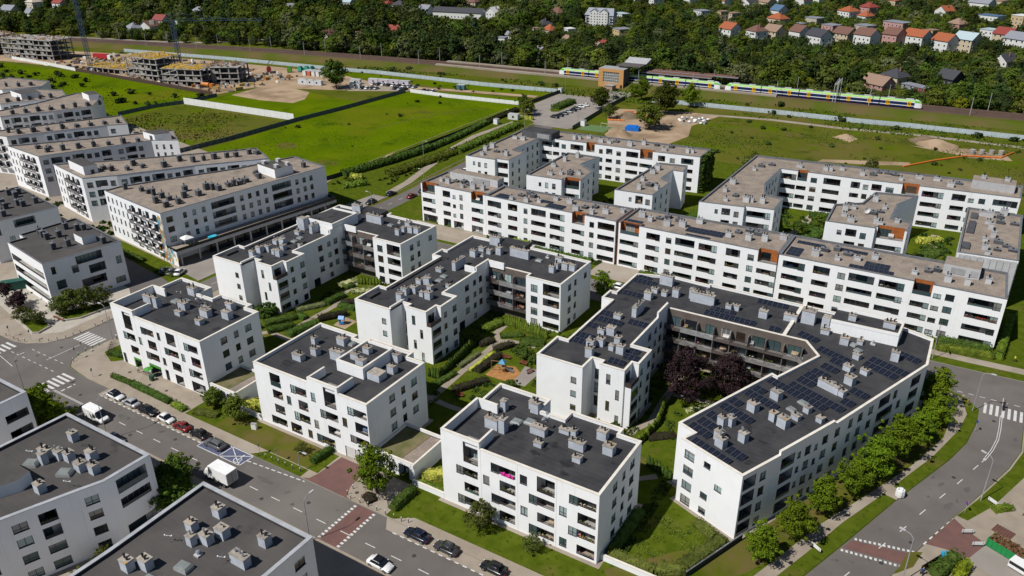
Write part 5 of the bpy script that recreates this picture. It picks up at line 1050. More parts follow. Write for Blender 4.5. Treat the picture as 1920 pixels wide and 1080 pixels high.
# ---------------------------------------------------------------- trees, hedges
def crown_mesh(key,mt,h,r,base,clumps,leaves,size,seed,conic=False,bias=0.7):
    def mk():
        rr=random.Random(seed); m=MB(); k=m.slot(mt); ch=h-base
        lob=[(rr.uniform(0,6.28),rr.uniform(0,6.28),rr.choice((2,3,3,4))) for _ in range(3)]
        def lump(x,y,z): 
            a=math.atan2(y,x); return 1.0+0.26*sum(math.sin(f*a+p+z*2.3*f+q) for p,q,f in lob)/1.3
        cs=[]
        for i in range(clumps):
            while True:
                x,y,z=rr.uniform(-1,1),rr.uniform(-1,1),rr.uniform(-1,1); q=x*x+y*y+z*z
                if 0.12<q<1: break
            if q<0.5 and rr.random()<0.6:
                f=0.75/math.sqrt(q); x,y,z=x*f,y*f,z*f
            t=(z+1)/2
            rad=r*((1-t)*0.95+0.12) if conic else r*(0.72+0.28*math.sin(math.pi*min(1,t*1.25)))
            if not conic: rad*=lump(x,y,z)
            cs.append((x*rad*rr.uniform(0.85,1.12),y*rad*rr.uniform(0.85,1.12),base+ch*t*rr.uniform(0.92,1.04),r*rr.uniform(0.24,0.42)*(0.6 if conic else 1)))
        for i in range(0 if conic else clumps//5):
            a=rr.uniform(0,6.28); t=rr.random()**0.7; f=lump(math.cos(a),math.sin(a),t*2-1); cs.append((r*f*1.12*math.cos(a)*math.sqrt(max(0.05,1-(t*1.9-0.9)**2)),r*f*1.12*math.sin(a)*math.sqrt(max(0.05,1-(t*1.9-0.9)**2)),base+ch*t*1.05,r*rr.uniform(0.10,0.18)))
        for (cx,cy,cz,cr) in cs:
            for j in range(leaves):
                n=Vector((rr.gauss(0,1),rr.gauss(0,1),rr.gauss(0.25,0.9))).normalized()
                p=Vector((cx,cy,cz))+Vector((n.x*cr,n.y*cr,n.z*cr*0.75))*rr.uniform(0.55,1.05)
                ro_=Vector((p.x,p.y,(p.z-base-ch*0.4)*r/(0.55*ch+0.01))).normalized(); a=(n*0.6+ro_*bias+Vector((rr.uniform(-.6,.6),rr.uniform(-.6,.6),rr.uniform(-.4,.6)))).normalized(); t=a.orthogonal().normalized(); u=a.cross(t); th=rr.uniform(0,6.28)
                t,u=t*math.cos(th)+u*math.sin(th),u*math.cos(th)-t*math.sin(th); s=size*rr.uniform(0.6,1.35)
                i=len(m.v); m.v+=[tuple(p-t*s-u*s*0.55),tuple(p+t*s*0.9-u*s*0.6),tuple(p+t*s*0.6+u*s*0.75),tuple(p-t*s*0.5+u*s*0.8)]
                m.f.append((i,i+1,i+2,i+3)); m.m.append(k)
        return m.mesh('crown')
    return cached(('cr',key),mk)
def trunk_mesh(key,h,base,r,seed):
    def mk():
        rr=random.Random(seed); m=MB(); tz=base+(h-base)*0.55
        m.tube((0,0,-0.1),(rr.uniform(-.1,.1),0,base*0.9+0.3),0.045*r+0.06,'bark',0.035*r+0.05,7); m.tube((0,0,base*0.9+0.2),(rr.uniform(-.3,.3),rr.uniform(-.3,.3),tz),0.035*r+0.05,'bark',0.03,6)
        for i in range(5):
            a=6.28*i/5+rr.uniform(-.4,.4); z=base+rr.uniform(0,0.3)*(h-base); L=r*rr.uniform(0.5,0.8); m.tube((0,0,z),(math.cos(a)*L,math.sin(a)*L,z+L*0.8),0.05,'bark',0.02,5)
        return m.mesh('trunk')
    return cached(('tr',key),mk)
KINDS={}
def defkind(name,mt,h,r,base,cl,lv,sz,n,conic=False,bias=0.7):
    KINDS[name]=[(crown_mesh((name,i),mt,h,r,base,cl,lv,sz,hash_(name)+i,conic,bias),trunk_mesh((name,i),h,base,r,i+5)) for i in range(n)]
def hash_(s): return sum(ord(c)*(i+3) for i,c in enumerate(s))
defkind('street','leaf_street',8.0,2.5,1.0,80,66,0.13,6,False,0.25)
defkind('big','leaf_mid',9.0,3.6,1.5,100,50,0.20,3,False,0.3)
defkind('olive','leaf_olive',5.2,2.4,0.9,52,46,0.12,4,False,0.2)
defkind('purple','leaf_purple',10.6,3.5,1.2,130,60,0.15,2,False,0.3)
defkind('purple_small','leaf_purple',4.6,2.0,1.0,60,30,0.16,2)
defkind('shrub','hedge_green',1.6,1.2,0.0,36,26,0.13,3)
defkind('shrub_far','leaf_dark',2.0,1.5,0.0,24,14,0.30,3)
for nm,mt,h,r in (('far_mid','leaf_mid',10.5,4.6),('far_dark','leaf_dark',11,4.4),('far_olive','leaf_olive',8.5,4.4),('far_yellow','leaf_yellow',7.0,3.6),('far_willow','leaf_willow',9.5,4.8)):
    defkind(nm,mt,h,r,0.6,50,34,0.33,4)
defkind('far_conifer','leaf_conifer',12,2.9,0.6,44,14,0.42,2,True)
def tree(kind,x,y,label,s=1.0,group=None,name='tree',cat='tree',z=0.1,rr=random.Random(9)):
    c,t=rr.choice(KINDS[kind]); o=thing(name,label,cat,(x,y,z),rr.uniform(0,6.28),group); o.scale=(s*rr.uniform(0.92,1.1),s*rr.uniform(0.92,1.1),s*rr.uniform(0.9,1.1))
    link('trunk',t,o); link('crown',c,o); return o
ordw=['first','second','third','fourth','fifth','sixth','seventh','eighth','ninth','tenth','eleventh','twelfth','thirteenth','fourteenth','fifteenth','sixteenth','seventeenth','eighteenth','nineteenth','twentieth']
for i,(x,y,s) in enumerate(((-16.6,96.2,0.88),(-13.6,103.6,0.92),(-11.0,111.6,0.86),(-7.9,119.2,1.0),(-5.6,125.8,1.02),(-3.0,133.2,1.05),(-0.6,140.2,0.92),(1.6,147.2,0.86),(0.6,153.2,1.08))):
    tree('street',x,y,'leafy green street tree, %s along the curved road counting from the photo bottom'%ordw[i],s,'street trees beside the curved road','street_tree')
tree('street',-76.3,78.4,'bushy bright green tree in the brick-edged bed by the garage drive',1.12,None,'street_tree')
tree('olive',-56.6,80.2,'thin grey-green tree on the lawn before the magenta-draped block',1.05,None,'young_tree')
tree('olive',-47.0,80.3,'sparse reddish young tree on the corner lawn',0.62,None,'young_tree')
tree('big',-120.6,81.4,'dark round tree before the low garage box',0.52,None,'small_tree')
tree('big',-113.2,80.6,'dark shrubby tree beside the electrical cabinet on the verge',0.58,None,'small_tree')
tree('olive',-95.0,79.6,'thin staked young tree on the lawn of the hut-roofed block',0.45,None,'young_tree')
for i,(x,y,s) in enumerate(((-107.2,62.4,0.62),(-104.6,60.4,0.74),(-101.6,57.6,0.78))): tree('big',x,y,'green tree between the two near blocks, %s from the street'%ordw[i],s,'trees between the near blocks','courtyard_tree')
for i,(x,y,s) in enumerate(((-146.2,61.6,1.0),(-143.4,59.8,1.1),(-140.5,58.0,1.1),(-138.4,60.5,0.9))): tree('street',x,y,'dark green tree beside the cut-off near block, %s from the crossing'%ordw[i],s,'trees beside the near crossing','street_tree')
for i,(x,y,s) in enumerate(((-101.0,44.5,0.62),(-99.2,41.0,0.7))): tree('olive',x,y,('feathery green','pale green')[i]+' shrub tree at the foot of the bent facade',s,None,'garden_tree')
for i,(x,y,s) in enumerate(((-188.5,81.6,0.9),(-184.7,82.8,0.85),(-184.1,88.6,1.05),(-183.4,91.0,1.1),(-182.0,93.6,1.15),(-181.0,96.4,1.15),(-185.6,90.6,0.9))):
    tree('olive',x,y,'grey-green plaza tree, %s of the raised beds counting from the crossing'%ordw[i],s,'plaza trees','plaza_tree')
for i,(x,y) in enumerate(((-196.8,84.8),(-199.0,86.5),(-205.8,86.8))): tree('purple_small',x,y,'purple-leaved plaza tree, %s from the raised beds'%ordw[i],0.9,'purple plaza trees','purple_tree')
tree('purple',-41.6,131.6,'large purple-leaved tree in the courtyard, nearest the comb wing',1.0,None,'purple_tree'); tree('purple',-35.0,137.2,'large purple-leaved tree under the slatted balconies',0.98,None,'purple_tree')
tree('street',-75.6,163.8,'dark conifer-like tree between two blocks on the rear street',0.95,None,'street_tree')
for i,(k,x,y,s,l) in enumerate((('big',-130.7,323.6,1.4,'large round dark tree on the dirt yard'),('big',-135.7,353.8,1.5,'large broad tree behind the dirt yard, beside the fence'),('street',-156.9,374.5,1.5,'yellow-green tree beside the station entrance'),('big',-165.2,346.4,1.15,'tall dark tree beside the station approach road'),('big',-194.8,324.2,0.85,'round dark tree on the footpath, left of the crossing'),('big',-189.3,318.4,0.85,'round dark tree on the footpath, beside the yellow shrub'),('big',-309.9,319.4,1.5,'large round tree among the site containers'),('street',-163.6,379.4,0.9,'small dark tree at the station door'),('olive',-154.2,332.0,1.4,'grey bush tree by the orange pipes'),('street',-130.2,371.5,1.4,'lone yellow-green tree at the embankment foot'))): tree(k,x,y,l,s)
# courtyard plants --------------------------------------------------------
def hedge(pts,w,h,mt,label,name='hedge',cat='hedge',size=0.11,dens=34,seed=0,group=None,rough=0.08):
    """clipped hedge: a solid bumpy core with leaf faces over it"""
    rr=random.Random(seed+len(pts)); m=MB(); k=m.slot(mt); p=[Vector(q) for q in pts]
    for a,b_ in zip(p[:-1],p[1:]):
        d=b_-a; L=d.length; d=d/L; n=Vector((-d.y,d.x)); ns=max(2,int(L/0.7)); rows=[]
        for i in range(ns+1):
            c=a+d*(L*i/ns); row=[]
            for (t,z) in ((-0.5,0),(-0.52,0.45),(-0.42,0.86),(-0.15,1.0),(0.15,1.0),(0.42,0.86),(0.52,0.45),(0.5,0)):
                e=1.0 if 0<i<ns else 0.8
                q=c+n*(w*t*e*rr.uniform(1-rough,1+rough)); row.append((q.x,q.y,0.1+h*z*e*rr.uniform(1-rough,1+rough)))
            rows.append(row)
        for i in range(ns):
            for j in range(7): m.face([rows[i][j],rows[i+1][j],rows[i+1][j+1],rows[i][j+1]],mt)
        m.face(rows[0],mt); m.face(rows[-1][::-1],mt)
        for i in range(int(L*(w+2*h)*dens*0.55)):
            t=rr.uniform(-0.1,1.1); s_=rr.random()
            if s_<0.5: off=rr.choice((-1,1))*w*0.52; z=rr.uniform(0.05,0.95)*h
            else: off=rr.uniform(-0.5,0.5)*w; z=h*rr.uniform(0.95,1.08)
            c=a+d*(L*min(1,max(0,t)))+n*off; c=Vector((c.x,c.y,z+0.1))
            nn=Vector((rr.gauss(0,1),rr.gauss(0,1),rr.gauss(0.5,1))).normalized(); t_=nn.orthogonal().normalized(); u=nn.cross(t_); s=size*rr.uniform(0.6,1.4)
            j=len(m.v); m.v+=[tuple(c-t_*s-u*s*.6),tuple(c+t_*s-u*s*.6),tuple(c+u*s)]; m.f.append((j,j+1,j+2)); m.m.append(k)
    return tag(m.build(name),label,cat,group)
def thuja_row(pts,label,mt='hedge_green',step=0.75,h=2.2,name='thuja',group='columnar thujas',seed=1):
    rr=random.Random(seed)
    def mk(v):
        q=random.Random(v+40); m=MB(); k=m.slot(mt); n=7; rows=[]
        for zi,z in enumerate((0,0.3,0.6,0.85,1.0)):
            r=(0.36,0.46,0.38,0.2,0.03)[zi]; rows.append([(r*math.cos(6.283*i/n)*q.uniform(.85,1.15),r*math.sin(6.283*i/n)*q.uniform(.85,1.15),z*h) for i in range(n)])
        for a,b_ in zip(rows[:-1],rows[1:]):
            for i in range(n): m.face([a[i],a[(i+1)%n],b_[(i+1)%n],b_[i]],mt)
        for i in range(60):
            z=q.random()**1.2; r=0.46*(1-z)**0.6; a=q.uniform(0,6.28); c=Vector((r*math.cos(a),r*math.sin(a),z*h)); s=q.uniform(0.06,0.13); t=Vector((-math.sin(a),math.cos(a),0)); u=Vector((0.3*math.cos(a),0.3*math.sin(a),1)).normalized()
            j=len(m.v); m.v+=[tuple(c-t*s),tuple(c+t*s),tuple(c+u*s*2.2)]; m.f.append((j,j+1,j+2)); m.m.append(k)
        return m.mesh('thuja')
    meshes=[cached(('th',mt,h,v),lambda v=v: mk(v)) for v in range(3)]
    p=[Vector(q) for q in pts]
    for a,b_ in zip(p[:-1],p[1:]):
        L=(b_-a).length; n=max(1,int(L/step))
        for i in range(n):
            c=a+(b_-a)*(i/n); s=rr.uniform(0.85,1.12); o=link(name,rr.choice(meshes),None,(c.x+rr.uniform(-.08,.08),c.y+rr.uniform(-.08,.08),0.1),rr.uniform(0,6.28),(s,s,s*rr.uniform(.9,1.1))); tag(o,label,'shrub',group)
# court 1 (between the two comb blocks)
o=tree('shrub',-141.2,114.7,'big round clipped bush at the comb wing nearest the avenue',2.1,None,'round_bush','bush')
o=tree('shrub',-143.0,113.0,'second round bush behind the big clipped bush',1.6,None,'round_bush','bush')
for i,(pts,w,h,mt,lab) in enumerate((([(-138.2,110.6),(-134.4,116.9)],2.2,1.3,'hedge_green','long clipped green hedge beside the round bush'),([(-135.0,108.4),(-131.8,113.6)],2.2,1.2,'hedge_green','short clipped green hedge by the path fork in the first court'),([(-129.4,109.6),(-127.9,117.2)],2.4,1.3,'hedge_green','clipped hedge bordering the first court path, near the hut-roofed block'),([(-135.2,118.2),(-131.9,117.6)],1.8,1.0,'hedge_green','low rounded hedge at the path bend of the first court'),([(-137.0,119.6),(-133.3,125.6)],1.8,0.9,'leaf_willow','feathery grey-green grass strip along the comb wing'),([(-133.2,126.2),(-132.6,131.8)],1.8,1.3,'hedge_green','clipped hedge beside the cream flowers in the first court'),([(-128.8,118.8),(-125.0,124.6)],1.9,1.3,'hedge_dark','dark purple hedge screening the sandpit'),([(-129.8,127.0),(-124.9,127.4)],1.6,1.1,'hedge_green','clipped hedge behind the sandpit'),([(-130.5,128.6),(-126.0,131.5)],1.6,1.0,'hedge_dark','dark purple hedge behind the clipped hedge of the first court'),([(-137.6,135.6),(-136.0,141.0)],2.0,0.7,'flower_cream','bed of cream roses along the comb facade'),([(-132.6,134.4),(-128.6,138.4)],2.2,0.7,'flower_cream','bed of cream roses in the first court centre'),([(-135.4,134.6),(-134.4,137.6)],1.4,0.9,'hedge_green','low green hedge between the two rose beds'),
  ([(-87.9,109.4),(-86.9,116.0)],1.4,0.8,'hedge_green','low green hedge along the second court path, near end'),([(-87.6,118.4),(-87.2,125.6)],1.2,0.7,'leaf_willow','soft green border along the second court path'),([(-83.2,110.2),(-79.4,117.0)],1.7,1.2,'hedge_dark','dark purple hedge before the playground'),([(-83.2,118.8),(-82.6,127.0)],1.7,1.2,'hedge_dark','dark purple hedge along the playground edge'),([(-89.2,128.4),(-87.6,132.0)],2.0,1.1,'hedge_dark','dark brown hedge at the path junction'),([(-85.0,128.4),(-82.7,132.6)],1.8,1.1,'hedge_dark','dark brown hedge facing the path junction'),([(-84.8,118.6),(-84.6,127.4)],0.9,0.6,'flower_yellow','strip of yellow flowers beside the second court path'),([(-92.0,134.6),(-90.4,140.0)],2.2,1.3,'hedge_lime','bright green shrub bed below the slatted balconies of the middle block'),([(-87.3,134.4),(-83.0,137.6)],1.6,0.8,'hedge_green','low hedge before the thuja screen'),([(-82,134.5),(-77,136.8)],3.0,0.7,'hedge_green','low ground shrub bed beside the thuja screen'),
  ([(-43.2,116.0),(-39.2,119.6)],2.0,0.5,'hedge_dark','dark ground hedge beside the thuja curve'),([(-40.2,127.8),(-37.2,132.6)],1.1,0.5,'flower_cream','white flower border in the purple tree court'),([(-32.5,125.5),(-29.5,128.6)],1.4,1.0,'hedge_green','green hedge beneath the street wing'),
  ([(-36.4,85.6),(-29.3,85.8),(-25.6,88.2)],1.7,1.3,'leaf_olive','rough olive hedge behind the low white garden wall'),([(-25.9,88.4),(-22.6,97.0)],2.2,1.6,'leaf_olive','tall rough olive hedge along the dark garden fence'),([(-24,97.2),(-27.6,99.0)],1.6,1.3,'leaf_olive','rough olive hedge end under the street wing gable'),([(-36.3,86),(-36.4,97)],1.8,0.9,'hedge_green','shaded green hedge along the magenta-draped block'),
  ([(-71.3,76.3),(-71.1,81.8)],1.7,1.4,'hedge_green','clipped box hedge beside the garage entrance'),([(-71.6,84.0),(-66.0,83.9)],0.9,1.1,'hedge_lime','green shrub row behind the low wall at the flower bed'),([(-71.8,85.0),(-66.2,90.4)],2.2,1.5,'flower_yellow','sloping bed of yellow-white flowers beside the magenta-draped block'),([(-115.6,84.6),(-109.8,87.6)],2.4,1.5,'flower_yellow','bed of yellow flowers beside the hut-roofed block'),([(-91.2,78.4),(-90.9,83.0)],1.3,1.3,'hedge_green','clipped hedge along the red brick drive'),
  ([(-148.4,77.8),(-142.1,78.0)],1.0,0.9,'hedge_green','low clipped hedge strip before the shop, end near the crossing'),([(-142.0,78.0),(-129.5,77.7)],1.3,1.0,'hedge_green','long clipped hedge strip before the shop'),([(-128.6,77.8),(-124.6,77.4)],1.5,0.8,'hedge_lime','low light hedge at the end of the hedge strip'),([(-157.4,83.6),(-153.6,84.2)],1.8,1.2,'hedge_green','clipped hedge at the shop corner'),([(-77.4,77.0),(-75.2,76.0)],1.8,0.7,'hedge_dark','reddish ground shrub around the drive tree'),([(-122.5,78.2),(-117.5,79.6)],1.8,0.7,'leaf_olive','ground cover bed by the garage entrance of the shop block'),
  ([(-1.5,179.2),(9.2,181.0)],1.6,1.4,'hedge_lime','yellow-green hedge along the pavement at the row end'),([(-2.0,182.2),(8.6,183.2)],1.8,1.8,'hedge_green','green hedge against the row end flats'),([(10.2,181.2),(11.6,203)],1.6,2.0,'hedge_lime','tall hedge along the side lane of the row'),([(-27.5,181.0),(-3.0,182.4)],1.4,1.2,'hedge_green','green hedge before the underpass terrace'),([(-73.4,181.5),(-58,181.8)],1.7,1.3,'hedge_lime','yellow-green hedge along the rear street before the row'),([(-57,182.2),(-40,182.4)],1.3,1.2,'hedge_green','green hedge before the third terrace section'),([(-114,182.4),(-108,182.4)],3.0,1.8,'hedge_lime','bright green hedge mass at the shop end of the row'),([(-107,182.4),(-88,182.6)],1.2,1.1,'hedge_green','green hedge before the second terrace section'),([(-120.4,180.4),(-115.2,181.4)],2.6,1.8,'hedge_green','square green hedge beside the shop passage'),
  ([(-200.6,206),(-196.5,228),(-194.2,250)],3.4,2.2,'hedge_green','long rough hedge along the field fence, near end'),([(-194.2,250),(-194.6,268),(-197.6,296)],2.8,1.8,'hedge_green','long rough hedge along the field fence, middle stretch'),([(-197.6,296),(-198.4,324)],2.2,1.4,'hedge_dark','dark hedge along the field fence towards the station'),([(-186.5,215),(-183.0,250)],4.5,1.8,'leaf_mid','dense shrub bank between path and avenue, near stretch'),([(-182.5,252),(-183.5,300)],4.0,1.8,'leaf_mid','dense shrub bank between path and avenue, far stretch'),([(-184.5,336),(-184.0,352)],4.5,1.8,'hedge_green','green shrubs on the station traffic island'),([(-192,196),(-187,203)],3.0,1.6,'hedge_lime','yellowish shrub mass beside the trodden path'),
  ([(12.5,126.8),(15.0,129)],1.2,0.9,'hedge_lime','low hedge with yellow flowers by the eastern pavement'),([(18.0,131.2),(21.5,137.5)],1.4,1.0,'hedge_green','clipped hedge on the east side of the curved road'),([(5.9,106.4),(8.6,112.0)],2.0,1.7,'hedge_green','clipped dark hedge beside the scaffold mesh at the lower right'),([(8.9,107.0),(9.8,111.0)],1.6,1.6,'leaf_yellow','yellow-green shrub beside the lower right hedge'),
  ([(-103.5,205),(-98.5,238)],2.0,0.9,'hedge_green','green border in the avenue-side rear court'),([(-78.0,212),(-73.5,244)],3.5,1.6,'leaf_mid','shrubbery between the two rear courts'),([(-43,221),(-38.5,246)],4.5,1.2,'hedge_green','mixed shrub border in the eastern rear court'),([(-45.5,248.5),(-37,250)],2.4,1.8,'hedge_green','shrubs by the rear entrance of the eastern court'),([(-12,228),(-8.0,240)],4.5,0.9,'hedge_green','clipped hedge block beside the cladded wing'),([(-14,243),(-8,247)],2.0,1.4,'flower_yellow','yellow flowering shrubs in the eastern rear court'),([(-40.8,219),(-39.5,223)],1.8,1.2,'flower_yellow','yellow flowering shrub beside the satellite dish villa'),
  ([(-224,112.5),(-219,102)],2.2,1.0,'hedge_green','green garden hedge between the two plaza blocks'),([(-216,121),(-196,119.4)],1.5,0.9,'hedge_green','low hedge along the access road'),([(-187,117.6),(-180.5,117.8)],2.2,0.9,'hedge_green','clipped hedge at the painted corner lawn'))):
    hedge(pts,w,h,mt,lab,'flower_bed' if 'flower' in mt else 'hedge','flower bed' if 'flower' in mt else 'hedge',seed=i*3+1,size=0.11 if i<46 else 0.2,dens=34 if i<46 else 14,rough=0.08 if i<46 else 0.2)
hedge([(-196.5,205.0),(-192.6,207.0)],2.6,1.8,'flower_yellow','round yellow flowering shrub beside the footpath','flowering_shrub','shrub',0.22,16,99)
hedge([(-187.5,311.5),(-183,312.5)],2.0,1.4,'flower_yellow','yellow flowering shrub at the footpath crossing','flowering_shrub','shrub',0.22,16,98)
thuja_row([(-91.0,112.6),(-88.6,112.6),(-89.2,117.4),(-90.4,128.4)],'columnar thuja in the row along the middle comb block',group='thujas along the middle comb block')
thuja_row([(-89.0,139.9),(-77.2,138.9)],'tall thuja in the screen below the middle block wing',mt='hedge_lime',h=3.0,step=0.6,group='thujas of the wing screen',seed=4)
thuja_row([(-44.2,112.0),(-43.6,115.6),(-43.2,121.0),(-44.6,127.6),(-43.2,127.6)],'columnar thuja in the curved row of the purple tree court',mt='hedge_lime',group='thujas of the purple tree court',seed=5)
thuja_row([(-39.8,108.6),(-34.6,107.0)],'columnar thuja closing the corner garden',group='thujas of the corner garden',seed=6,step=0.7)
thuja_row([(-134.4,139.4),(-128.2,142.0)],'columnar thuja in the first court below the slatted balconies',mt='hedge_lime',group='thujas of the first court',seed=8)
thuja_row([(-53.5,114.6),(-51.5,114.6)],'pair of small thujas at the comb wing foot',group='thujas at the solar block foot',seed=9)
for i,(x,y,s,l) in enumerate(((-78.0,129.6,1.3,'loose shrub on the second court lawn'),(-75.4,128.2,1.1,'round shrub beside the red benches'),(-73.6,117.0,1.2,'shrub in the corner by the comb wing wall'),(-48.8,114.2,1.2,'shrub at the foot of the solar block wing'),(-46.2,112.6,1.0,'low shrub at the court entrance of the solar block'))): tree('shrub',x,y,l,s,None,'garden_shrub','shrub')
# scattered scrub on the fields (individual bushes)
rr=random.Random(77)
cnt=0
for i in range(900):
    x=rr.uniform(-560,30); y=rr.uniform(190,396)
    inA=(-600<x<-356 and 195<y<270); inB=(-273<x<-203 and 200<y<330); inC=(-118<x<30 and 298<y<402); inD=(-340<x<-205 and 342<y<385)
    if not(inA or inB or inC or inD): continue
    if inB and rr.random()<0.75: continue
    if inC and y<375 and rr.random()<0.5: continue
    if not inview((x,y,0),0): continue
    s=rr.uniform(0.35,1.0)*(1.3 if inA or y>372 else 0.7); tree('shrub_far',x,y,'low scrub bush on the rough grass of the '+('left field' if inA else 'bright green meadow' if inB else 'eastern field and bank' if inC else 'railway verge'),s,'scrub bushes','scrub_bush','bush',0.0); cnt+=1
    if cnt>150: break
for i in range(26):
    x=rr.uniform(-78,-60) if i<18 else rr.uniform(-50,-30); y=rr.uniform(266,300) if i<18 else rr.uniform(285,310); tree('far_olive',x,y,'olive shrub tree on the slope behind the eastern rear court',rr.uniform(0.35,0.55),'shrub trees behind the rear court','shrub_tree','tree',0.0)

# uncountable ground planting in the courts and front gardens
def groundcover(label,rects,n,size,mt,seed,hmax=0.5,avoid=()):
    q=random.Random(seed); m=MB(); k=m.slot(mt)
    tot=sum((r[2]-r[0])*(r[3]-r[1]) for r in rects)
    for r in rects:
        c=int(n*(r[2]-r[0])*(r[3]-r[1])/tot)
        cl=[(q.uniform(r[0],r[2]),q.uniform(r[1],r[3]),q.uniform(0.3,1.1),q.uniform(0.3,1.0)) for _ in range(max(3,c//45))]
        for _ in range(c):
            x,y,cr,ch=q.choice(cl); a=q.uniform(0,6.28); t=q.random()**0.5; px=min(r[2],max(r[0],x+cr*t*math.cos(a))); py=min(r[3],max(r[1],y+cr*t*math.sin(a))); z=0.12+hmax*ch*(1-t*t)*q.uniform(0.5,1.05)
            n_=Vector((q.gauss(0,1),q.gauss(0,1),q.gauss(0.9,0.8))).normalized(); t_=n_.orthogonal().normalized(); u=n_.cross(t_); s=size*q.uniform(0.6,1.4); c_=Vector((px,py,z)); i=len(m.v)
            m.v+=[tuple(c_-t_*s-u*s*.6),tuple(c_+t_*s-u*s*.6),tuple(c_+t_*s*.4+u*s),tuple(c_-t_*s*.5+u*s*.9)]; m.f.append((i,i+1,i+2,i+3)); m.m.append(k)
    tag(m.build('ground_planting'),label,'ground planting',kind='stuff')
groundcover('mixed low planting in the court nearest the avenue',[(-137.5,119,-134.5,141),(-128,128,-112.5,143),(-126,110,-113,118),(-120,119,-113,128),(-141,109,-136,113)],7000,0.16,'hedge_green',1,0.8)
groundcover('mixed low planting in the playground court',[(-96,127,-91.5,143),(-82,128,-67,143.5),(-92.5,117,-90.9,128),(-80,109.5,-67,118.3),(-71,119,-66.3,140),(-90,104,-82.5,109)],9000,0.16,'hedge_green',2,0.8)
groundcover('low planting under the purple trees',[(-50.8,127,-47.3,143.5),(-42,134.5,-25.5,143.3),(-42,118,-34,126.5),(-46.9,114.5,-45.6,126)],6000,0.16,'hedge_green',3,0.7)
groundcover('rough weeds and shrubs in the corner garden',[(-36.4,86.5,-34.4,106)],2600,0.13,'hedge_green',4,0.6)
groundcover('light weeds in the corner garden',[(-34.0,87.5,-26,98)],2200,0.10,'hedge_lime',5,0.25)
groundcover('front garden planting along the white row',[(-123,181.6,-86,184.2),(-73,181.8,-39.5,184.2),(-28,181.8,8,184.2)],9000,0.2,'hedge_green',6,1.0)
groundcover('shrubs of the avenue-side rear court',[(-135,231,-126,246),(-106,226,-96,247),(-135,201,-126,214),(-106,200,-95,207)],7000,0.3,'leaf_mid',7,1.4)
groundcover('shrubs of the eastern rear court',[(-56,230,-46.5,251),(-46,218,-36.5,250),(-56,200.5,-37,210),(-14,214,-5,226),(-14,228,-4.5,252),(-33,200.5,-6,209)],9000,0.28,'hedge_green',8,1.3)
groundcover('planting along the rear street verge',[(-60,161.6,-3,162.2),(-110,159.5,-78,161.5),(-150,158,-122,161)],3000,0.2,'hedge_green',9,0.8)
groundcover('garden planting between the stepped blocks',[(-236,127,-222,133),(-230,134,-222,142),(-272,128,-260,136),(-224,101,-216,120),(-262,122,-240,129)],5000,0.3,'hedge_green',10,1.2)
groundcover('verge weeds beside the footpath',[(-199,197,-190,206),(-186,206,-180,300),(-206,176,-200,196)],6000,0.35,'leaf_mid',11,1.2)
for i,(k,x,y,s,l) in enumerate((('big',-44,231,0.55,'round tree in the middle of the eastern rear court'),('big',-40.5,240,0.5,'smaller tree behind the middle of the eastern rear court'),('big',-12.5,219,0.6,'dark tree between satellite dish villa and cladded wing'),('big',-38.6,211,0.5,'dark tree in front of the satellite dish villa'),('big',-76,217,0.55,'tree at the foot of the shrubbery between the rear courts'),('big',-104,241,0.45,'small tree by the rear entrance of the avenue-side court'),('big',-130,238,0.5,'small tree in the inner corner of the avenue-side court'))): tree(k,x,y,l,s,None,'court_tree')
# ---------------------------------------------------------------- vehicles
def loft(m,secs,mt,cap=True):
    """secs: list of (x,[(y,z)...]) cross-sections"""
    n=len(secs[0][1]); i0=len(m.v); k=m.slot(mt)
    for x,pr in secs:
        for y,z in pr: m.v.append((x,y,z))
    for a in range(len(secs)-1):
        for j in range(n):
            q=(j+1)%n; m.f.append((i0+a*n+j,i0+a*n+q,i0+(a+1)*n+q,i0+(a+1)*n+j)); m.m.append(k)
    if cap:
        m.f.append(tuple(range(i0+n-1,i0-1,-1))); m.m.append(k); m.f.append(tuple(range(i0+(len(secs)-1)*n,i0+len(secs)*n))); m.m.append(k)
def ring(w,z0,z1,r=0.12): return [(-w+r,z0),(w-r,z0),(w,z0+r),(w,z1-r*1.6),(w-r*1.2,z1),(-w+r*1.2,z1),(-w,z1-r*1.6),(-w,z0+r)]
mat('tyre',(0.012,0.012,0.013),0.8); mat('rim',(0.35,0.36,0.37),0.3,metal=0.8); mat('car_glass',(0.010,0.012,0.016),0.05,spec=0.8); mat('lamp_white',(0.75,0.75,0.72),0.2); mat('lamp_red',(0.35,0.012,0.01),0.3)
def wheel_mesh(r=0.32):
    def mk():
        m=MB(); m.tube((0,-0.1,0),(0,0.1,0),r,'tyre',n=14); m.tube((0,-0.105,0),(0,0.105,0),r*0.62,'rim',n=10); return m.mesh('wheel')
    return cached(('wh',r),mk)
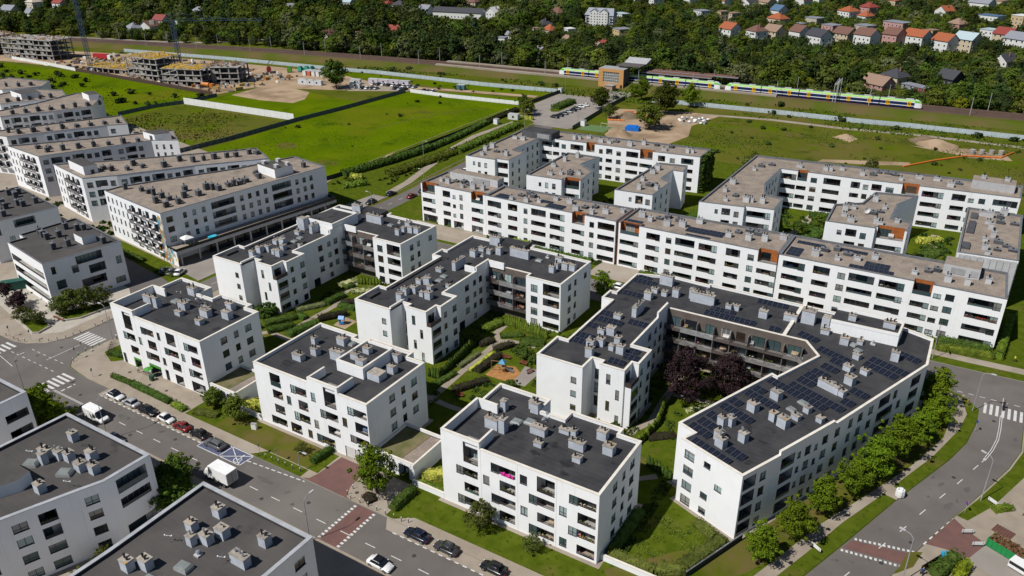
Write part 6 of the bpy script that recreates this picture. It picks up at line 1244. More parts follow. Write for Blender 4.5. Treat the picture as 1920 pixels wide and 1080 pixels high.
def car_parts(L=4.4,W=1.8,H=1.46,suv=False):
    w=W/2; hb=0.86 if not suv else 1.0; g=0.22
    def body(pm):
        m=MB(); S=[]
        for x,ww,z0,z1 in ((-L/2,0.80,0.34,hb*0.80),(-L/2+0.15,0.93,g,hb*0.93),(-L/2+0.7,1,g,hb),(-0.6,1,g,hb),(L*0.16,1,g,hb),(L/2-0.75,0.98,g,hb*0.92),(L/2-0.2,0.9,g+0.02,hb*0.76),(L/2,0.74,0.36,hb*0.60)): S.append((x,ring(w*ww,z0,z1)))
        loft(m,S,pm)
        # roof panel and pillars
        tb=-L/2+(0.35 if suv else 0.75); te=L*0.16
        S=[(tb+0.25,ring(w*0.70,H-0.13,H-0.03,0.03)),(tb+0.7,ring(w*0.74,H-0.13,H,0.03)),(te-0.75,ring(w*0.74,H-0.13,H-0.01,0.03)),(te-0.45,ring(w*0.70,H-0.15,H-0.06,0.03))]
        loft(m,S,pm)
        for sx in (-1,1):
            m.tube((tb+0.05,sx*w*0.86,hb-0.02),(tb+0.35,sx*w*0.68,H-0.08),0.05,pm,n=4); m.tube((te+0.25,sx*w*0.88,hb-0.03),(te-0.5,sx*w*0.69,H-0.1),0.04,pm,n=4); m.tube((-0.25,sx*w*0.9,hb-0.02),(-0.3,sx*w*0.72,H-0.06),0.035,pm,n=4)
            m.box(te+0.0,sx*w*1.0-(0.0 if sx>0 else 0.16),hb-0.02,te+0.14,sx*w*1.0+(0.16 if sx>0 else 0.0),hb+0.12,pm)
        return m
    def glass():
        m=MB(); tb=-L/2+(0.3 if suv else 0.7); te=L*0.16
        loft(m,[(tb,ring(w*0.86,hb-0.06,hb-0.02,0.02)),(tb+0.38,ring(w*0.84,hb-0.06,H-0.09,0.03)),(te-0.5,ring(w*0.86,hb-0.06,H-0.08,0.03)),(te+0.38,ring(w*0.88,hb-0.08,hb-0.03,0.02))],'car_glass'); return m.mesh('car_window')
    return body,glass
def make_car(label,x,y,rz,col,L=4.4,W=1.8,H=1.46,suv=False,group=None,roofcol=None,detail=True,name='parked_car',z=0.004):
    pm=plain(col,0.25,0.2 if sum(col)<1.5 else 0.0,0.6); body,glass=car_parts(L,W,H,suv); key=(pm,L,W,H,suv)
    o=thing(name,label,'car',(x,y,z),rz,group)
    link('body',cached(('cb',)+key,lambda: body(pm).mesh('body',smooth=True)),o); link('car_window',cached(('cg',L,W,H,suv),glass),o)
    if detail:
        for sx in (-1,1):
            for wx in (-L/2+0.85,L/2-0.85): link('wheel',wheel_mesh(),o,(wx,sx*(W/2-0.08),0.32))
            def lm(mt):
                m=MB(); m.box(-0.04,-0.13,-0.045,0.04,0.13,0.045,mt); return m.mesh('light')
            link('headlight',cached('hl',lambda: lm('lamp_white')),o,(L/2-0.12,sx*(W/2-0.33),0.62)); link('tail_light',cached('tl',lambda: lm('lamp_red')),o,(-L/2+0.03,sx*(W/2-0.3),0.68))
        if roofcol:
            m=MB(); S=[(-0.9,ring(W*0.36,H-0.02,H+0.012,0.01)),(0.35,ring(W*0.36,H-0.02,H+0.010,0.01))]; loft(m,S,plain(roofcol,0.2)); m.build('roof_panel',o)
    else:
        for sx in (-1,1):
            for wx in (-L/2+0.85,L/2-0.85): link('wheel',wheel_mesh(),o,(wx,sx*(W/2-0.08),0.32))
    return o
P_=math.pi
white=(0.72,0.72,0.71);black=(0.012,0.012,0.014);navy=(0.012,0.016,0.035);grey=(0.12,0.125,0.13);silver=(0.40,0.41,0.43);red=(0.20,0.018,0.018);dgrey=(0.045,0.046,0.05)
make_car('white car with a black roof, first in the parked line by the crossing',-140.9,73.4,0,white,4.3,1.82,1.5,roofcol=black)
make_car('silver hatchback parked second in the line from the crossing',-135.8,73.4,P_,silver,4.2,1.78,1.5)
make_car('black saloon parked third in the line from the crossing',-130.4,73.4,0,black,4.7,1.82,1.45)
make_car('small white hatchback parked before the red car',-125.1,73.5,0,white,3.9,1.7,1.5)
make_car('dark red hatchback in the parked line',-120.3,73.4,P_,red,4.2,1.78,1.48)
make_car('black car parked beside the blue disabled bay',-115.3,73.5,P_,black,4.4,1.8,1.5)
make_car('dark grey estate car standing on the blue disabled bay',-110.4,72.9,P_,grey,4.8,1.86,1.52,suv=True)
make_car('dark blue saloon parked behind the row of bollards',-64.0,73.6,P_,navy,4.6,1.82,1.45)
make_car('dark grey hatchback parked behind the blue saloon',-58.4,73.7,P_,dgrey,4.3,1.8,1.5)
make_car('black car parked at the bottom edge of the photo',-49.9,74.0,P_,black,4.4,1.8,1.5)
make_car('white car on the near side of the street, at the bottom edge',-65.0,65.9,0,white,4.4,1.8,1.45,roofcol=black)
make_car('dark blue car half hidden under the eaves of the bent-facade block',-127.6,64.3,0,navy,4.3,1.8,1.45)
make_car('dark car parked in the shade between the two near blocks',-101.2,61.6,0,dgrey,4.4,1.8,1.45)
make_car('white car with green stripe parked on the rear street',-74.5,171.6,0,white,4.4,1.8,1.5)
for i,(x,y,c) in enumerate(((-184.6,113.9,black),(-182.4,114.6,grey),(-180.4,115.4,white))): make_car(('black','grey','white')[i]+' car parked nose-in below the painted corner',x,y+4.0,R(115),c,4.4,1.8,1.5,z=0.13)
# white delivery van
def van(x,y,rz,label):
    o=thing('delivery_van',label,'van',(x,y,0.004),rz); pm=plain((0.78,0.78,0.77),0.35); m=MB(); w=0.98
    S=[(-2.85,ring(w*0.93,0.45,2.45,0.15)),(-2.7,ring(w,0.3,2.58,0.15)),(0.9,ring(w,0.3,2.62,0.15)),(1.35,ring(w*0.97,0.3,2.45,0.15)),(1.36,ring(w*0.99,0.3,1.3,0.12)),(2.2,ring(w*0.97,0.3,1.12,0.12)),(2.75,ring(w*0.88,0.35,0.9,0.12)),(2.85,ring(w*0.8,0.4,0.75,0.1))]
    loft(m,S,pm); m.build('body',o)
    g=MB(); loft(g,[(1.30,ring(w*0.93,1.28,2.42,0.08)),(1.42,ring(w*0.92,1.28,2.30,0.08)),(2.15,ring(w*0.93,1.05,1.18,0.05))],'car_glass'); g.build('windscreen',o)
    for sx in (-1,1):
        for wx in (-1.8,1.9): link('wheel',wheel_mesh(0.36),o,(wx,sx*0.9,0.36))
        s=MB(); s.box(0.35,sx*0.985-0.012,1.25,1.2,sx*0.985+0.012,1.85,'car_glass'); s.build('side_window',o)
        s=MB(); s.box(2.6,sx*0.62-0.15,0.8,2.75,sx*0.62+0.15,0.98,'lamp_white'); s.build('headlight',o)
    s=MB(); s.box(2.78,-0.6,0.5,2.88,0.6,0.68,'anthracite'); s.build('grille',o); return o
van(-137.2,66.9,0,'white panel van driving past the flat-roofed near block')
def truck(x,y,rz,label):
    o=thing('box_truck',label,'truck',(x,y,0.004),rz); pm=plain((0.78,0.78,0.77),0.5); m=MB(); m.box(-3.2,-1.15,1.0,1.5,1.15,3.3,pm); m.build('cargo_box',o)
    m=MB(); m.box(-3.22,-1.0,1.1,-3.2,1.0,3.1,plain((0.33,0.33,0.33),0.6)); m.box(-3.24,-0.02,1.1,-3.22,0.02,3.1,'anthracite'); m.build('rear_door',o)
    m=MB(); w=1.02; loft(m,[(1.6,ring(w,0.5,2.35,0.12)),(2.5,ring(w,0.5,2.25,0.12)),(3.05,ring(w*0.97,0.5,1.5,0.12)),(3.35,ring(w*0.9,0.5,1.1,0.12))],pm); m.build('cab',o)
    m=MB(); loft(m,[(2.5,ring(w*0.93,1.35,2.15,0.05)),(2.62,ring(w*0.93,1.35,2.12,0.05)),(3.1,ring(w*0.9,1.32,1.46,0.04))],'car_glass'); m.build('windscreen',o)
    m=MB(); m.box(-3.1,-0.5,0.6,1.6,0.5,0.95,'anthracite'); m.build('chassis',o)
    for sx in (-1,1):
        for wx in (-2.0,2.4): link('wheel',wheel_mesh(0.42),o,(wx,sx*0.95,0.42))
    return o
truck(-101.6,66.9,P_,'white box truck on the street opposite the blue parking bay')
# ---------------------------------------------------------------- street furniture
def lamp(x,y,rz,label,h=9.0,arm=1.4,z=0.12):
    o=thing('street_lamp',label,'street lamp',(x,y,z),rz)
    def pole():
        m=MB(); m.tube((0,0,0),(0,0,h-0.6),0.09,'shaft_grey',0.055,8); m.tube((0,0,h-0.6),(arm*0.35,0,h-0.08),0.05,'shaft_grey',n=6); m.tube((arm*0.35,0,h-0.08),(arm,0,h),0.045,'shaft_grey',n=6); return m.mesh('pole')
    def head():
        m=MB(); m.box(arm-0.1,-0.17,h-0.06,arm+0.75,0.17,h+0.07,'shaft_light'); return m.mesh('lamp_head')
    link('pole',cached(('lp',h,arm),pole),o); link('lamp_head',cached(('lh',h,arm),head),o); return o
for (x,y,a,l,h) in ((-129.6,64.0,90,'grey street lamp on the near kerb beside the white van',9),(-157.2,64.2,90,'grey street lamp on the near kerb at the crossing',9),(-163.0,87.6,180,'grey street lamp leaning over the avenue crossing at the shop corner',9),(-77.9,64.2,90,'grey street lamp beside the red brick crossing',8.5),(10.6,128.6,150,'grey street lamp on the east verge of the curved road',8.8),(7.2,156.8,0,'grey street lamp at the zebra crossing of the curved road',8.8),(2.2,103.0,160,'grey street lamp at the bottom end of the curved road',8.8),(-91.6,75.8,0,'short lamp post beside the garage drive hedge',4.5),(-1.9,170.0+4.2,-90,'grey street lamp on the rear street behind the solar block',8.8),(-162.6,178,180,'tall lamp post on the avenue by the hut-roofed comb block',8.8),(-162.9,205,180,'tall lamp post on the avenue beside the row',8.8),(-187,236,0,'lamp post among the shrubs by the footpath',8),(-180.0,300,0,'lamp post at the footpath crossing',8),(-163.0,318,180,'lamp post on the station approach by the dirt yard',8),(-198.5,372,0,'lamp post at the station fence corner',8),(-119,178.6,0,'thin lamp post on the shop passage of the row',5)):
    lamp(x,y,R(a),l,h)
def bollard(x,y,label,group,z=0.12):
    def mk():
        m=MB(); m.tube((0,0,0),(0,0,0.75),0.07,'shaft_dark',n=8); m.tube((0,0,0.75),(0,0,0.95),0.075,'white_frame',n=8); return m.mesh('bollard')
    tag(link('bollard',cached('bol',mk),None,(x,y,z)),label,'bollard',group)
for x,y in ((-80.4,77.0),(-80.2,75.4),(-79.0,74.9),(-77.0,74.9),(-75.3,74.95),(-73.4,74.95),(-71.6,74.95),(-69.8,74.95),(-68.3,75.0),(-67.2,75.4)): bollard(x,y,'white-topped bollard round the red brick drive corner','bollards at the drive corner')
for x,y in ((-101.2,74.9),(-99.6,75.2),(-98.0,75.2),(-96.4,75.3),(-94.8,75.4),(-93.2,75.5),(-91.4,75.6)): bollard(x,y,'white-topped bollard past the disabled bay','bollards past the disabled bay')
for x,y in ((-186.0,75.9),(-182.9,76.0),(-181.3,76.1),(-179.5,76.6),(-176.7,78.4),(-175.1,79.6),(-174.0,81.0),(-173.1,82.5),(-172.9,84.2),(-172.7,85.8),(-172.7,89.6),(-172.7,91.5),(-172.7,93.3)): bollard(x,y,'dark bollard on the plaza corner kerb','plaza corner bollards')
for x,y in ((-163.3,81.2),(-163.2,82.8),(-163.2,84.4),(-162.9,79.2),(-161.6,77.2)): bollard(x,y,'low post at the shop corner of the crossing','shop corner posts')
def sign(x,y,label,shape,col,h=2.6,s=0.35,rz=R(-58),z=0.12):
    o=thing('traffic_sign',label,'traffic sign',(x,y,z),rz); m=MB(); m.tube((0,0,0),(0,0,h+s),0.035,'shaft_grey',n=6); m.build('post',o)
    m=MB(); n=16 if shape=='round' else 4; a0=0 if shape=='round' else P_/4; rr_=s if shape=='round' else s*1.35
    F=[(rr_*math.cos(a0+2*P_*i/n),-0.05,h+rr_*math.sin(a0+2*P_*i/n)) for i in range(n)]; B=[(x_,-0.03,z_) for x_,_,z_ in F]
    m.face(F,plain(col,0.4)); m.face(B[::-1],'shaft_grey')
    for i in range(n): m.face([F[i],B[i],B[(i+1)%n],F[(i+1)%n]],'shaft_grey')
    m.build('sign_plate',o); return o
blue=(0.03,0.07,0.28)
for (x,y,l,sh,h) in ((-184.8,76.2,'round blue sign at the left end of the plaza kerb','round',2.6),(-178.6,77.6,'round blue sign at the plaza corner','round',2.6),(-163.1,80.4,'round blue sign on the kerb by the shop corner','round',2.6),(-162.0,78.2,'blue square sign at the shop corner crossing','square',2.6),(-152.0,75.6,'large blue square sign before the parked cars','square',1.8),(-101.3,75.4,'blue parking sign at the disabled bay','square',2.2),(-97.0,75.6,'grey-backed sign among the bollards','round',2.6),(8.2,149.6,'round blue sign on the verge of the curved road','round',2.2),(8.6,124.0,'purple round sign with white plate beside the east kerb','round',2.0)):
    sign(x,y,l,sh,blue if 'purple' not in l and 'grey-backed' not in l else ((0.16,0.04,0.26) if 'purple' in l else (0.05,0.05,0.06)),h)
m=MB()
for i in range(14):
    a0=2*P_*i/14; a1=2*P_*(i+1)/14; m.face([(0,0,0),(0.45*math.cos(a0),0.06,0.45*math.sin(a0)),(0.45*math.cos(a1),0.06,0.45*math.sin(a1))],'black_pipe')
m.tube((0,0.1,-2.8),(0,0.1,0),0.04,'shaft_grey'); o=m.build('traffic_mirror',None,loc=(-149.3,64.3,2.9),rz=R(30)); tag(o,'black-backed round traffic mirror on the near kerb','traffic mirror')
# electrical cabinet, planters, plaza bench, big bag, boards
m=MB(); m.box(-0.5,-0.25,0,0.5,0.25,1.2,'white_frame'); m.box(-0.55,-0.3,1.2,0.55,0.3,1.27,'shaft_grey'); tag(m.build('electrical_cabinet',None,loc=(-108.2,80.3,0.13),rz=0.3),'white electrical cabinet on the verge of the hut-roofed block','cabinet')
bag=MB(); S=[]
for z,r in ((0,0.5),(0.1,0.55),(0.5,0.58),(1.0,0.54),(1.12,0.50),(1.16,0.3)): S.append([(r*(1.0 if abs(math.cos(2*2*P_*i/16))<0.5 else 1.12)*math.cos(2*P_*i/16),r*(1.0 if abs(math.cos(2*2*P_*i/16))<0.5 else 1.12)*math.sin(2*P_*i/16),z) for i in range(16)])
for a,b_ in zip(S[:-1],S[1:]):
    for i in range(16): bag.face([a[i],a[(i+1)%16],b_[(i+1)%16],b_[i]],'white_frame')
bag.face(S[-1],'white_frame')
for sx,sy in ((-1,-1),(1,-1),(1,1),(-1,1)): bag.tube((sx*0.35,sy*0.35,1.0),(sx*0.25,sy*0.25,1.35),0.04,plain((0.1,0.13,0.4)),n=5)
tag(bag.build('bulk_bag',None,loc=(-1.0,122.9,0.13)),'white bulk bag standing on the verge of the curved road','bulk bag').scale=(1.15,1.15,1.25)
def board(x,y,rz,label):
    o=thing('road_board',label,'sign board',(x,y,0.13),rz); m=MB(); m.box(-0.9,-0.03,0.35,0.9,0.03,0.95,'white_frame'); m.build('panel',o)
    for s in (-0.7,0.7):
        m=MB(); m.box(s-0.04,-0.2,0,s+0.04,0.2,0.06,'shaft_dark'); m.box(s-0.03,-0.035,0,s+0.03,0.035,1.0,'shaft_dark'); m.build('leg',o)
board(-10.0,103.0,R(-30),'white board on legs on the verge before the red crossing'); board(12.3,128.6,R(-35),'white board on legs beside the east street lamp')
for i,(x,y) in enumerate(((9.4,118.8),(11.0,116.6))): board(x,y,R(30),'small white board at the red drive, %s from the verge'%('nearer' if i==0 else 'farther'))
for i in range(2):
    pass
# raised plaza planters
for P,l in (([(-191.4,81.6),(-181.8,79.5),(-180.5,80.4),(-181.3,83.8),(-185.8,84.8)],'raised white planter with lawn and two thin trees at the plaza tip'),([(-186.6,87.6),(-181.0,87.3),(-179.0,90.0),(-178.4,98.0),(-181.4,98.4)],'long raised planter with olive trees on the plaza')):
    m=MB(); m.prism(P,0.1,0.55,'paving_white',top='paving_white'); o=m.build('raised_planter'); tag(o,l,'planter'); m=MB(); m.poly(inset(P,0.25),0.56,'lawn'); m.build('planting_bed',o)
m=MB(); 
for k in range(4): m.box(0,k*0.13,0.42,4.2,k*0.13+0.1,0.47,plain((0.20,0.075,0.045),0.7))
for x in (0.2,2.0,3.9): m.box(x,0.05,0,x+0.12,0.45,0.42,'concrete')
tag(m.build('plaza_bench',None,loc=(-185.4,86.7,0.13),rz=0.0),'long red-brown bench at the foot of the plaza planter','bench')
def bench(x,y,rz,label):
    o=thing('park_bench',label,'bench',(x,y,0.13),rz); wd=plain((0.17,0.045,0.03),0.6); m=MB()
    for k in range(3): m.box(-0.9,-0.2+k*0.15,0.42,0.9,-0.08+k*0.15,0.46,wd)
    m.build('seat',o); m=MB()
    for k in range(3): m.box(-0.9,0.26+k*0.03,0.55+k*0.14,0.9,0.29+k*0.03,0.66+k*0.14,wd)
    m.build('backrest',o)
    for s in (-0.75,0.75): m=MB(); m.box(s-0.03,-0.2,0,s+0.03,0.3,0.42,'anthracite'); m.build('leg',o)
bench(-80.9,126.8,0.2,'red-brown park bench at the thuja end of the playground'); bench(-76.4,126.6,0.0,'red-brown park bench between lawn and grey paving'); bench(-73.4,124.6,1.3,'red-brown park bench on the grey playground paving'); bench(-81.2,109.4,0.3,'red-brown bench on the gable path behind the corner block')
# playground tower with slide
o=thing('play_tower','climbing frame with blue pointed roof on the orange rubber','playground equipment',(-78.8,122.0,0.14),0.3)
wd=plain((0.30,0.17,0.07),0.7)
for sx in (-0.6,0.6):
    for sy in (-0.6,0.6): m=MB(); m.tube((sx,sy,0),(sx,sy,2.2),0.06,wd); m.build('post',o)
m=MB(); m.box(-0.65,-0.65,1.1,0.65,0.65,1.18,wd); m.build('platform',o)
m=MB(); bl=plain((0.05,0.24,0.42),0.5)
for i in range(4):
    c=[(-0.75,-0.75),(0.75,-0.75),(0.75,0.75),(-0.75,0.75)]; m.face([(*c[i],2.2),(*c[(i+1)%4],2.2),(0,0,3.1)],bl)
m.build('roof',o); m=MB(); m.face([(0.65,-0.3,1.15),(0.65,0.3,1.15),(2.4,0.3,0.15),(2.4,-0.3,0.15)],'steel_pipe'); m.box(0.65,-0.36,1.0,0.7,-0.3,1.4,wd); m.tube((0.65,0.32,1.3),(2.4,0.32,0.3),0.05,'steel_pipe'); m.tube((0.65,-0.32,1.3),(2.4,-0.32,0.3),0.05,'steel_pipe'); m.build('slide',o)
m=MB(); m.tube((-0.6,0,1.1),(-2.4,0.2,0.05),0.07,wd); m.tube((-0.6,0.6,2.0),(-2.6,0.6,2.0),0.06,wd); m.tube((-2.6,0.6,0),(-2.6,0.6,2.0),0.06,wd); m.build('climbing_beam',o)
o=thing('play_house','small bright blue playhouse in the sandpit','playground equipment',(-122.8,120.4,0.13),0.4)
m=MB(); bl2=plain((0.02,0.20,0.55),0.4)
for sx in (-0.5,0.5):
    for sy in (-0.5,0.5): m.box(sx-0.06,sy-0.06,0,sx+0.06,sy+0.06,1.5,bl2)
m.box(-0.55,-0.55,0.3,0.55,-0.5,0.9,bl2); m.box(-0.55,-0.5,0.3,-0.5,0.5,1.3,bl2); m.build('frame',o); m=MB(); m.prism([(-0.7,-0.7),(0.7,-0.7),(0.7,0.7),(-0.7,0.7)],1.5,1.58,bl2); m.face([(-0.7,-0.7,1.58),(0.7,-0.7,1.58),(0.7,0,2.2),(-0.7,0,2.2)],bl2); m.face([(0.7,0.7,1.58),(-0.7,0.7,1.58),(-0.7,0,2.2),(0.7,0,2.2)],bl2); m.face([(-0.7,-0.7,1.58),(-0.7,0,2.2),(-0.7,0.7,1.58)],bl2); m.build('roof',o)
# bicycles parked at the shop corner
def bike_mesh():
    m=MB()
    for x in (-0.52,0.52):
        for i in range(12):
            a0=2*P_*i/12;a1=2*P_*(i+1)/12; m.tube((x+0.34*math.cos(a0),0,0.34+0.34*math.sin(a0)),(x+0.34*math.cos(a1),0,0.34+0.34*math.sin(a1)),0.025,'tyre',n=4,cap=False)
        m.tube((x,0,0.34),(x*0.45,0,0.8),0.022,'anthracite',n=4)
    m.tube((-0.2,0,0.75),(0.3,0,0.75),0.025,plain((0.02,0.02,0.03)),n=4); m.tube((0.25,0,0.78),(-0.05,0,0.32),0.025,'anthracite',n=4); m.tube((-0.52,0,0.34),(-0.05,0,0.32),0.02,'anthracite',n=4); m.tube((-0.2,0,0.75),(-0.05,0,0.32),0.022,'anthracite',n=4)
    m.box(-0.36,-0.07,0.86,-0.1,0.07,0.92,'tyre'); m.tube((0.28,-0.28,0.98),(0.28,0.28,0.98),0.02,'anthracite',n=4); m.tube((0.25,0,0.78),(0.28,0,0.98),0.02,'anthracite',n=4); return m.mesh('bicycle')
bm=bike_mesh()
for i in range(8): tag(link('bicycle',bm,None,(-161.0+0.62*i,86.4-0.55*i,0.13),R(60)),'black bicycle in the rack row at the shop corner','bicycle','bicycles at the shop corner')
for i in range(3): tag(link('bicycle',bm,None,(-143.4+0.7*i,82.2,0.13),R(40)),'black bicycle leaning by the green shopfront','bicycle','bicycles at the green shopfront')
for i in range(3): tag(link('bicycle',bm,None,(-122.6+0.8*i,82.4,0.13),R(70)),'bicycle standing at the low garage box door','bicycle','bicycles at the garage box')
# green shop fittings
gr=plain((0.06,0.26,0.03),0.5)
for (x,w,l) in ((-147.8,2.4,'green shop surround on the left door of the corner block'),(-142.6,3.8,'green shop surround with awning on the right door of the corner block')):
    o=thing('shop_front',l,'shop front',(x,82.97,0.12)); m=MB(); m.box(0,-0.06,2.05,w,-0.01,2.5,gr); m.build('fascia',o); m=MB(); m.box(0,-0.06,0.05,0.35,-0.01,2.05,gr); m.build('side_panel',o)
o=thing('green_parasol','open green parasol outside the corner shop','parasol',(-141.6,81.8,0.13)); m=MB(); m.tube((0,0,0),(0,0,2.3),0.04,'shaft_grey'); m.build('pole',o); m=MB()
for i in range(8):
    a0=2*P_*i/8;a1=2*P_*(i+1)/8; m.face([(0,0,2.4),(1.0*math.cos(a0),1.0*math.sin(a0),2.0),(1.0*math.cos(a1),1.0*math.sin(a1),2.0)],gr)
m.build('canopy',o)
m=MB(); m.box(-0.45,-0.3,0,0.45,0.3,1.1,plain((0.012,0.06,0.035),0.5)); m.box(-0.48,-0.33,1.1,0.48,0.33,1.18,plain((0.015,0.08,0.05),0.5)); tag(m.build('waste_bin',None,loc=(-140.0,81.2,0.13)),'dark green bin outside the corner shop','bin')
m=MB(); m.box(-3.2,-1.1,0.1,3.2,1.1,2.3,plain((0.02,0.10,0.075),0.6)); 
for i in range(9): m.box(-3.1+i*0.75,-1.16,0.1,-3.02+i*0.75,-1.1,2.3,plain((0.016,0.08,0.06),0.6))
m.box(-3.25,-1.15,2.3,3.25,1.15,2.38,plain((0.016,0.08,0.06),0.6)); tag(m.build('storage_container',None,loc=(-209.6,91.4,0.12),rz=R(55)),'dark green container at the left edge of the plaza','container')
# balcony goods the photo shows clearly
m=MB(); m.box(0,0,0,2.3,0.1,0.55,plain((0.62,0.02,0.28),0.7)); m.ball((0.6,0.0,0.55),0.25,plain((0.62,0.02,0.28),0.7),7,4); m.ball((1.6,0.0,0.5),0.3,plain((0.55,0.03,0.25),0.7),7,4); tag(m.build('magenta_cloth',None,loc=(-54.2,82.92,9.95)),'magenta cloth hung over an upper balcony of the corner block','cloth')
for (x,y,z,rz,w,col,l) in ((-40.4,83.05,9.85,0,2.8,(0.30,0.22,0.10),'dry flower box on the top balcony at the block corner'),(-40.4,83.05,0.55,0,2.7,(0.55,0.10,0.25),'pink flower box on the ground balcony at the block corner'),(-40.4,83.05,3.85,0,2.8,(0.50,0.30,0.03),'yellow and orange flower box on the first balcony at the block corner'),(-47.6,83.05,0.85,0,2.8,(0.45,0.36,0.25),'row of pale pots on the ground balcony in the block middle'),(-56.0,83.05,0.95,0,2.6,(0.20,0.20,0.03),'green plants on a ground balcony of the corner block'),(-93.4,83.25,0.95,0,2.8,(0.35,0.22,0.03),'golden plants on a ground balcony of the hut-roofed block'),(-126.3,83.05,6.75,0,2.2,(0.40,0.05,0.03),'red flowers on a balcony of the shop block'),(-134.4,83.05,6.9,0,2.4,(0.45,0.08,0.15),'pink flowers on a second floor balcony of the shop block'),(4.0,184.8,6.65,0,4.0,(0.45,0.03,0.03),'red flowers on the end balcony of the underpass terrace'),(-18.6,107.3,9.45,R(66.5),2.6,(0.40,0.02,0.10),'red flower cascade on the top corner balcony of the solar block'),(-11.0,184.8,6.7,0,2.0,(0.35,0.05,0.03),'red flowers on a middle balcony of the underpass terrace')):
    pc=plain(col,0.8); mm=planter_mesh(w,pc,int(abs(x*7))%97); tag(link('flower_box',mm,None,(x,y+0.02,z),rz),l,'flower box')
# ---------------------------------------------------------------- people
def person(x,y,rz,label,shirt,trousers,pose=0.0,z=0.13,hair=(0.04,0.025,0.015)):
    o=thing('person',label,'person',(x,y,z),rz)
    def rem(name,mb,vox=0.022):
        ob=mb.build(name,o); md=ob.modifiers.new('remesh','REMESH'); md.mode='VOXEL'; md.voxel_size=vox; md.use_smooth_shade=True; return ob
    sk=plain((0.42,0.25,0.18),0.6); m=MB(); st=0.22*pose
    m.ball((0,0.0,1.60),0.115,sk,10,8,(0.85,1.0,1.15)); m.tube((0,0,1.38),(0,0,1.55),0.055,sk,n=8); m.ball((0,-0.11,1.59),0.025,sk,5,4)
    for s in (-1,1):
        m.tube((s*0.18,0,1.38),(s*0.24,0.02-st*s,1.10),0.05,sk,0.04,7); m.tube((s*0.24,0.02-st*s,1.12),(s*0.25,-0.08-st*s,0.86),0.042,sk,0.03,7); m.ball((s*0.25,-0.09-st*s,0.80),0.045,sk,6,5,(0.6,1,1.4))
        m.tube((s*0.09,0,0.88),(s*0.10,0.0+st*s,0.48),0.085,sk,0.06,8); m.tube((s*0.10,0+st*s,0.48),(s*0.10,0.05+st*s*1.4,0.08),0.06,sk,0.04,8); m.box(s*0.10-0.045,-0.14+st*s*1.4,0.0,s*0.10+0.045,0.09+st*s*1.4,0.08,sk)
        m.ball((s*0.1,0,1.6),0.02,sk,5,4)
    loft_b=[(0.86,0.15,0.10),(1.02,0.14,0.095),(1.22,0.17,0.11),(1.40,0.18,0.09)]
    def torso(mb,mt,g=0.0,z0=0,z1=4):
        R_=[[((a+g)*math.cos(2*P_*i/12),(b_+g)*math.sin(2*P_*i/12),zz) for i in range(12)] for zz,a,b_ in loft_b[z0:z1]]
        for p,q in zip(R_[:-1],R_[1:]):
            for i in range(12): mb.face([p[i],p[(i+1)%12],q[(i+1)%12],q[i]],mt)
        mb.face(R_[0][::-1],mt); mb.face(R_[-1],mt)
    torso(m,sk); ob=rem('body',m); ob.data.materials.clear(); ob.data.materials.append(MAT[sk])
    m=MB(); sm=plain(shirt,0.8); torso(m,sm,0.02)
    for s in (-1,1): m.tube((s*0.17,0,1.39),(s*0.235,0.02-st*s,1.12),0.07,sm,0.062,8)
    ob=rem('shirt',m); ob.data.materials.clear(); ob.data.materials.append(MAT[sm])
    m=MB(); tm=plain(trousers,0.8); torso(m,tm,0.018,0,2)
    for s in (-1,1): m.tube((s*0.09,0,0.92),(s*0.10,0+st*s,0.48),0.10,tm,0.075,8); m.tube((s*0.10,0+st*s,0.50),(s*0.10,0.05+st*s*1.4,0.12),0.075,tm,0.06,8)
    ob=rem('trousers',m); ob.data.materials.clear(); ob.data.materials.append(MAT[tm])
    hm=plain(hair,0.8); m=MB(); m.ball((0,0.02,1.645),0.118,hm,9,6,(0.9,1,0.95)); m.build('hair',o); return o
person(-145.0,81.6,0.6,'person in a white top and dark trousers outside the corner shop',(0.65,0.65,0.65),(0.03,0.03,0.06),0.5)
person(-162.2,88.2,0.4,'person in a white shirt beside the bicycle row',(0.6,0.62,0.65),(0.05,0.05,0.08),0.2)
person(15.0,190.5,0.2,'person in a white top walking in the lane beside the row',(0.65,0.63,0.6),(0.55,0.5,0.42),1.0)
person(13.2,181.6,2.4,'person in a yellow top at the pavement corner beside the row',(0.50,0.52,0.02),(0.03,0.03,0.04),1.0)
person(4.5,105.8,0.8,'person in a blue top on the pavement at the lower right',(0.02,0.07,0.20),(0.02,0.02,0.025),0.6)
person(5.2,159.6,0.2,'person in grey standing at the zebra crossing corner',(0.35,0.33,0.3),(0.04,0.04,0.05),0.4)
person(6.2,158.2,1.2,'person in an orange top at the zebra crossing corner',(0.45,0.20,0.06),(0.10,0.09,0.08),0.4)
o=person(12.2,160.6,P_,'person in black riding a scooter over the zebra crossing',(0.015,0.015,0.018),(0.02,0.02,0.025),0.7,0.35)
m=MB(); m.box(-0.15,-0.9,0.25,0.15,0.7,0.55,'black_pipe'); m.tube((0,-0.75,0.5),(0,-0.85,1.05),0.06,'black_pipe'); m.tube((-0.3,-0.8,1.05),(0.3,-0.8,1.05),0.03,'black_pipe'); m.tube((-0.07,-0.8,0.25),(0.07,-0.8,0.25),0.25,'tyre',n=12); m.tube((-0.07,0.6,0.25),(0.07,0.6,0.25),0.25,'tyre',n=12); m.box(-0.16,0.1,0.55,0.16,0.8,0.75,'tyre'); tag(m.build('motor_scooter',None,loc=(12.2,160.6,0.02),rz=P_),'black motor scooter on the zebra crossing of the curved road','scooter')
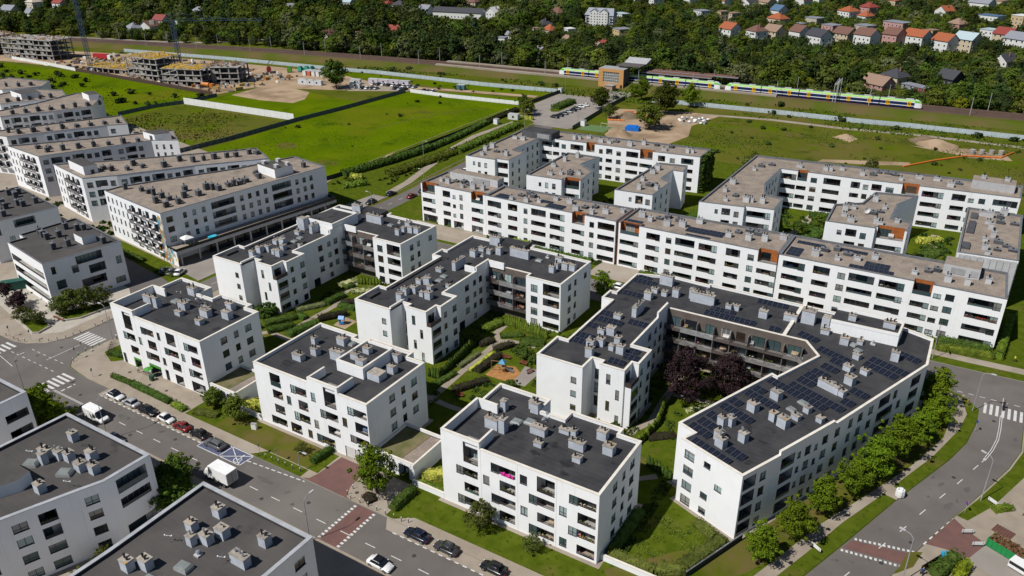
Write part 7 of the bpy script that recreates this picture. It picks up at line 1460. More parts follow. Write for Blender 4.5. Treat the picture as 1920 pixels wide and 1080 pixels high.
# things at the lower right: skip with branches, grate, screen, white canopy
o=thing('green_skip','green open skip heaped with brown branches at the right edge','skip',(14.8,117.4,0.13),R(-25)); gm=plain((0.015,0.22,0.06),0.5); m=MB(); m.prism([(-2.6,-1.1),(2.6,-1.1),(2.6,1.1),(-2.6,1.1)],0.1,0.25,gm)
for (x0,y0,x1,y1) in ((-2.6,-1.1,2.6,-1.0),(-2.6,1.0,2.6,1.1),(-2.6,-0.98,-2.5,0.98),(2.5,-0.98,2.6,0.98)): m.box(x0,y0,0.26,x1,y1,1.5,gm)
for i in range(8): m.box(-2.5+i*0.7,-1.18,0.2,-2.4+i*0.7,-1.1,1.4,gm)
m.build('container',o); rr=random.Random(8); ll=leafcloud('branches',[(rr.uniform(-2.4,2.4),rr.uniform(-0.95,0.95),1.0+rr.uniform(0,0.9)) for _ in range(500)],0.2,plain((0.15,0.08,0.035),0.9),8,o); m=MB(); m.box(-2.5,-1.0,0.3,2.5,1.0,1.15,plain((0.10,0.055,0.03),0.9)); m.build('soil_fill',o)
m=MB(); m.box(-1.4,-1.0,0,1.4,1.0,0.12,plain((0.13,0.06,0.045),0.8)); 
for i in range(7): m.box(-1.3+i*0.4,-0.95,0.12,-1.2+i*0.4,0.95,0.17,plain((0.10,0.045,0.035),0.8))
tag(m.build('brick_pallet',None,loc=(14.2,122.2,0.13),rz=R(-22)),'flat red-brown pallet stack behind the green skip','pallet')
m=MB(); m.box(-2.4,-0.9,0.3,2.4,0.9,1.5,'white_frame'); m.box(-2.3,-0.95,0.9,1.0,-0.9,1.4,'car_glass'); tag(m.build('parked_trailer',None,loc=(17.6,114.0,0.13),rz=R(-25)),'white low trailer with blue stripe cut off by the right edge','trailer')
sc=thing('mesh_screen','dark mesh fence panel beside the person in blue','fence',(5.3,107.9,0.13),R(62))
for i in range(9): m=MB(); m.box(-2.2+i*0.5,-0.03,0,-2.15+i*0.5,0.03,1.7,'anthracite'); m.build('slat',sc)
m=MB(); m.box(-2.3,-0.03,1.65,2.3,0.03,1.72,'anthracite'); m.box(-2.3,0.031,0.1,2.3,0.036,1.6,plain((0.06,0.03,0.02),0.9)); m.build('panel',sc)
m=MB(); m.box(-0.5,-0.4,0,0.5,0.4,0.7,plain((0.01,0.30,0.55),0.5)); m.box(-0.55,-0.45,0.7,0.55,0.45,0.8,plain((0.01,0.34,0.6),0.5)); tag(m.build('blue_bin',None,loc=(7.0,111.6,0.13),rz=0.5),'bright blue low bin beside the red drive','bin')
m=MB(); m.ball((0,0,0.5),0.55,plain((0.01,0.16,0.45),0.5),10,6,(1,1,0.9)); m.box(-0.3,-0.3,0,0.3,0.3,0.3,'anthracite'); tag(m.build('blue_bin',None,loc=(-75.6,61.4,0.13)),'round blue bin beside the near street lamp','bin')
# dark garden fence with its slats
fo=thing('garden_fence','dark slatted fence between corner garden and pavement','fence',(-25.0,87.4,0.12),math.atan2(12.1,4.7))
for i in range(26): m=cached('gslat',lambda:(lambda q:(q.box(0,-0.03,0,0.46,0.03,1.1,'fence_dark'),q.mesh('slat'))[-1])(MB())); link('slat',m,fo,(i*0.5,0,0))
m=MB(); m.box(0,-0.12,1.1,13.0,0.12,1.2,'grey_coping'); m.build('top_rail',fo)
# rooftop terrace goods of the shop podium
o=thing('white_gazebo','white square gazebo on the shop podium terrace','gazebo',(-186.2,127.4,4.5),R(-8))
for sx in (-1.3,1.3):
    for sy in (-1.3,1.3): m=MB(); m.tube((sx,sy,0),(sx,sy,2.1),0.05,'white_frame'); m.build('post',o)
m=MB()
for i in range(4):
    c=[(-1.5,-1.5),(1.5,-1.5),(1.5,1.5),(-1.5,1.5)]; m.face([(*c[i],2.1),(*c[(i+1)%4],2.1),(0,0,2.9)],'white_frame')
m.build('canopy',o)
m=MB(); m.tube((0,0,0),(0,0,0.5),1.3,plain((0.02,0.38,0.5),0.5),n=14); m.tube((0,0,0.45),(0,0,0.515),1.1,plain((0.05,0.45,0.6),0.2),n=14); tag(m.build('paddling_pool',None,loc=(-184.6,134.6,4.5)),'turquoise paddling pool on the shop podium terrace','paddling pool')
# ---------------------------------------------------------------- station and train
RV=lambda u: rail_v(u)
def railpt(u,off): 
    a=math.atan2(rail_v(u+5)-rail_v(u-5),10); return (u-math.sin(a)*off,rail_v(u)+math.cos(a)*off,a)
mat('train_white',(0.75,0.76,0.76),0.3); mat('train_green',(0.09,0.42,0.03),0.4); mat('train_navy',(0.010,0.020,0.075),0.3,spec=0.4); mat('train_yellow',(0.85,0.44,0.0),0.5); mat('train_lime',(0.30,0.55,0.14),0.5)
def car_body(L,nose):
    def mk():
        m=MB(); w=1.42
        def sec(k=1.0,zt=1.0): return [(-w*k,0.35),(-w*k,0.95),(-w*k,1.25),(-w*k,2.55),(-w*k,2.95),(-w*0.98*k,3.25*zt),(-w*0.8*k,3.75*zt),(w*0.8*k,3.75*zt),(w*0.98*k,3.25*zt),(w*k,2.95),(w*k,2.55),(w*k,1.25),(w*k,0.95),(w*k,0.35)]
        xs=[(-L/2,1,1),(L/2-(3.0 if nose else 0),1,1)]
        if nose: xs+=[(L/2-1.6,0.97,0.93),(L/2-0.6,0.88,0.72),(L/2,0.72,0.5)]
        band=['train_navy','train_white','train_navy','train_white','train_lime','train_lime','alu_frame','train_lime','train_lime','train_white','train_navy','train_white','train_navy']
        for (x0,k0,t0),(x1,k1,t1) in zip(xs[:-1],xs[1:]):
            A=sec(k0,t0);B=sec(k1,t1)
            for j in range(13):
                mt=band[j]
                if x0>=L/2-3.01 and nose: mt='train_white' if j in (0,1,2,6,10,11,12) else 'train_green'
                z=lambda p,tt:min(p,3.75*tt)
                m.face([(x0,A[j][0],A[j][1]),(x1,B[j][0],min(B[j][1],3.75*t1)),(x1,B[j+1][0],min(B[j+1][1],3.75*t1)),(x0,A[j+1][0],A[j+1][1])],mt)
        for (x,k,t,d) in (xs[0]+(1,),xs[-1]+(0,)):
            S_=[(x,y,min(z,3.75*t)) for y,z in sec(k,t)]; m.face(S_ if d else S_[::-1],'train_navy' if not nose or d else 'train_green')
        m.box(-L/2+0.5,-1.2,0.0,L/2-(3.2 if nose else 0.5),1.2,0.36,'anthracite')
        for x in (-L/4,L/5): m.box(x-1.6,-0.7,3.74,x+1.6,0.7,4.05,'shaft_light')
        return m.mesh('car_body')
    return cached(('tb',L,nose),mk)
def tdoor():
    m=MB(); m.box(-0.75,-0.03,0.75,0.75,0.03,2.9,'train_yellow'); m.box(-0.5,-0.045,1.4,-0.1,0.045,2.5,'car_glass'); m.box(0.1,-0.045,1.4,0.5,0.045,2.5,'car_glass'); return m.mesh('door')
def train(u0,label,ncar=5,L=18.2):
    a0=railpt(u0,0); o=thing('electric_train',label,'train',(a0[0],a0[1],RZ+0.2),a0[2])
    for i in range(ncar):
        x=(i+0.5)*L; nose=i in (0,ncar-1); c=link('car_body',car_body(L-0.4,nose),o,(x,0,0),math.pi if i==0 else 0)
        for dx in (-L/4,L/4):
            for s in (-1,1): link('door',cached('tdoor',tdoor),c,(dx-(1.0 if nose else 0),s*1.44,0))
        if i<ncar-1: g=MB(); g.box(x+L/2-0.3,-1.2,0.5,x+L/2+0.3,1.2,3.3,'tyre'); g.build('gangway',o)
    return o
train(-217.5,'white, green and yellow train half hidden by the station building')
train(-124.5,'white, green and yellow train at the right, clear of the station')
ob=plain((0.50,0.27,0.10),0.85)
o=thing('station_building','tan station entrance building with a big gridded window and grey canopy','station',(-181.8,391.4,0),R(2))
m=MB(); 
Lw,D,Hh=14.2,8.5,10.2
def hole(m,mt):
    xs=[-Lw/2,-Lw/2+2.6,Lw/2-2.6,Lw/2]; zs_=[0,3.2,Hh-1.6,Hh]
    for i in range(3):
        for j in range(3):
            if i==1 and j==1: continue
            m.face([(xs[i],0,zs_[j]),(xs[i+1],0,zs_[j]),(xs[i+1],0,zs_[j+1]),(xs[i],0,zs_[j+1])],mt)
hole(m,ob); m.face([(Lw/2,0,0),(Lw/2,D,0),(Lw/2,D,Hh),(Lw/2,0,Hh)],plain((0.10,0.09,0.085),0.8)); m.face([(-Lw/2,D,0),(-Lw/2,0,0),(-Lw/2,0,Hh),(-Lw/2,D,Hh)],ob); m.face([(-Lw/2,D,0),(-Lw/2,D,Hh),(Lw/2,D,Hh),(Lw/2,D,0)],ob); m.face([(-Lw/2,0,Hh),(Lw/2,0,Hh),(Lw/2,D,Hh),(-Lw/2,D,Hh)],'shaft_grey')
m.build('wall',o); m=MB(); m.face([(-Lw/2+2.6,0.4,3.2),(Lw/2-2.6,0.4,3.2),(Lw/2-2.6,0.4,Hh-1.6),(-Lw/2+2.6,0.4,Hh-1.6)],'glass_curtain'); w_=m.build('window',o); m=MB()
for i in range(9): x=-Lw/2+2.6+i*(Lw-5.2)/8; m.box(x-0.06,0.28,3.2,x+0.06,0.38,Hh-1.6,'white_frame')
for i in range(5): z=3.2+i*(Hh-4.8)/4; m.box(-Lw/2+2.6,0.2,z-0.06,Lw/2-2.6,0.27,z+0.06,'white_frame')
m.build('glazing_bars',w_)
m=MB(); m.box(Lw/2-1.7,-0.06,0,Lw/2-0.5,-0.01,2.3,'anthracite'); m.build('door',o)
m=MB(); m.box(1.0,5.5,11.0,14.0,20.0,11.5,plain((0.10,0.085,0.08),0.7)); m.face([(1.5,14,11.52),(14,14,11.52),(14.5,20,13.6),(2.0,20,13.6)],'shaft_grey'); m.face([(1.5,14,11.52),(2.0,20,13.6),(2.0,20,11.5)],'shaft_grey'); m.face([(14,14,11.52),(14.5,20,11.5),(14.5,20,13.6)],'shaft_grey'); m.build('canopy',o)
for x,y in ((1,6.5),(13,6.5),(1,18),(13,18)): m=MB(); m.tube((x,y,0),(x,y,11),0.15,'shaft_grey'); m.build('column',o)
m=MB(); m.box(-2.0,-6.2,0,2.6,-2.6,2.7,plain((0.33,0.23,0.17),0.9)); m.box(-2.3,-6.5,2.7,2.9,-2.3,2.95,'concrete'); tag(m.build('kiosk',None,loc=(-179.6,391.6,0),rz=R(-8)),'small pinkish kiosk in front of the station door','kiosk')
for k,(u0,u1,off,lab) in enumerate(((-170,-132,2.6,'lower brown platform roof behind the train'),(-166,-120,9.0,'higher brown platform roof on the far platform'))):
    a=railpt((u0+u1)/2,off); o=thing('platform_roof',lab,'platform roof',(a[0],a[1],RZ+0.75),a[2]); L=u1-u0
    m=MB(); m.box(-L/2,-2.4,4.6,L/2,2.4,4.85,plain((0.16,0.075,0.055),0.8)); m.box(-L/2,-2.45,4.3,L/2,-2.41,4.85,'shaft_grey'); m.build('roof',o)
    for i in range(7): m=MB(); x=-L/2+2+i*(L-4)/6; m.tube((x,0,0),(x,0,4.6),0.12,'shaft_grey'); m.build('post',o)
# catenary masts
def mast():
    m=MB(); m.tube((0,0,0),(0,0,8.5),0.13,'shaft_light',0.1,6); m.tube((0,0,6.6),(0,3.0,6.9),0.05,'steel_pipe',n=5); m.tube((0,0,7.8),(0,2.6,6.95),0.04,'steel_pipe',n=5); return m.mesh('catenary_mast')
mm=cached('mast',mast); k=0
for u in range(-560,40,42):
    for off,s in ((-3.6 if u<-290 or u>-90 else -5.4,0),(9.4,math.pi)):
        a=railpt(u+(7 if s else 0),off)
        if inview((a[0],a[1],5)): tag(link('catenary_mast',mm,None,(a[0],a[1],RZ-0.4),a[2]+s),'grey overhead line mast on the %s side of the tracks'%('near' if not s else 'far'),'mast','overhead line masts, %s side'%('near' if not s else 'far'))
for off,lab in ((0.0,'near'),(5.0,'far')):
    w=MB()
    for hh in (5.6,6.9):
        for u0 in range(-560,120,20): p=railpt(u0,off); q=railpt(u0+20,off); w.tube((p[0],p[1],RZ+hh),(q[0],q[1],RZ+hh),0.03,'anthracite',n=3,cap=False)
    tag(w.build('overhead_line'),'dark overhead line above the %s track'%lab,'overhead line')
a=railpt(-72,0)
gm=MB(); 
for y in (-4,10):
    gm.tube((0,y,0),(0,y,9.5),0.14,'shaft_light'); gm.tube((1.2,y,0),(1.2,y,9.5),0.14,'shaft_light')
for x in (0,1.2): gm.tube((x,-4,9.4),(x,10,9.4),0.1,'shaft_light'); gm.tube((x,-4,8.4),(x,10,8.4),0.1,'shaft_light')
for i in range(7): gm.tube((0,-4+2*i,8.4),(1.2,-3+2*i,9.4),0.06,'shaft_light',n=4)
tag(gm.build('signal_gantry',None,loc=(a[0],a[1],RZ-0.4),rz=a[2]),'lattice gantry spanning the tracks behind the train','gantry')
# ---------------------------------------------------------------- fences
def panel_fence(name,label,pts,mt,h,pl,t=0.08,post=None):
    p=[Vector(q) for q in pts]; o=thing(name,label,'fence',(p[0].x,p[0].y,0)); me=cached(('fp',mt,h,pl),lambda:(lambda m:(m.box(0.03,-t/2,0.05,pl-0.03,t/2,h,mt),m.box(0.03,-t/2-0.04,h*0.3,pl-0.03,-t/2,h*0.3+0.08,mt),m.mesh('panel'))[-1])(MB()))
    for a,b_ in zip(p[:-1],p[1:]):
        d=b_-a; L=d.length; n=max(1,int(round(L/pl))); s=L/(n*pl); ang=math.atan2(d.y,d.x)
        for i in range(n):
            c=a+d*(i/n)-p[0]; link('panel',me,o,(c.x,c.y,0),ang,(s,1,1))
    return o
panel_fence('hoarding','long pale grey hoarding along the railway foot, west of the station',[(-520,337),(-430,350),(-342,358),(-318,361.5),(-280,362.7),(-244,363.5),(-201.5,368.5)],'fence_grey',2.1,3.0)
panel_fence('hoarding','pale hoarding across the bright meadow, left of the station approach',[(-269,331.4),(-244,331),(-204,334.8)],'fence_white',1.9,2.6)
panel_fence('hoarding','long pale grey hoarding along the railway foot, east of the station',[(-150,372),(-135,374.5),(-93,377.8),(-54,379.2),(-36,381.6),(-19,382),(9,383.2),(60,386)],'fence_grey',2.1,3.0)
panel_fence('hoarding','tall bright white hoarding standing alone on the left field',[(-351.2,254.0),(-277.8,257.0)],'fence_white',3.2,3.7)
panel_fence('field_fence','dark field fence between the two left meadows',[(-279,194.5),(-276.4,219),(-275.6,255),(-273,284),(-271,330)],'fence_slate',1.9,3.0)
panel_fence('field_fence','dark field fence from the stepped blocks to the white hoarding',[(-358,222),(-357,240),(-351.6,254),(-350,273.5)],'fence_slate',1.9,3.0)
panel_fence('field_fence','dark fence along the shrub-lined footpath',[(-203,196),(-199.3,222.8),(-198.4,274),(-199.9,325)],'fence_dark',1.7,3.0)
panel_fence('site_fence','rust brown fence along the building site',[(-483,279),(-417,277),(-355.2,275)],plain((0.07,0.04,0.03),0.8),2.0,3.0)
panel_fence('site_fence','white fence at the left end of the building site',[(-560,283),(-516,281.6),(-483.5,279)],'fence_white',2.0,3.0)
panel_fence('station_fence','dark fence beside the station approach, left side',[(-199.6,372),(-200.6,338)],'fence_dark',1.8,2.5)
panel_fence('station_fence','dark green fence between station approach and dirt yard',[(-164.4,372),(-163.6,350),(-159.4,306)],plain((0.04,0.07,0.065),0.7),1.8,2.5)
# ---------------------------------------------------------------- building site
def frame_block(label,x,y,rz,L,D,n,deck,seed,fh=3.1):
    rr=random.Random(seed); o=thing('building_shell',label,'building shell',(x,y,0),rz)
    for k in range(n+1):
        if k==0: continue
        m=MB(); m.box(-L/2-0.6,-D/2-0.6,k*fh-0.28,L/2+0.6,D/2+0.6,k*fh,'concrete',top=('concrete')); m.build('floor_slab',o)
    nx=max(3,int(L/4.5)); ny=max(2,int(D/5))
    for k in range(n):
        for i in range(nx+1):
            for j in range(ny+1):
                if 0<i<nx and 0<j<ny: continue
                px=-L/2+L*i/nx; py=-D/2+D*j/ny
                m=cached(('col',fh),lambda:(lambda q:(q.box(-0.35,-0.2,0,0.35,0.2,fh-0.28,'concrete'),q.mesh('column'))[-1])(MB())); link('column',m,o,(px,py,k*fh),0)
                if i<nx and j==0 and rr.random()<(0.55 if k<n-1 else 0.25):
                    m=MB(); m.box(0.4,-0.1,0,L/nx*0.45,0.1,fh-0.28,'concrete'); m.box(L/nx*0.45,-0.1,0,L/nx*0.8,0.1,0.9,'concrete'); m.build('wall_panel',o,loc=(px,py,k*fh))
        m=MB(); m.box(-L/4,-D/6,k*fh,L/4,D/6,k*fh+fh-0.28,plain((0.16,0.15,0.145),0.9)); m.build('core_wall',o)
    if deck:
        m=MB(); yl=plain((0.52,0.33,0.04),0.8); 
        for i in range(int(L/1.1)):
            px=-L/2+i*1.1+rr.uniform(0,0.3); m.box(px,-D/2+rr.uniform(-0.6,0.8),n*fh+0.02,px+0.8,D/2-rr.uniform(0,2.5),n*fh+0.12+rr.uniform(0,0.3),yl if rr.random()<0.8 else 'sand')
        for i in range(40): px=rr.uniform(-L/2,L/2);py=rr.uniform(-D/2,D/2); m.box(px,py,n*fh+0.1,px+rr.uniform(0.3,2),py+rr.uniform(0.1,0.6),n*fh+rr.uniform(0.3,1.2),yl if rr.random()<0.6 else 'concrete')
        q=m.build('formwork_deck',o); q['kind']='stuff'
    else:
        m=MB()
        for i in range(70): px=rr.uniform(-L/2,L/2);py=rr.uniform(-D/2,D/2); m.box(px,py,n*fh,px+rr.uniform(0.3,2.5),py+rr.uniform(0.15,0.8),n*fh+rr.uniform(0.2,1.4),rr.choice(('concrete','sand',plain((0.25,0.12,0.05)),plain((0.12,0.10,0.09)))))
        q=m.build('building_material',o); q['kind']='stuff'
    return o
frame_block('large grey concrete shell with terraced floors at the left edge of the site',-552,297,R(10),44,16,4,False,1)
frame_block('grey concrete shell beyond it, half cut by the left edge',-600,292,R(10),30,15,4,False,9)
frame_block('grey concrete shell topped with yellow formwork beside the second crane',-423,291,R(5),24,17,4,True,2)
frame_block('low grey concrete shell with a brown deck at the front of the site',-390,288.5,R(18),24,13,3,True,3)
frame_block('grey concrete shell at the right end of the site',-377,303,R(28),20,15,3,False,4)
frame_block('single-storey concrete deck with yellow boards behind the first crane',-462,292,R(6),34,15,1,True,5,3.0)
frame_block('single-storey concrete base at the back of the site',-402,312,R(14),30,14,1,False,6,3.0)
rr=random.Random(12); m=MB()
for i in range(420):
    x=rr.uniform(-520,-350);y=rr.uniform(280,335); s=rr.uniform(0.4,2.2); m.obox((x,y),(s*2,s*0.8),rr.uniform(0,3),rr.choice(('concrete','sand','white_frame',plain((0.30,0.14,0.05)),plain((0.42,0.30,0.10)),plain((0.10,0.09,0.09)))),0,rr.uniform(0.3,1.8))
q=m.build('site_rubble'); tag(q,'heaps of timber, blocks and rubble spread over the building site','rubble',kind='stuff')
def crane(label,x,y,h,jl,jaz,lean=0):
    o=thing('tower_crane',label,'crane',(x,y,0)); bl=plain((0.045,0.08,0.16),0.5); s=0.95; m=MB()
    for sx,sy in ((-s,-s),(s,-s),(s,s),(-s,s)): m.tube((sx,sy,0),(sx,sy,h),0.15,bl,n=4)
    n=int(h/2.4)
    for i in range(n):
        z0=h*i/n;z1=h*(i+1)/n; c=[(-s,-s),(s,-s),(s,s),(-s,s)]
        for k in range(4):
            a,b_=c[k],c[(k+1)%4]; m.tube((*a,z0),(*b_,z1),0.07,bl,n=3,cap=False); m.tube((*a,z1),(*b_,z1),0.07,bl,n=3,cap=False)
    m.build('mast',o); m=MB(); d=Vector((math.cos(jaz),math.sin(jaz),0)); nrm=Vector((-d.y,d.x,0)); nj=int(jl/2.5)
    for a,b_ in ((-14,jl),):
        for off in (-0.7,0.7): m.tube(d*a+nrm*off+Vector((0,0,h+0.6)),d*b_+nrm*off+Vector((0,0,h+0.6)),0.07,bl,n=4)
        m.tube(d*2+Vector((0,0,h+2.1)),d*b_+Vector((0,0,h+1.6)),0.07,bl,n=4)
        for i in range(nj):
            x0=2+i*(jl-2)/nj;x1=2+(i+0.5)*(jl-2)/nj
            for off in (-0.7,0.7): m.tube(d*x0+nrm*off+Vector((0,0,h+0.6)),d*x1+Vector((0,0,h+1.9)),0.035,bl,n=3,cap=False); m.tube(d*x1+Vector((0,0,h+1.9)),d*(x0+(jl-2)/nj)+nrm*off+Vector((0,0,h+0.6)),0.06,bl,n=3,cap=False)
    m.tube(Vector((0,0,h)),Vector((0,0,h+5)),0.25,bl,n=5); m.tube(Vector((0,0,h+5)),d*(jl*0.6)+Vector((0,0,h+1.9)),0.06,bl,n=3); m.tube(Vector((0,0,h+5)),d*-12+Vector((0,0,h+0.8)),0.06,bl,n=3); m.build('jib',o)
    m=MB(); c=d*-12.5; m.obox((c.x,c.y),(3,1.8),jaz,'concrete',h-1.6,h+0.6); m.build('counterweight',o); m=MB(); c=d*1.6+nrm*1.4; m.obox((c.x,c.y),(1.6,1.4),jaz,'white_frame',h-1.8,h+0.3); m.build('operator_cab',o); return o
crane('tall dark blue tower crane at the left of the building site',-474.8,283.8,45,60,R(14)); crane('shorter blue tower crane beside the yellow formwork',-436.5,318,27,55,R(28))
def container(x,y,rz,col,label,group=None,L=6,W=2.4,H=2.6,z=0.0):
    mt=plain(col,0.6)
    def mk():
        m=MB(); m.box(-L/2,-W/2,0,L/2,W/2,H,mt)
        for i in range(int(L/0.6)): m.box(-L/2+0.2+i*0.6,-W/2-0.04,0.15,-L/2+0.45+i*0.6,-W/2,H-0.15,mt)
        m.box(-L/2-0.05,-W/2-0.06,H,L/2+0.05,W/2+0.05,H+0.08,'shaft_light'); m.box(-0.4,-W/2-0.06,1.0,0.6,-W/2-0.041,1.9,'car_glass'); return m.mesh('site_container')
    tag(link('site_container',cached(('co',mt,L),mk),None,(x,y,z),rz),label,'container',group)
for i in range(6): container(-351.5+i*3.0,340.2+i*0.5,R(90),(0.62,0.62,0.6) if i!=1 else (0.5,0.12,0.05),'white site container in the row by the hoarding' if i!=1 else 'red-orange site container in the row by the hoarding','row of site containers by the hoarding' if i!=1 else None)
for i in range(3): container(-334+i*4.4,319.4+i*0.9,R(10),(0.62,0.64,0.66),'white site cabin in the front pair left of the big tree','front site cabins')
for i in range(4): container(-301+i*6.2,331+i*1.2+9,R(10),(0.55,0.50,0.55),'pale lilac site cabin in the long row behind the parked cars','long row of site cabins')
container(-309,334,R(15),(0.60,0.62,0.62),'white cabin alone behind the big round tree'); container(-302,326,R(15),(0.58,0.6,0.62),'white cabin beside the parked cars')
container(-249.5,350.5,R(6),(0.06,0.16,0.22),'dark blue cabin on the gravel track',None,4.5); container(-191.3,309.2,R(5),(0.60,0.60,0.58),'white graffiti-covered transformer hut by the footpath',None,5)
for i,(x,y,c) in enumerate(((-362,345,(0.04,0.30,0.22)),(-359,347,(0.04,0.30,0.22)),(-366,340,(0.10,0.30,0.02)),(-378,335,(0.35,0.03,0.03)),(-356,348.5,(0.04,0.26,0.24)))):
    m=MB(); m.prism([(-1.3,-1.1),(1.3,-1.1),(1.3,1.1),(-1.3,1.1)],0.4,2.4,plain(c,0.6)); m.prism([(-0.9,-0.8),(0.9,-0.8),(0.9,0.8),(-0.9,0.8)],2.4,3.2,plain(tuple(v*0.8 for v in c),0.6)); m.box(-1.0,-1.2,0,-0.6,1.2,0.4,'anthracite'); m.box(0.6,-1.2,0,1.0,1.2,0.4,'anthracite')
    tag(m.build('site_machine',None,loc=(x,y,0),rz=0.3*i),['teal silo on the sandy yard, left of three','teal silo on the sandy yard, middle of three','bright green machine on the sandy yard','red machine on the sandy yard','teal silo on the sandy yard, right of three'][i],'site machine')
o=thing('articulated_lorry','red and white lorry between the concrete shells','lorry',(-505,311,0),R(14)); m=MB(); m.box(-6,-1.25,1.1,5,1.25,3.8,plain((0.40,0.02,0.03),0.5)); m.build('trailer',o); m=MB(); m.box(5.3,-1.2,0.5,7.6,1.2,3.3,'white_frame'); m.build('cab',o); m=MB(); m.box(7.5,-1.05,1.8,7.64,1.05,2.9,'car_glass'); m.build('windscreen',o)
for x in (-4.5,-3.3,6.3): 
    for s in (-1,1): link('wheel',wheel_mesh(0.5),o,(x,s*1.1,0.5))
o=thing('mixer_truck','orange mixer truck in front of the concrete shells','truck',(-371,284.5,0),R(20)); og=plain((0.50,0.17,0.02),0.5); m=MB(); m.tube((-3.2,0,2.6),(1.2,0,2.1),0.9,og,1.25,10); m.build('drum',o); m=MB(); m.box(1.8,-1.15,0.5,3.8,1.15,2.8,og); m.build('cab',o); m=MB(); m.box(-3.6,-1.1,0.6,1.8,1.1,1.1,'anthracite'); m.build('chassis',o)
for x in (-2.6,-1.4,2.8):
    for s in (-1,1): link('wheel',wheel_mesh(0.5),o,(x,s*1.0,0.5))
# far parked cars
rr=random.Random(31); cols_=[white,black,navy,grey,silver,dgrey,red]
def farcars(p,q,n,rz,where,group):
    p=Vector(p);q=Vector(q)
    for i in range(n):
        c=p+(q-p)*(i/max(1,n-1)); k=rr.choice((0,0,1,1,2,3,4,5)); nm=('white','black','dark blue','grey','silver','dark grey','red')[k]
        make_car('%s car %s'%(nm,where),c.x,c.y,rz+rr.uniform(-.05,.05)+(math.pi if rr.random()<0.5 else 0),cols_[k],group='%s cars %s'%(nm,group),detail=False,z=0.01)
farcars((-299,337),(-274,341.5),9,R(95),'in the back line of the sandy car park','in the back line of the sandy car park'); farcars((-297,326),(-290,329),4,R(95),'in the front line of the sandy car park','in the front line of the sandy car park')
farcars((-281,333.5),(-275,334.5),3,R(95),'at the right end of the sandy car park','at the right end of the sandy car park'); farcars((-264,336.5),(-259,337.3),3,R(95),'on the track beside the meadow hoarding','on the track beside the meadow hoarding')
farcars((-176.4,321),(-175.2,349),8,R(0),'in the bays of the station approach','in the station bays'); farcars((-164.9,207),(-165.4,240),6,R(90),'along the avenue beside the row','along the avenue beside the row')
make_car('dark blue car in front of the station entrance',-169.0,371.5,R(80),navy,detail=False); make_car('dark red car parked first beside the row gable',-164.9,200.5,R(92),red,detail=False,z=0.02)
farcars((-172.6,199),(-173,189),2,R(90),'on the far kerb of the avenue by the shrubs','on the far kerb of the avenue')
farcars((-560,357+5),(-528,366),5,R(12),'on the road behind the railway','on the road behind the railway')
ribbon('far_road',[(-640,352),(-590,365),(-540,376),(-500,392),(-470,430)],6,'asphalt_pale',0.02)
# dirt yard goods
def heap(x,y,r,h,mt,label,seed):
    q=random.Random(seed); m=MB(); n=18; rows=[]
    for k,(t,z) in enumerate(((1.0,0),(0.8,0.22),(0.55,0.55),(0.28,0.86),(0.05,1.0))): rows.append([(r*t*math.cos(2*math.pi*i/n)*q.uniform(.88,1.12),r*t*0.8*math.sin(2*math.pi*i/n)*q.uniform(.88,1.12),h*z*q.uniform(.9,1.1)) for i in range(n)])
    for a,b_ in zip(rows[:-1],rows[1:]):
        for i in range(n): m.face([a[i],a[(i+1)%n],b_[(i+1)%n],b_[i]],mt)
    m.face(rows[-1],mt); tag(m.build('sand_heap',None,loc=(x,y,0),smooth=True),label,'heap')
heap(-138.5,308.5,6.5,2.6,'sand','sand heap in front of the blue tarpaulin',1); heap(-148,340,6.5,2.4,'earth','dark earth heap on the dirt yard',2); heap(-21,358,8,2.2,'sand','pale sand heap on the eastern field',3); heap(-26,361.5,6,2.4,'earth','dark earth heap behind the pale sand heap',4); heap(-55,352,3.5,1.4,'sand','small sand heap on the eastern track',5)
m=MB(); m.prism([(-3,-1.8),(3,-1.8),(3.2,1.8),(-2.8,1.8)],0,1.6,plain((0.01,0.15,0.55),0.5)); m.prism([(-2,-1.2),(2,-1.2),(2,1.2),(-2,1.2)],1.6,2.1,plain((0.01,0.15,0.55),0.5)); tag(m.build('blue_tarpaulin',None,loc=(-136.6,318.5,0),rz=0.2),'bright blue tarpaulin over a stack on the dirt yard','tarpaulin')
rr=random.Random(4); om=plain((0.62,0.16,0.02),0.6)
for i in range(10): m=MB(); m.tube((-1.6,0,0.35),(1.6,0,0.35),0.35,om,n=8); tag(m.build('orange_pipe',None,loc=(-152+i*1.9,347.5-i*0.8,0.35*(i%2)),rz=R(40)),'orange plastic pipe stacked on the dirt yard','pipe','orange pipes on the dirt yard')
for i in range(4): m=MB(); m.tube((-1.4,0,0.3),(1.4,0,0.3),0.3,om,n=8); tag(m.build('orange_pipe',None,loc=(-152.5+i*1.6,329.5+0.5*i,0),rz=R(10)),'orange pipe by the sports court fence','pipe','orange pipes by the sports court')
for i in range(26): m=cached('bagm',lambda:(lambda q:(q.ball((0,0,0.5),0.75,'white_frame',8,5,(1,1,0.75)),q.mesh('bulk_bag'))[-1])(MB())) if i%3 else cached('blkm',lambda:(lambda q:(q.box(-0.8,-0.6,0,0.8,0.6,1.0,'concrete'),q.mesh('stone_block'))[-1])(MB())); x=-126+rr.uniform(0,13);y=342+rr.uniform(0,11); tag(link('bulk_bag' if i%3 else 'stone_block',m,None,(x,y,0),rr.uniform(0,3)),'white bulk bag in the heap beside the dirt yard trees' if i%3 else 'grey stone block among the bulk bags','bulk bag' if i%3 else 'block','bulk bags by the dirt yard' if i%3 else 'stone blocks by the dirt yard')
m=MB(); pts=[(-28.2,319.5),(-19,334),(-9.2,346.4),(2,350),(5.7,360.6)]
for a,b_ in zip(pts[:-1],pts[1:]): m.tube((*a,0.3),(*b_,0.3),0.3,om,n=6)
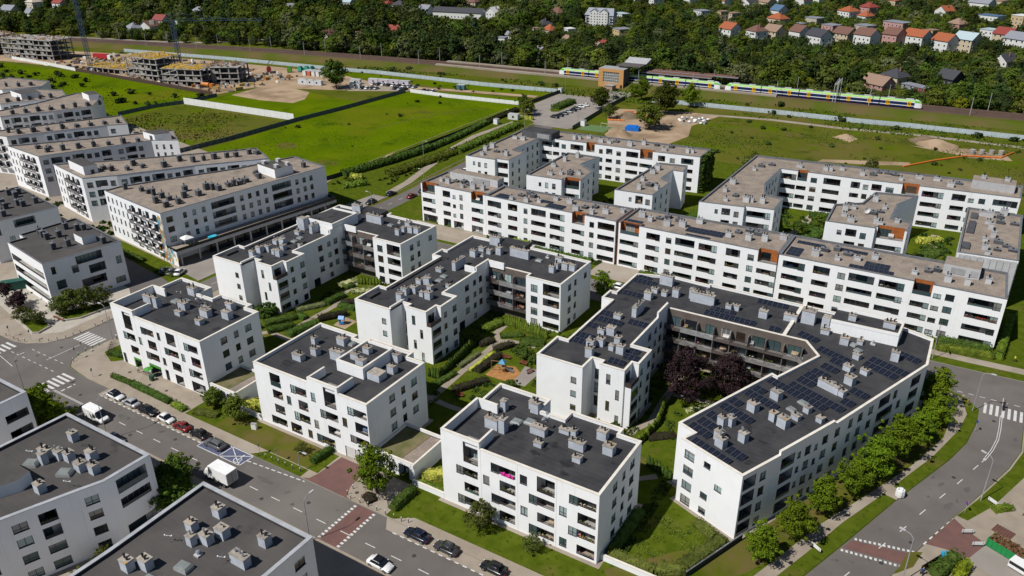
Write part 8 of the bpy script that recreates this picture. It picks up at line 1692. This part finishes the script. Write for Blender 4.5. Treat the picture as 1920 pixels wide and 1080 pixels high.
tag(m.build('orange_pipe_line'),'long orange pipe line lying across the eastern field','pipe')
for i in range(4): m=MB(); m.tube((0,0,0),(0,0,1.6),1.0,'concrete',n=12); tag(m.build('concrete_ring',None,loc=(-8+i*3.2,352+i*1.2,0)),'concrete shaft ring beside the orange pipe line','concrete ring','concrete rings on the eastern field')
for i in range(3): m=MB(); m.box(-1,-1,0,1,1,2.4,'white_frame'); m.box(-1.05,-1.05,2.4,1.05,1.05,2.5,'shaft_grey'); tag(m.build('toilet_cabin',None,loc=((-200,369.5,0),(-158.6,315,0),(-193.6,298,0))[i]),('white cabin at the fence corner by the station','white cabin beside the sports court','small white hut on the footpath')[i],'cabin')
for sx in (-1,1):
    pass
g_=thing('goal_frame','small football goal on the green sports court','goal',(-149,316,0)); 
for s in (-1.5,1.5): m=MB(); m.tube((s,0,0),(s,0,2),0.06,'white_frame'); m.build('post',g_)
m=MB(); m.tube((-1.5,0,2),(1.5,0,2),0.06,'white_frame'); m.build('crossbar',g_)
# ---------------------------------------------------------------- houses beyond the railway
HOUSES=[]
def house(px,py,w,d,h,wall,roofc,kind,label,rz=0.0,rh=3.2):
    p=at(px,py,0); o=thing('house',label,'house',(p.x,p.y+d/2,0),rz); wm=plain(wall,0.85); rm=plain(roofc,0.75); HOUSES.append((p.x,p.y+d/2,max(w,d)*0.62))
    m=MB(); m.box(-w/2,-d/2,0,w/2,d/2,h,wm)
    if kind=='gable':
        for s in (-1,1): m.face([(s*w/2,-d/2,h),(s*w/2,d/2,h),(s*w/2,0,h+rh)],wm)
    if kind=='front':
        for s in (-1,1): m.face([(-w/2,s*d/2,h),(w/2,s*d/2,h),(0,s*d/2,h+rh)],wm)
    m.build('wall',o); m=MB(); e=0.5; t=0.18
    if kind=='gable':
        k=rh/(d/2)
        for s in (-1,1):
            A=[(-w/2-e,s*(d/2+e),h-k*e),(w/2+e,s*(d/2+e),h-k*e),(w/2+e,0,h+rh),(-w/2-e,0,h+rh)]; B=[(x,y,z+t) for x,y,z in A]
            m.face(B if s<0 else B[::-1],rm); m.face(A[::-1] if s<0 else A,rm)
            for i in range(4): j=(i+1)%4; m.face([A[i],A[j],B[j],B[i]],rm)
    elif kind=='front':
        k=rh/(w/2)
        for s in (-1,1):
            A=[(s*(w/2+e),-d/2-e,h-k*e),(s*(w/2+e),d/2+e,h-k*e),(0,d/2+e,h+rh),(0,-d/2-e,h+rh)]; B=[(x,y,z+t) for x,y,z in A]
            m.face(B,rm); m.face(A[::-1],rm)
            for i in range(4): j=(i+1)%4; m.face([A[i],A[j],B[j],B[i]],rm)
    elif kind=='hip':
        r=max(0.2,w/2-d/2); E_=[(-w/2-e,-d/2-e,h),(w/2+e,-d/2-e,h),(w/2+e,d/2+e,h),(-w/2-e,d/2+e,h)]; T_=[(-r,0,h+rh),(r,0,h+rh)]
        m.face([E_[0],E_[1],T_[1],T_[0]],rm); m.face([E_[1],E_[2],T_[1]],rm); m.face([E_[2],E_[3],T_[0],T_[1]],rm); m.face([E_[3],E_[0],T_[0]],rm); m.face(E_[::-1],rm)
    else: m.box(-w/2-0.25,-d/2-0.25,h,w/2+0.25,d/2+0.25,h+0.35,rm)
    ro=m.build('roof',o)
    if kind!='flat': c=MB(); c.box(w*0.18,-0.3,h+rh*0.4,w*0.18+0.7,0.4,h+rh+0.9,plain((0.22,0.12,0.09),0.9)); c.build('chimney',ro)
    nf_=max(1,int(h/2.8)); nw=max(2,int(w/3.2))
    me=cached('hw',lambda:(lambda q:(q.box(-0.6,-0.06,0,0.6,0.02,1.3,'white_frame'),q.box(-0.5,-0.09,0.1,0.5,-0.061,1.2,'glass_dark'),q.mesh('window'))[-1])(MB()))
    for f in range(nf_):
        for i in range(nw): link('window',me,o,(-w/2+w*(i+0.5)/nw,-d/2,0.9+f*2.8))
        for i in range(2): link('window',me,o,(w/2,-d/4+d/2*i,0.9+f*2.8),math.pi/2)
    return o
Wt=(0.62,0.62,0.60);Cr=(0.50,0.42,0.30);Be=(0.42,0.38,0.32);Or=(0.31,0.088,0.034);Rd=(0.23,0.042,0.03);Br=(0.15,0.075,0.055);Dk=(0.045,0.045,0.055);Gr=(0.22,0.23,0.26);Pk=(0.45,0.24,0.22);Tn=(0.26,0.17,0.12);Bl=(0.07,0.13,0.22);Lb=(0.36,0.45,0.48)
def Z(b,x,y): return (b[0]+x/6,b[1]+y/6)
b5=(1280,0);b4=(1600,0);b6=(960,0);b1=(0,0);b2=(320,0)
HL=[(b5,500,425,11,9,6,Wt,Or,'gable','white house with orange-red roof and red porch, leftmost of the front house row'),(b5,800,455,10,9,6,Wt,Br,'hip','white house with dark brown roof, second of the front house row'),(b5,1000,445,11,9,5.5,Cr,Tn,'gable','cream house with tan roof, third of the front house row'),(b5,1290,440,10,9,5,Wt,Br,'gable','low white house with brown roof, fourth of the front house row'),(b5,1500,520,13,9,6.5,Wt,Dk,'gable','pale blue-white house with dark roof, fifth of the front house row'),(b5,1800,475,12,9,5.5,Cr,Br,'gable','cream house with red-brown roof, sixth of the front house row'),(b5,1045,265,13,9,3.5,Cr,Or,'hip','low cottage with wide orange roof behind the front row'),(b5,1060,188,10,9,5,Wt,Bl,'gable','white house with blue roof behind the orange cottage'),(b5,1840,218,12,10,6,Wt,Or,'hip','white house with orange hip roof left of the satellite houses'),(b5,1650,380,10,8,5.5,Pk,Gr,'flat','small pink flat-roofed house'),(b5,1465,285,11,8,5,Be,Gr,'flat','long beige flat-roofed house above the pink one'),(b5,1290,335,7,7,4,Be,Gr,'flat','small beige flat-roofed house beside the conifers'),(b5,540,235,8,8,5.5,Cr,Tn,'flat','cream flat-roofed house behind the red-porch house'),(b5,190,205,10,8,5.5,Wt,Gr,'flat','white flat-roofed house at the far left of the house rows'),(b5,420,255,6,7,8,(0.50,0.40,0.22),Tn,'flat','tall narrow yellow house'),(b5,710,85,12,9,4.5,Wt,Dk,'front','white house with dark front gable near the top edge'),(b5,450,70,11,9,5,Wt,Or,'gable','white house with bright orange roof near the top edge'),(b5,930,90,11,9,5,Cr,Tn,'gable','cream house with tan roof near the top edge'),(b5,1340,65,11,9,5,Wt,Rd,'front','white house with red front gable near the top edge'),(b5,1510,40,9,8,4,Wt,Rd,'hip','white house with red hip roof at the top edge'),(b5,1050,50,9,8,5,Wt,Gr,'flat','white flat-roofed house at the top edge'),(b5,60,40,12,9,5,Wt,Gr,'hip','white house with grey roof at the top edge above the road'),
(b4,120,520,12,9,7,Wt,Br,'gable','blue-white house with dark red roof left of the pink house'),(b4,430,505,10,9,6.5,Pk,Br,'gable','pink house with dark red roof'),(b4,690,515,14,9,6,Wt,Or,'gable','wide white house with bright orange roof beside the pink house'),(b4,1000,590,11,9,7,Wt,Or,'gable','tall white house with orange roof beside the teal-roofed house'),(b4,1245,595,12,9,8,Cr,Lb,'gable','tall cream house with pale teal roof and skylights'),(b4,470,355,16,9,6,Pk,Gr,'flat','brownish flat-roofed house with blue roof panels behind the pink house'),(b4,110,375,11,8,5,Be,Gr,'flat','beige flat-roofed house at the left of the roof-panel house'),(b4,860,440,7,7,5.5,(0.50,0.38,0.20),Tn,'flat','small yellow house behind the orange roofs'),(b4,1150,345,10,9,4.5,Pk,Tn,'hip','house with brown hip roof among the trees'),(b4,1010,190,10,9,4.5,Wt,Or,'front','white house with orange roof and white front gable'),(b4,150,170,11,9,6,Pk,Rd,'hip','house with red roof in several steps, upper middle'),(b4,120,235,9,8,3.5,Wt,Or,'hip','low house with orange roof below the stepped red roof'),(b4,1520,445,9,8,6,Wt,Lb,'flat','white and teal flat-roofed house at the right'),(b4,1690,485,11,9,5.5,Cr,Rd,'gable','house with bright red roof at the right'),(b4,1850,545,14,10,5.5,Wt,Gr,'gable','wide house with pale grey roof at the right edge'),(b4,1430,95,18,9,4.5,Wt,Gr,'gable','long white house with grey roof panels at the top right'),(b4,1540,235,16,9,3.5,Wt,Bl,'flat','long low white house with dark blue roof at the right'),(b4,1865,330,9,9,9,(0.50,0.38,0.22),Wt,'flat','tall white and yellow block at the right edge'),(b4,440,945,11,9,3.5,Cr,Dk,'hip','cream bungalow with dark hip roof behind the train'),(b4,250,1005,13,8,2.6,Pk,Tn,'gable','long low shed with red-brown roof behind the train'),(b4,1060,975,9,8,4,Dk,Dk,'gable','black garden house behind the train'),(b4,1690,750,9,8,3,Wt,Dk,'front','small white summer house with dark front gable'),(b4,640,1012,8,5,2.2,Gr,Gr,'flat','pale grey shed beside the track'),(b4,775,1045,6,5,2.2,Rd,Gr,'flat','red shed with grey roof beside the track'),(b4,440,60,9,8,4,Cr,Or,'hip','house with orange roof near the top edge of the wood'),(b4,1640,70,9,8,4,Cr,Tn,'flat','cream flat house at the top right'),(b4,1290,20,9,8,4,Wt,Or,'hip','orange-roofed house at the top edge, right'),
(b6,1200,425,9,8,5.5,(0.50,0.38,0.20),Gr,'flat','yellow cube house with grey roof below the white apartment house'),(b6,330,315,9,8,2.6,Wt,Dk,'hip','small house with black hip roof left of the white apartment house'),(b6,620,375,8,6,3,Wt,Wt,'flat','white shed with white roof among the allotments'),(b6,480,185,14,9,3,Cr,Br,'hip','long cottage with brown roof left of the white apartment house'),(b6,240,385,5,5,4,Cr,Tn,'flat','small cream allotment house'),(b6,400,385,9,6,2.8,Cr,Or,'hip','allotment house with orange-brown roof'),(b6,1020,535,6,5,2.4,Rd,Rd,'gable','red allotment hut above the station'),(b6,945,555,5,5,2.4,Wt,Tn,'gable','white allotment hut left of the red hut'),(b6,300,605,8,5,2.2,Wt,Gr,'gable','white and grey allotment hut above the train'),(b6,610,480,6,5,2.6,Cr,Tn,'gable','cream allotment hut beside the conifers'),(b6,90,50,11,9,6,Wt,Lb,'gable','pale blue-roofed house at the top edge, centre'),(b6,260,40,11,9,5,Wt,Rd,'gable','white house with red roof at the top edge, centre'),(b6,1580,70,10,9,6,Wt,Rd,'front','white house with red front gable right of the apartment house'),(b6,1360,20,10,8,4,Wt,Or,'hip','orange-roofed house at the top edge, right of centre'),(b6,1210,200,12,7,3,Wt,Lb,'flat','low pale house right of the white apartment house'),
(b1,340,115,11,9,7,(0.60,0.56,0.46),(0.48,0.42,0.34),'hip','cream villa with pale hip roof at the top left'),(b1,640,95,13,9,5,Wt,Rd,'gable','white house with red roofs at the top left'),(b1,310,182,10,6,2.6,Wt,Gr,'gable','pale grey shed below the cream villa'),(b1,1450,362,10,8,2.8,Wt,Gr,'hip','grey-roofed bungalow by the far road'),(b1,1630,355,11,9,3.8,Wt,Br,'front','white house with brown front gable by the far road'),(b1,1770,272,11,8,3.2,Wt,Rd,'gable','white house with red roof behind the brown-gabled one'),(b1,60,150,14,9,3,Wt,Gr,'gable','grey-roofed house at the left edge'),
(b2,280,165,12,8,2.6,Wt,Gr,'hip','grey-roofed bungalow among the upper left trees'),(b2,1060,65,10,8,5,Wt,Wt,'flat','white cube house at the top, left of centre'),(b2,1330,115,16,8,4.5,Wt,Gr,'flat','long white flat house at the top, left of centre'),(b2,1140,145,8,7,2.6,Cr,Or,'gable','orange-roofed hut below the white cube house'),(b2,1720,455,9,8,3,Wt,Br,'front','white cottage with brown roof above the railway'),
((640,0),40,100,13,9,6,Wt,Lb,'gable','white house with pale roof at the top, right of the cube houses'),((640,0),480,110,9,8,5,Cr,Rd,'hip','house with red roof beside the black hip roof'),((640,0),620,120,12,9,4.5,Wt,Dk,'hip','house with black hip roof at the top'),((640,0),900,180,13,9,5,Wt,Gr,'gable','white and grey gabled house left of the terrace'),((640,0),1680,225,9,9,6,Wt,Wt,'front','narrow white gabled house right of the terrace'),((640,0),1430,95,14,9,5.5,Cr,Br,'hip','house with dark red roof behind the terrace'),((640,0),560,400,12,9,3,Cr,Rd,'gable','low house with red roof in the wood above the railway'),((640,0),160,470,9,7,2.5,Wt,Tn,'gable','small tan-roofed hut above the railway'),((640,0),1790,485,6,5,3.4,Wt,Gr,'flat','small white hut above the embankment'),((640,0),1880,440,5,5,3.0,Wt,Gr,'gable','tiny white gabled hut above the embankment')]
for i,(bb,x,y,w,d,h,wl,rc,k,lab) in enumerate(HL):
    q=Z(bb,x,y); s_=1.08 if w>=9 else 1.0; house(q[0],q[1],w*s_,d*s_*1.12,h*1.05,wl,rc,k,lab,R(random.Random(i).uniform(-36,-26) if bb in (b4,b5,b6) else random.Random(i).uniform(-8,10)),3.8 if w>8 else 2.0)
o=house(*Z((640,0),1290,212),46,10,5.5,Wt,Dk,'gable','long white terrace of houses with dark roofs at the top centre',R(8),3.2)
# the white apartment house with grey roofs
p=at(960+950/6,300/6,0); o=thing('apartment_house','tall white apartment house with grey pitched roofs and dormers in the wood','apartment house',(p.x,p.y+8,0),R(6)); wm=plain(Wt,0.85); HOUSES.append((p.x,p.y+8,14))
o.scale=(0.68,0.68,0.72)
m=MB(); m.box(-17,-7,0,17,7,12,wm); m.box(-11,-9,0,11,-7.01,15,wm); m.build('wall',o)
m=MB(); rm=plain((0.24,0.26,0.30),0.6)
for s in (-1,1): A=[(-18,s*8,11.4),(18,s*8,11.4),(15.5,0,18.5),(-15.5,0,18.5)]; m.face(A if s<0 else A[::-1],rm)
for s in (-1,1): m.face([(s*18,-8,11.4),(s*18,8,11.4),(s*15.5,0,18.5)],rm)
for cx_ in (-6,6):
    m.face([(cx_-5.2,-9.6,14.8),(cx_,-9.6,18.2),(cx_,-1,18.4),(cx_-5.2,-3,14.8)],rm); m.face([(cx_+5.2,-9.6,14.8),(cx_+5.2,-3,14.8),(cx_,-1,18.4),(cx_,-9.6,18.2)],rm); m.face([(cx_-5,-9,15),(cx_+5,-9,15),(cx_,-9,18)],wm)
m.build('roof',o); me=CACHE['hw']
for f in range(5):
    for x in (-14.5,-9,-5,-1.5,1.5,5,9,14.5):
        y=-9 if abs(x)<11 else -7
        if f<4 or abs(x)<10: link('window',me,o,(x,y,1.2+2.8*f),0,(1.3,1,1))
for x in (-14.5,14.5):
    for f in range(1,4): m=MB(); m.box(-2,-1.4,0,2,0,0.2,wm); m.box(-2,-1.4,0.2,2,-1.3,1.1,plain((0.10,0.10,0.16))); m.build('balcony',o,loc=(x,-7,2.8*f))
for pts in ([(-262,560),(-238,588),(-220,640)],[(-206,575),(-196,600),(-205,650)]): ribbon('far_road',pts,7,'asphalt_pale',0.02)
# ---------------------------------------------------------------- the wood and gardens beyond the railway
rr=random.Random(101); PTS=[]
def clear(x,y,r):
    for hx,hy,hr in HOUSES:
        if abs(hx-x)<hr+r and -hr*1.3-r<y-hy<hr+r*0.6: return False
    return True
def hlimit(x,y):
    lim=99.0; d0=math.hypot(x,y)
    for hx,hy,hr in HOUSES:
        d1=math.hypot(hx,hy); dd=d1-hr-d0
        if -2<dd<60 and abs(hx*y-hy*x)/d0<hr*0.95: lim=min(lim,2.2+max(0,dd)*0.15)
    return lim
y=330.0
while y<1250:
    step=5.6 if y<520 else 6.6 if y<700 else 8.5
    x=-1250.0+rr.uniform(0,step)
    while x<130:
        px=x+rr.uniform(-.42,.42)*step; py=y+rr.uniform(-.42,.42)*step
        edge=rail_v(px)+(14.5 if px>-420 else 26)
        if py>edge and inview((px,py,4),60):
            n=math.sin(px*0.031+1.3)*math.cos(py*0.027)+0.5*math.sin(px*0.011-py*0.017)
            gard=(px>-330 and py>440)   # allotments and gardens: looser, smaller trees
            left=(px<-430 and py<470)
            keep=rr.random()<(0.80 if gard else 0.55 if left else 0.94)
            if keep and clear(px,py,2.0) and not (-268<px<-190 and abs((py-560)-(px+262)*1.2)<5 and py<650):
                PTS.append((px,py,n,gard or left))
        x+=step
    y+=step*0.92
PTS.sort(key=lambda p:p[0]**2+p[1]**2)
def pick(n,g):
    r=rr.random()
    if n>0.55: t=(('far_dark',.4),('far_conifer',.62),('far_mid',.9),('far_olive',1.0))
    elif n<-0.5: t=(('far_olive',.34),('far_yellow',.5),('far_mid',.85),('far_willow',.93),('far_dark',1))
    else: t=(('far_mid',.42),('far_dark',.66),('far_olive',.80),('far_conifer',.89),('far_yellow',.94),('far_willow',1.0))
    for k,v in t:
        if r<v: return k
LABT={'far_mid':'green broadleaf tree in the wood just behind the railway','far_dark':'dark green tree in the wood just behind the railway','far_olive':'olive green tree in the wood just behind the railway','far_yellow':'yellow-green bushy tree just behind the railway','far_willow':'grey-green willow just behind the railway','far_conifer':'dark conifer in the wood just behind the railway'}
NEAR=300
buckets={}
for i,(x,y,n,g) in enumerate(PTS):
    k=pick(n,g); s=rr.choice((0.45,0.6,0.75,0.95)) if g else rr.choice((0.55,0.8,1.0,1.2,1.45))
    s=max(0.22,min(s,hlimit(x,y)/11.0))
    if i<NEAR:
        q=to_px((x,y,0))[0]; zn='behind the building site railway' if q<640 else 'behind the railway left of the station' if q<1120 else 'behind the half-hidden train' if q<1360 else 'behind the clear right-hand train' if q<1740 else 'behind the track at the right edge'
        tree(k,x,y,LABT[k].split(' in the wood')[0].split(' just behind')[0]+' '+zn,s,k.split('_')[1]+' trees '+zn,'wood_tree','tree',0.0)
    else: buckets.setdefault(k,[]).append((x,y,s,rr.uniform(0,6.28)))
WOODN={'far_mid':('green broadleaf trees filling the gardens and wood towards the top edge'),'far_dark':'dark green trees filling the gardens and wood towards the top edge','far_olive':'olive green trees filling the gardens and wood towards the top edge','far_yellow':'yellow-green bushes among the gardens towards the top edge','far_willow':'grey-green willows among the gardens towards the top edge','far_conifer':'dark conifers among the gardens towards the top edge'}
wood=bpy.data.meshes.new('woodland'); allp=[]; 
def scatter(name,meshes,pts,label):
    import itertools
    for vi,src in enumerate(meshes): pass
    me=bpy.data.meshes.new(name); me.from_pydata([(p[0],p[1],-0.2) for p in pts],[],[])
    for an,ty,vals in (('sc','FLOAT',[p[2] for p in pts]),('ro','FLOAT',[p[3] for p in pts]),('ix','INT',[i%len(meshes) for i in range(len(pts))])):
        a=me.attributes.new(an,ty,'POINT'); a.data.foreach_set('value',vals)
    o=link(name,me); tag(o,label,'trees',kind='stuff')
    srcs=[]
    gn=bpy.data.node_groups.new(name,'GeometryNodeTree'); gn.interface.new_socket('Geometry',in_out='INPUT',socket_type='NodeSocketGeometry'); gn.interface.new_socket('Geometry',in_out='OUTPUT',socket_type='NodeSocketGeometry')
    N=gn.nodes; L=gn.links; gi=N.new('NodeGroupInput'); go=N.new('NodeGroupOutput'); join=N.new('GeometryNodeJoinGeometry')
    def attr(nm,ty):
        a=N.new('GeometryNodeInputNamedAttribute'); a.data_type=ty; a.inputs['Name'].default_value=nm; return a.outputs['Attribute']
    sc=attr('sc','FLOAT'); ro=attr('ro','FLOAT'); ix=attr('ix','INT'); cx=N.new('ShaderNodeCombineXYZ'); L.new(ro,cx.inputs['Z'])
    for vi,src in enumerate(meshes):
        so=bpy.data.objects.new('source_tree',src); SRC.objects.link(so)
        oi=N.new('GeometryNodeObjectInfo'); oi.inputs['Object'].default_value=so; oi.inputs['As Instance'].default_value=True
        ip=N.new('GeometryNodeInstanceOnPoints'); cmp=N.new('FunctionNodeCompare'); cmp.data_type='INT'; cmp.operation='EQUAL'; L.new(ix,cmp.inputs[2]); cmp.inputs[3].default_value=vi
        L.new(gi.outputs[0],ip.inputs['Points']); L.new(cmp.outputs[0],ip.inputs['Selection']); L.new(oi.outputs['Geometry'],ip.inputs['Instance']); L.new(cx.outputs[0],ip.inputs['Rotation']); L.new(sc,ip.inputs['Scale']); L.new(ip.outputs[0],join.inputs[0])
    L.new(join.outputs[0],go.inputs[0]); md=o.modifiers.new('scatter','NODES'); md.node_group=gn
SRC=bpy.data.collections.new('tree_sources')   # never linked to the scene: only read by the scatter
for k,pts in buckets.items(): scatter('woodland',[c for c,t in KINDS[k]],pts,WOODN[k])
bpy.data.meshes.remove(wood)
# taller grass and weeds on the meadows: uncountable tufts
def tufts(name,label,region,n,size,mt,seed):
    q=random.Random(seed); m=MB(); k=m.slot(mt); c=0
    while c<n:
        x=q.uniform(region[0],region[2]);y=q.uniform(region[1],region[3]); 
        nz=math.sin(x*0.12+seed)*math.sin(y*0.15)+math.sin(x*0.043)*math.cos(y*0.05+seed)
        if nz<q.uniform(-0.6,1.2): 
            c+=1; continue
        c+=1; s=size*q.uniform(0.5,1.3); a=q.uniform(0,6.28); d=(math.cos(a)*s,math.sin(a)*s); i=len(m.v); m.v+=[(x-d[0],y-d[1],0),(x+d[0],y+d[1],0),(x+q.uniform(-.2,.2),y+q.uniform(-.2,.2),s*q.uniform(0.7,1.4))]; m.f.append((i,i+1,i+2)); m.m.append(k)
    o=m.build(name); tag(o,label,'grass',kind='stuff')
tufts('meadow_tufts','tufts of taller grass on the bright green meadow',(-272,200,-204,328),7000,0.22,'hedge_lime',1)
tufts('meadow_tufts','tufts of taller grass on the left field',(-560,200,-360,268),9000,0.35,'hedge_lime',2)
tufts('meadow_tufts','tufts of taller grass on the eastern field',(-110,300,55,362),12000,0.35,'leaf_olive',3)
tufts('meadow_tufts','weeds along the railway foot',(-340,366,60,398),14000,0.55,'leaf_mid',4)
tufts('meadow_tufts','tufts of grass on the fenced left meadow',(-349,200,-280,252),6000,0.4,'leaf_olive',5)
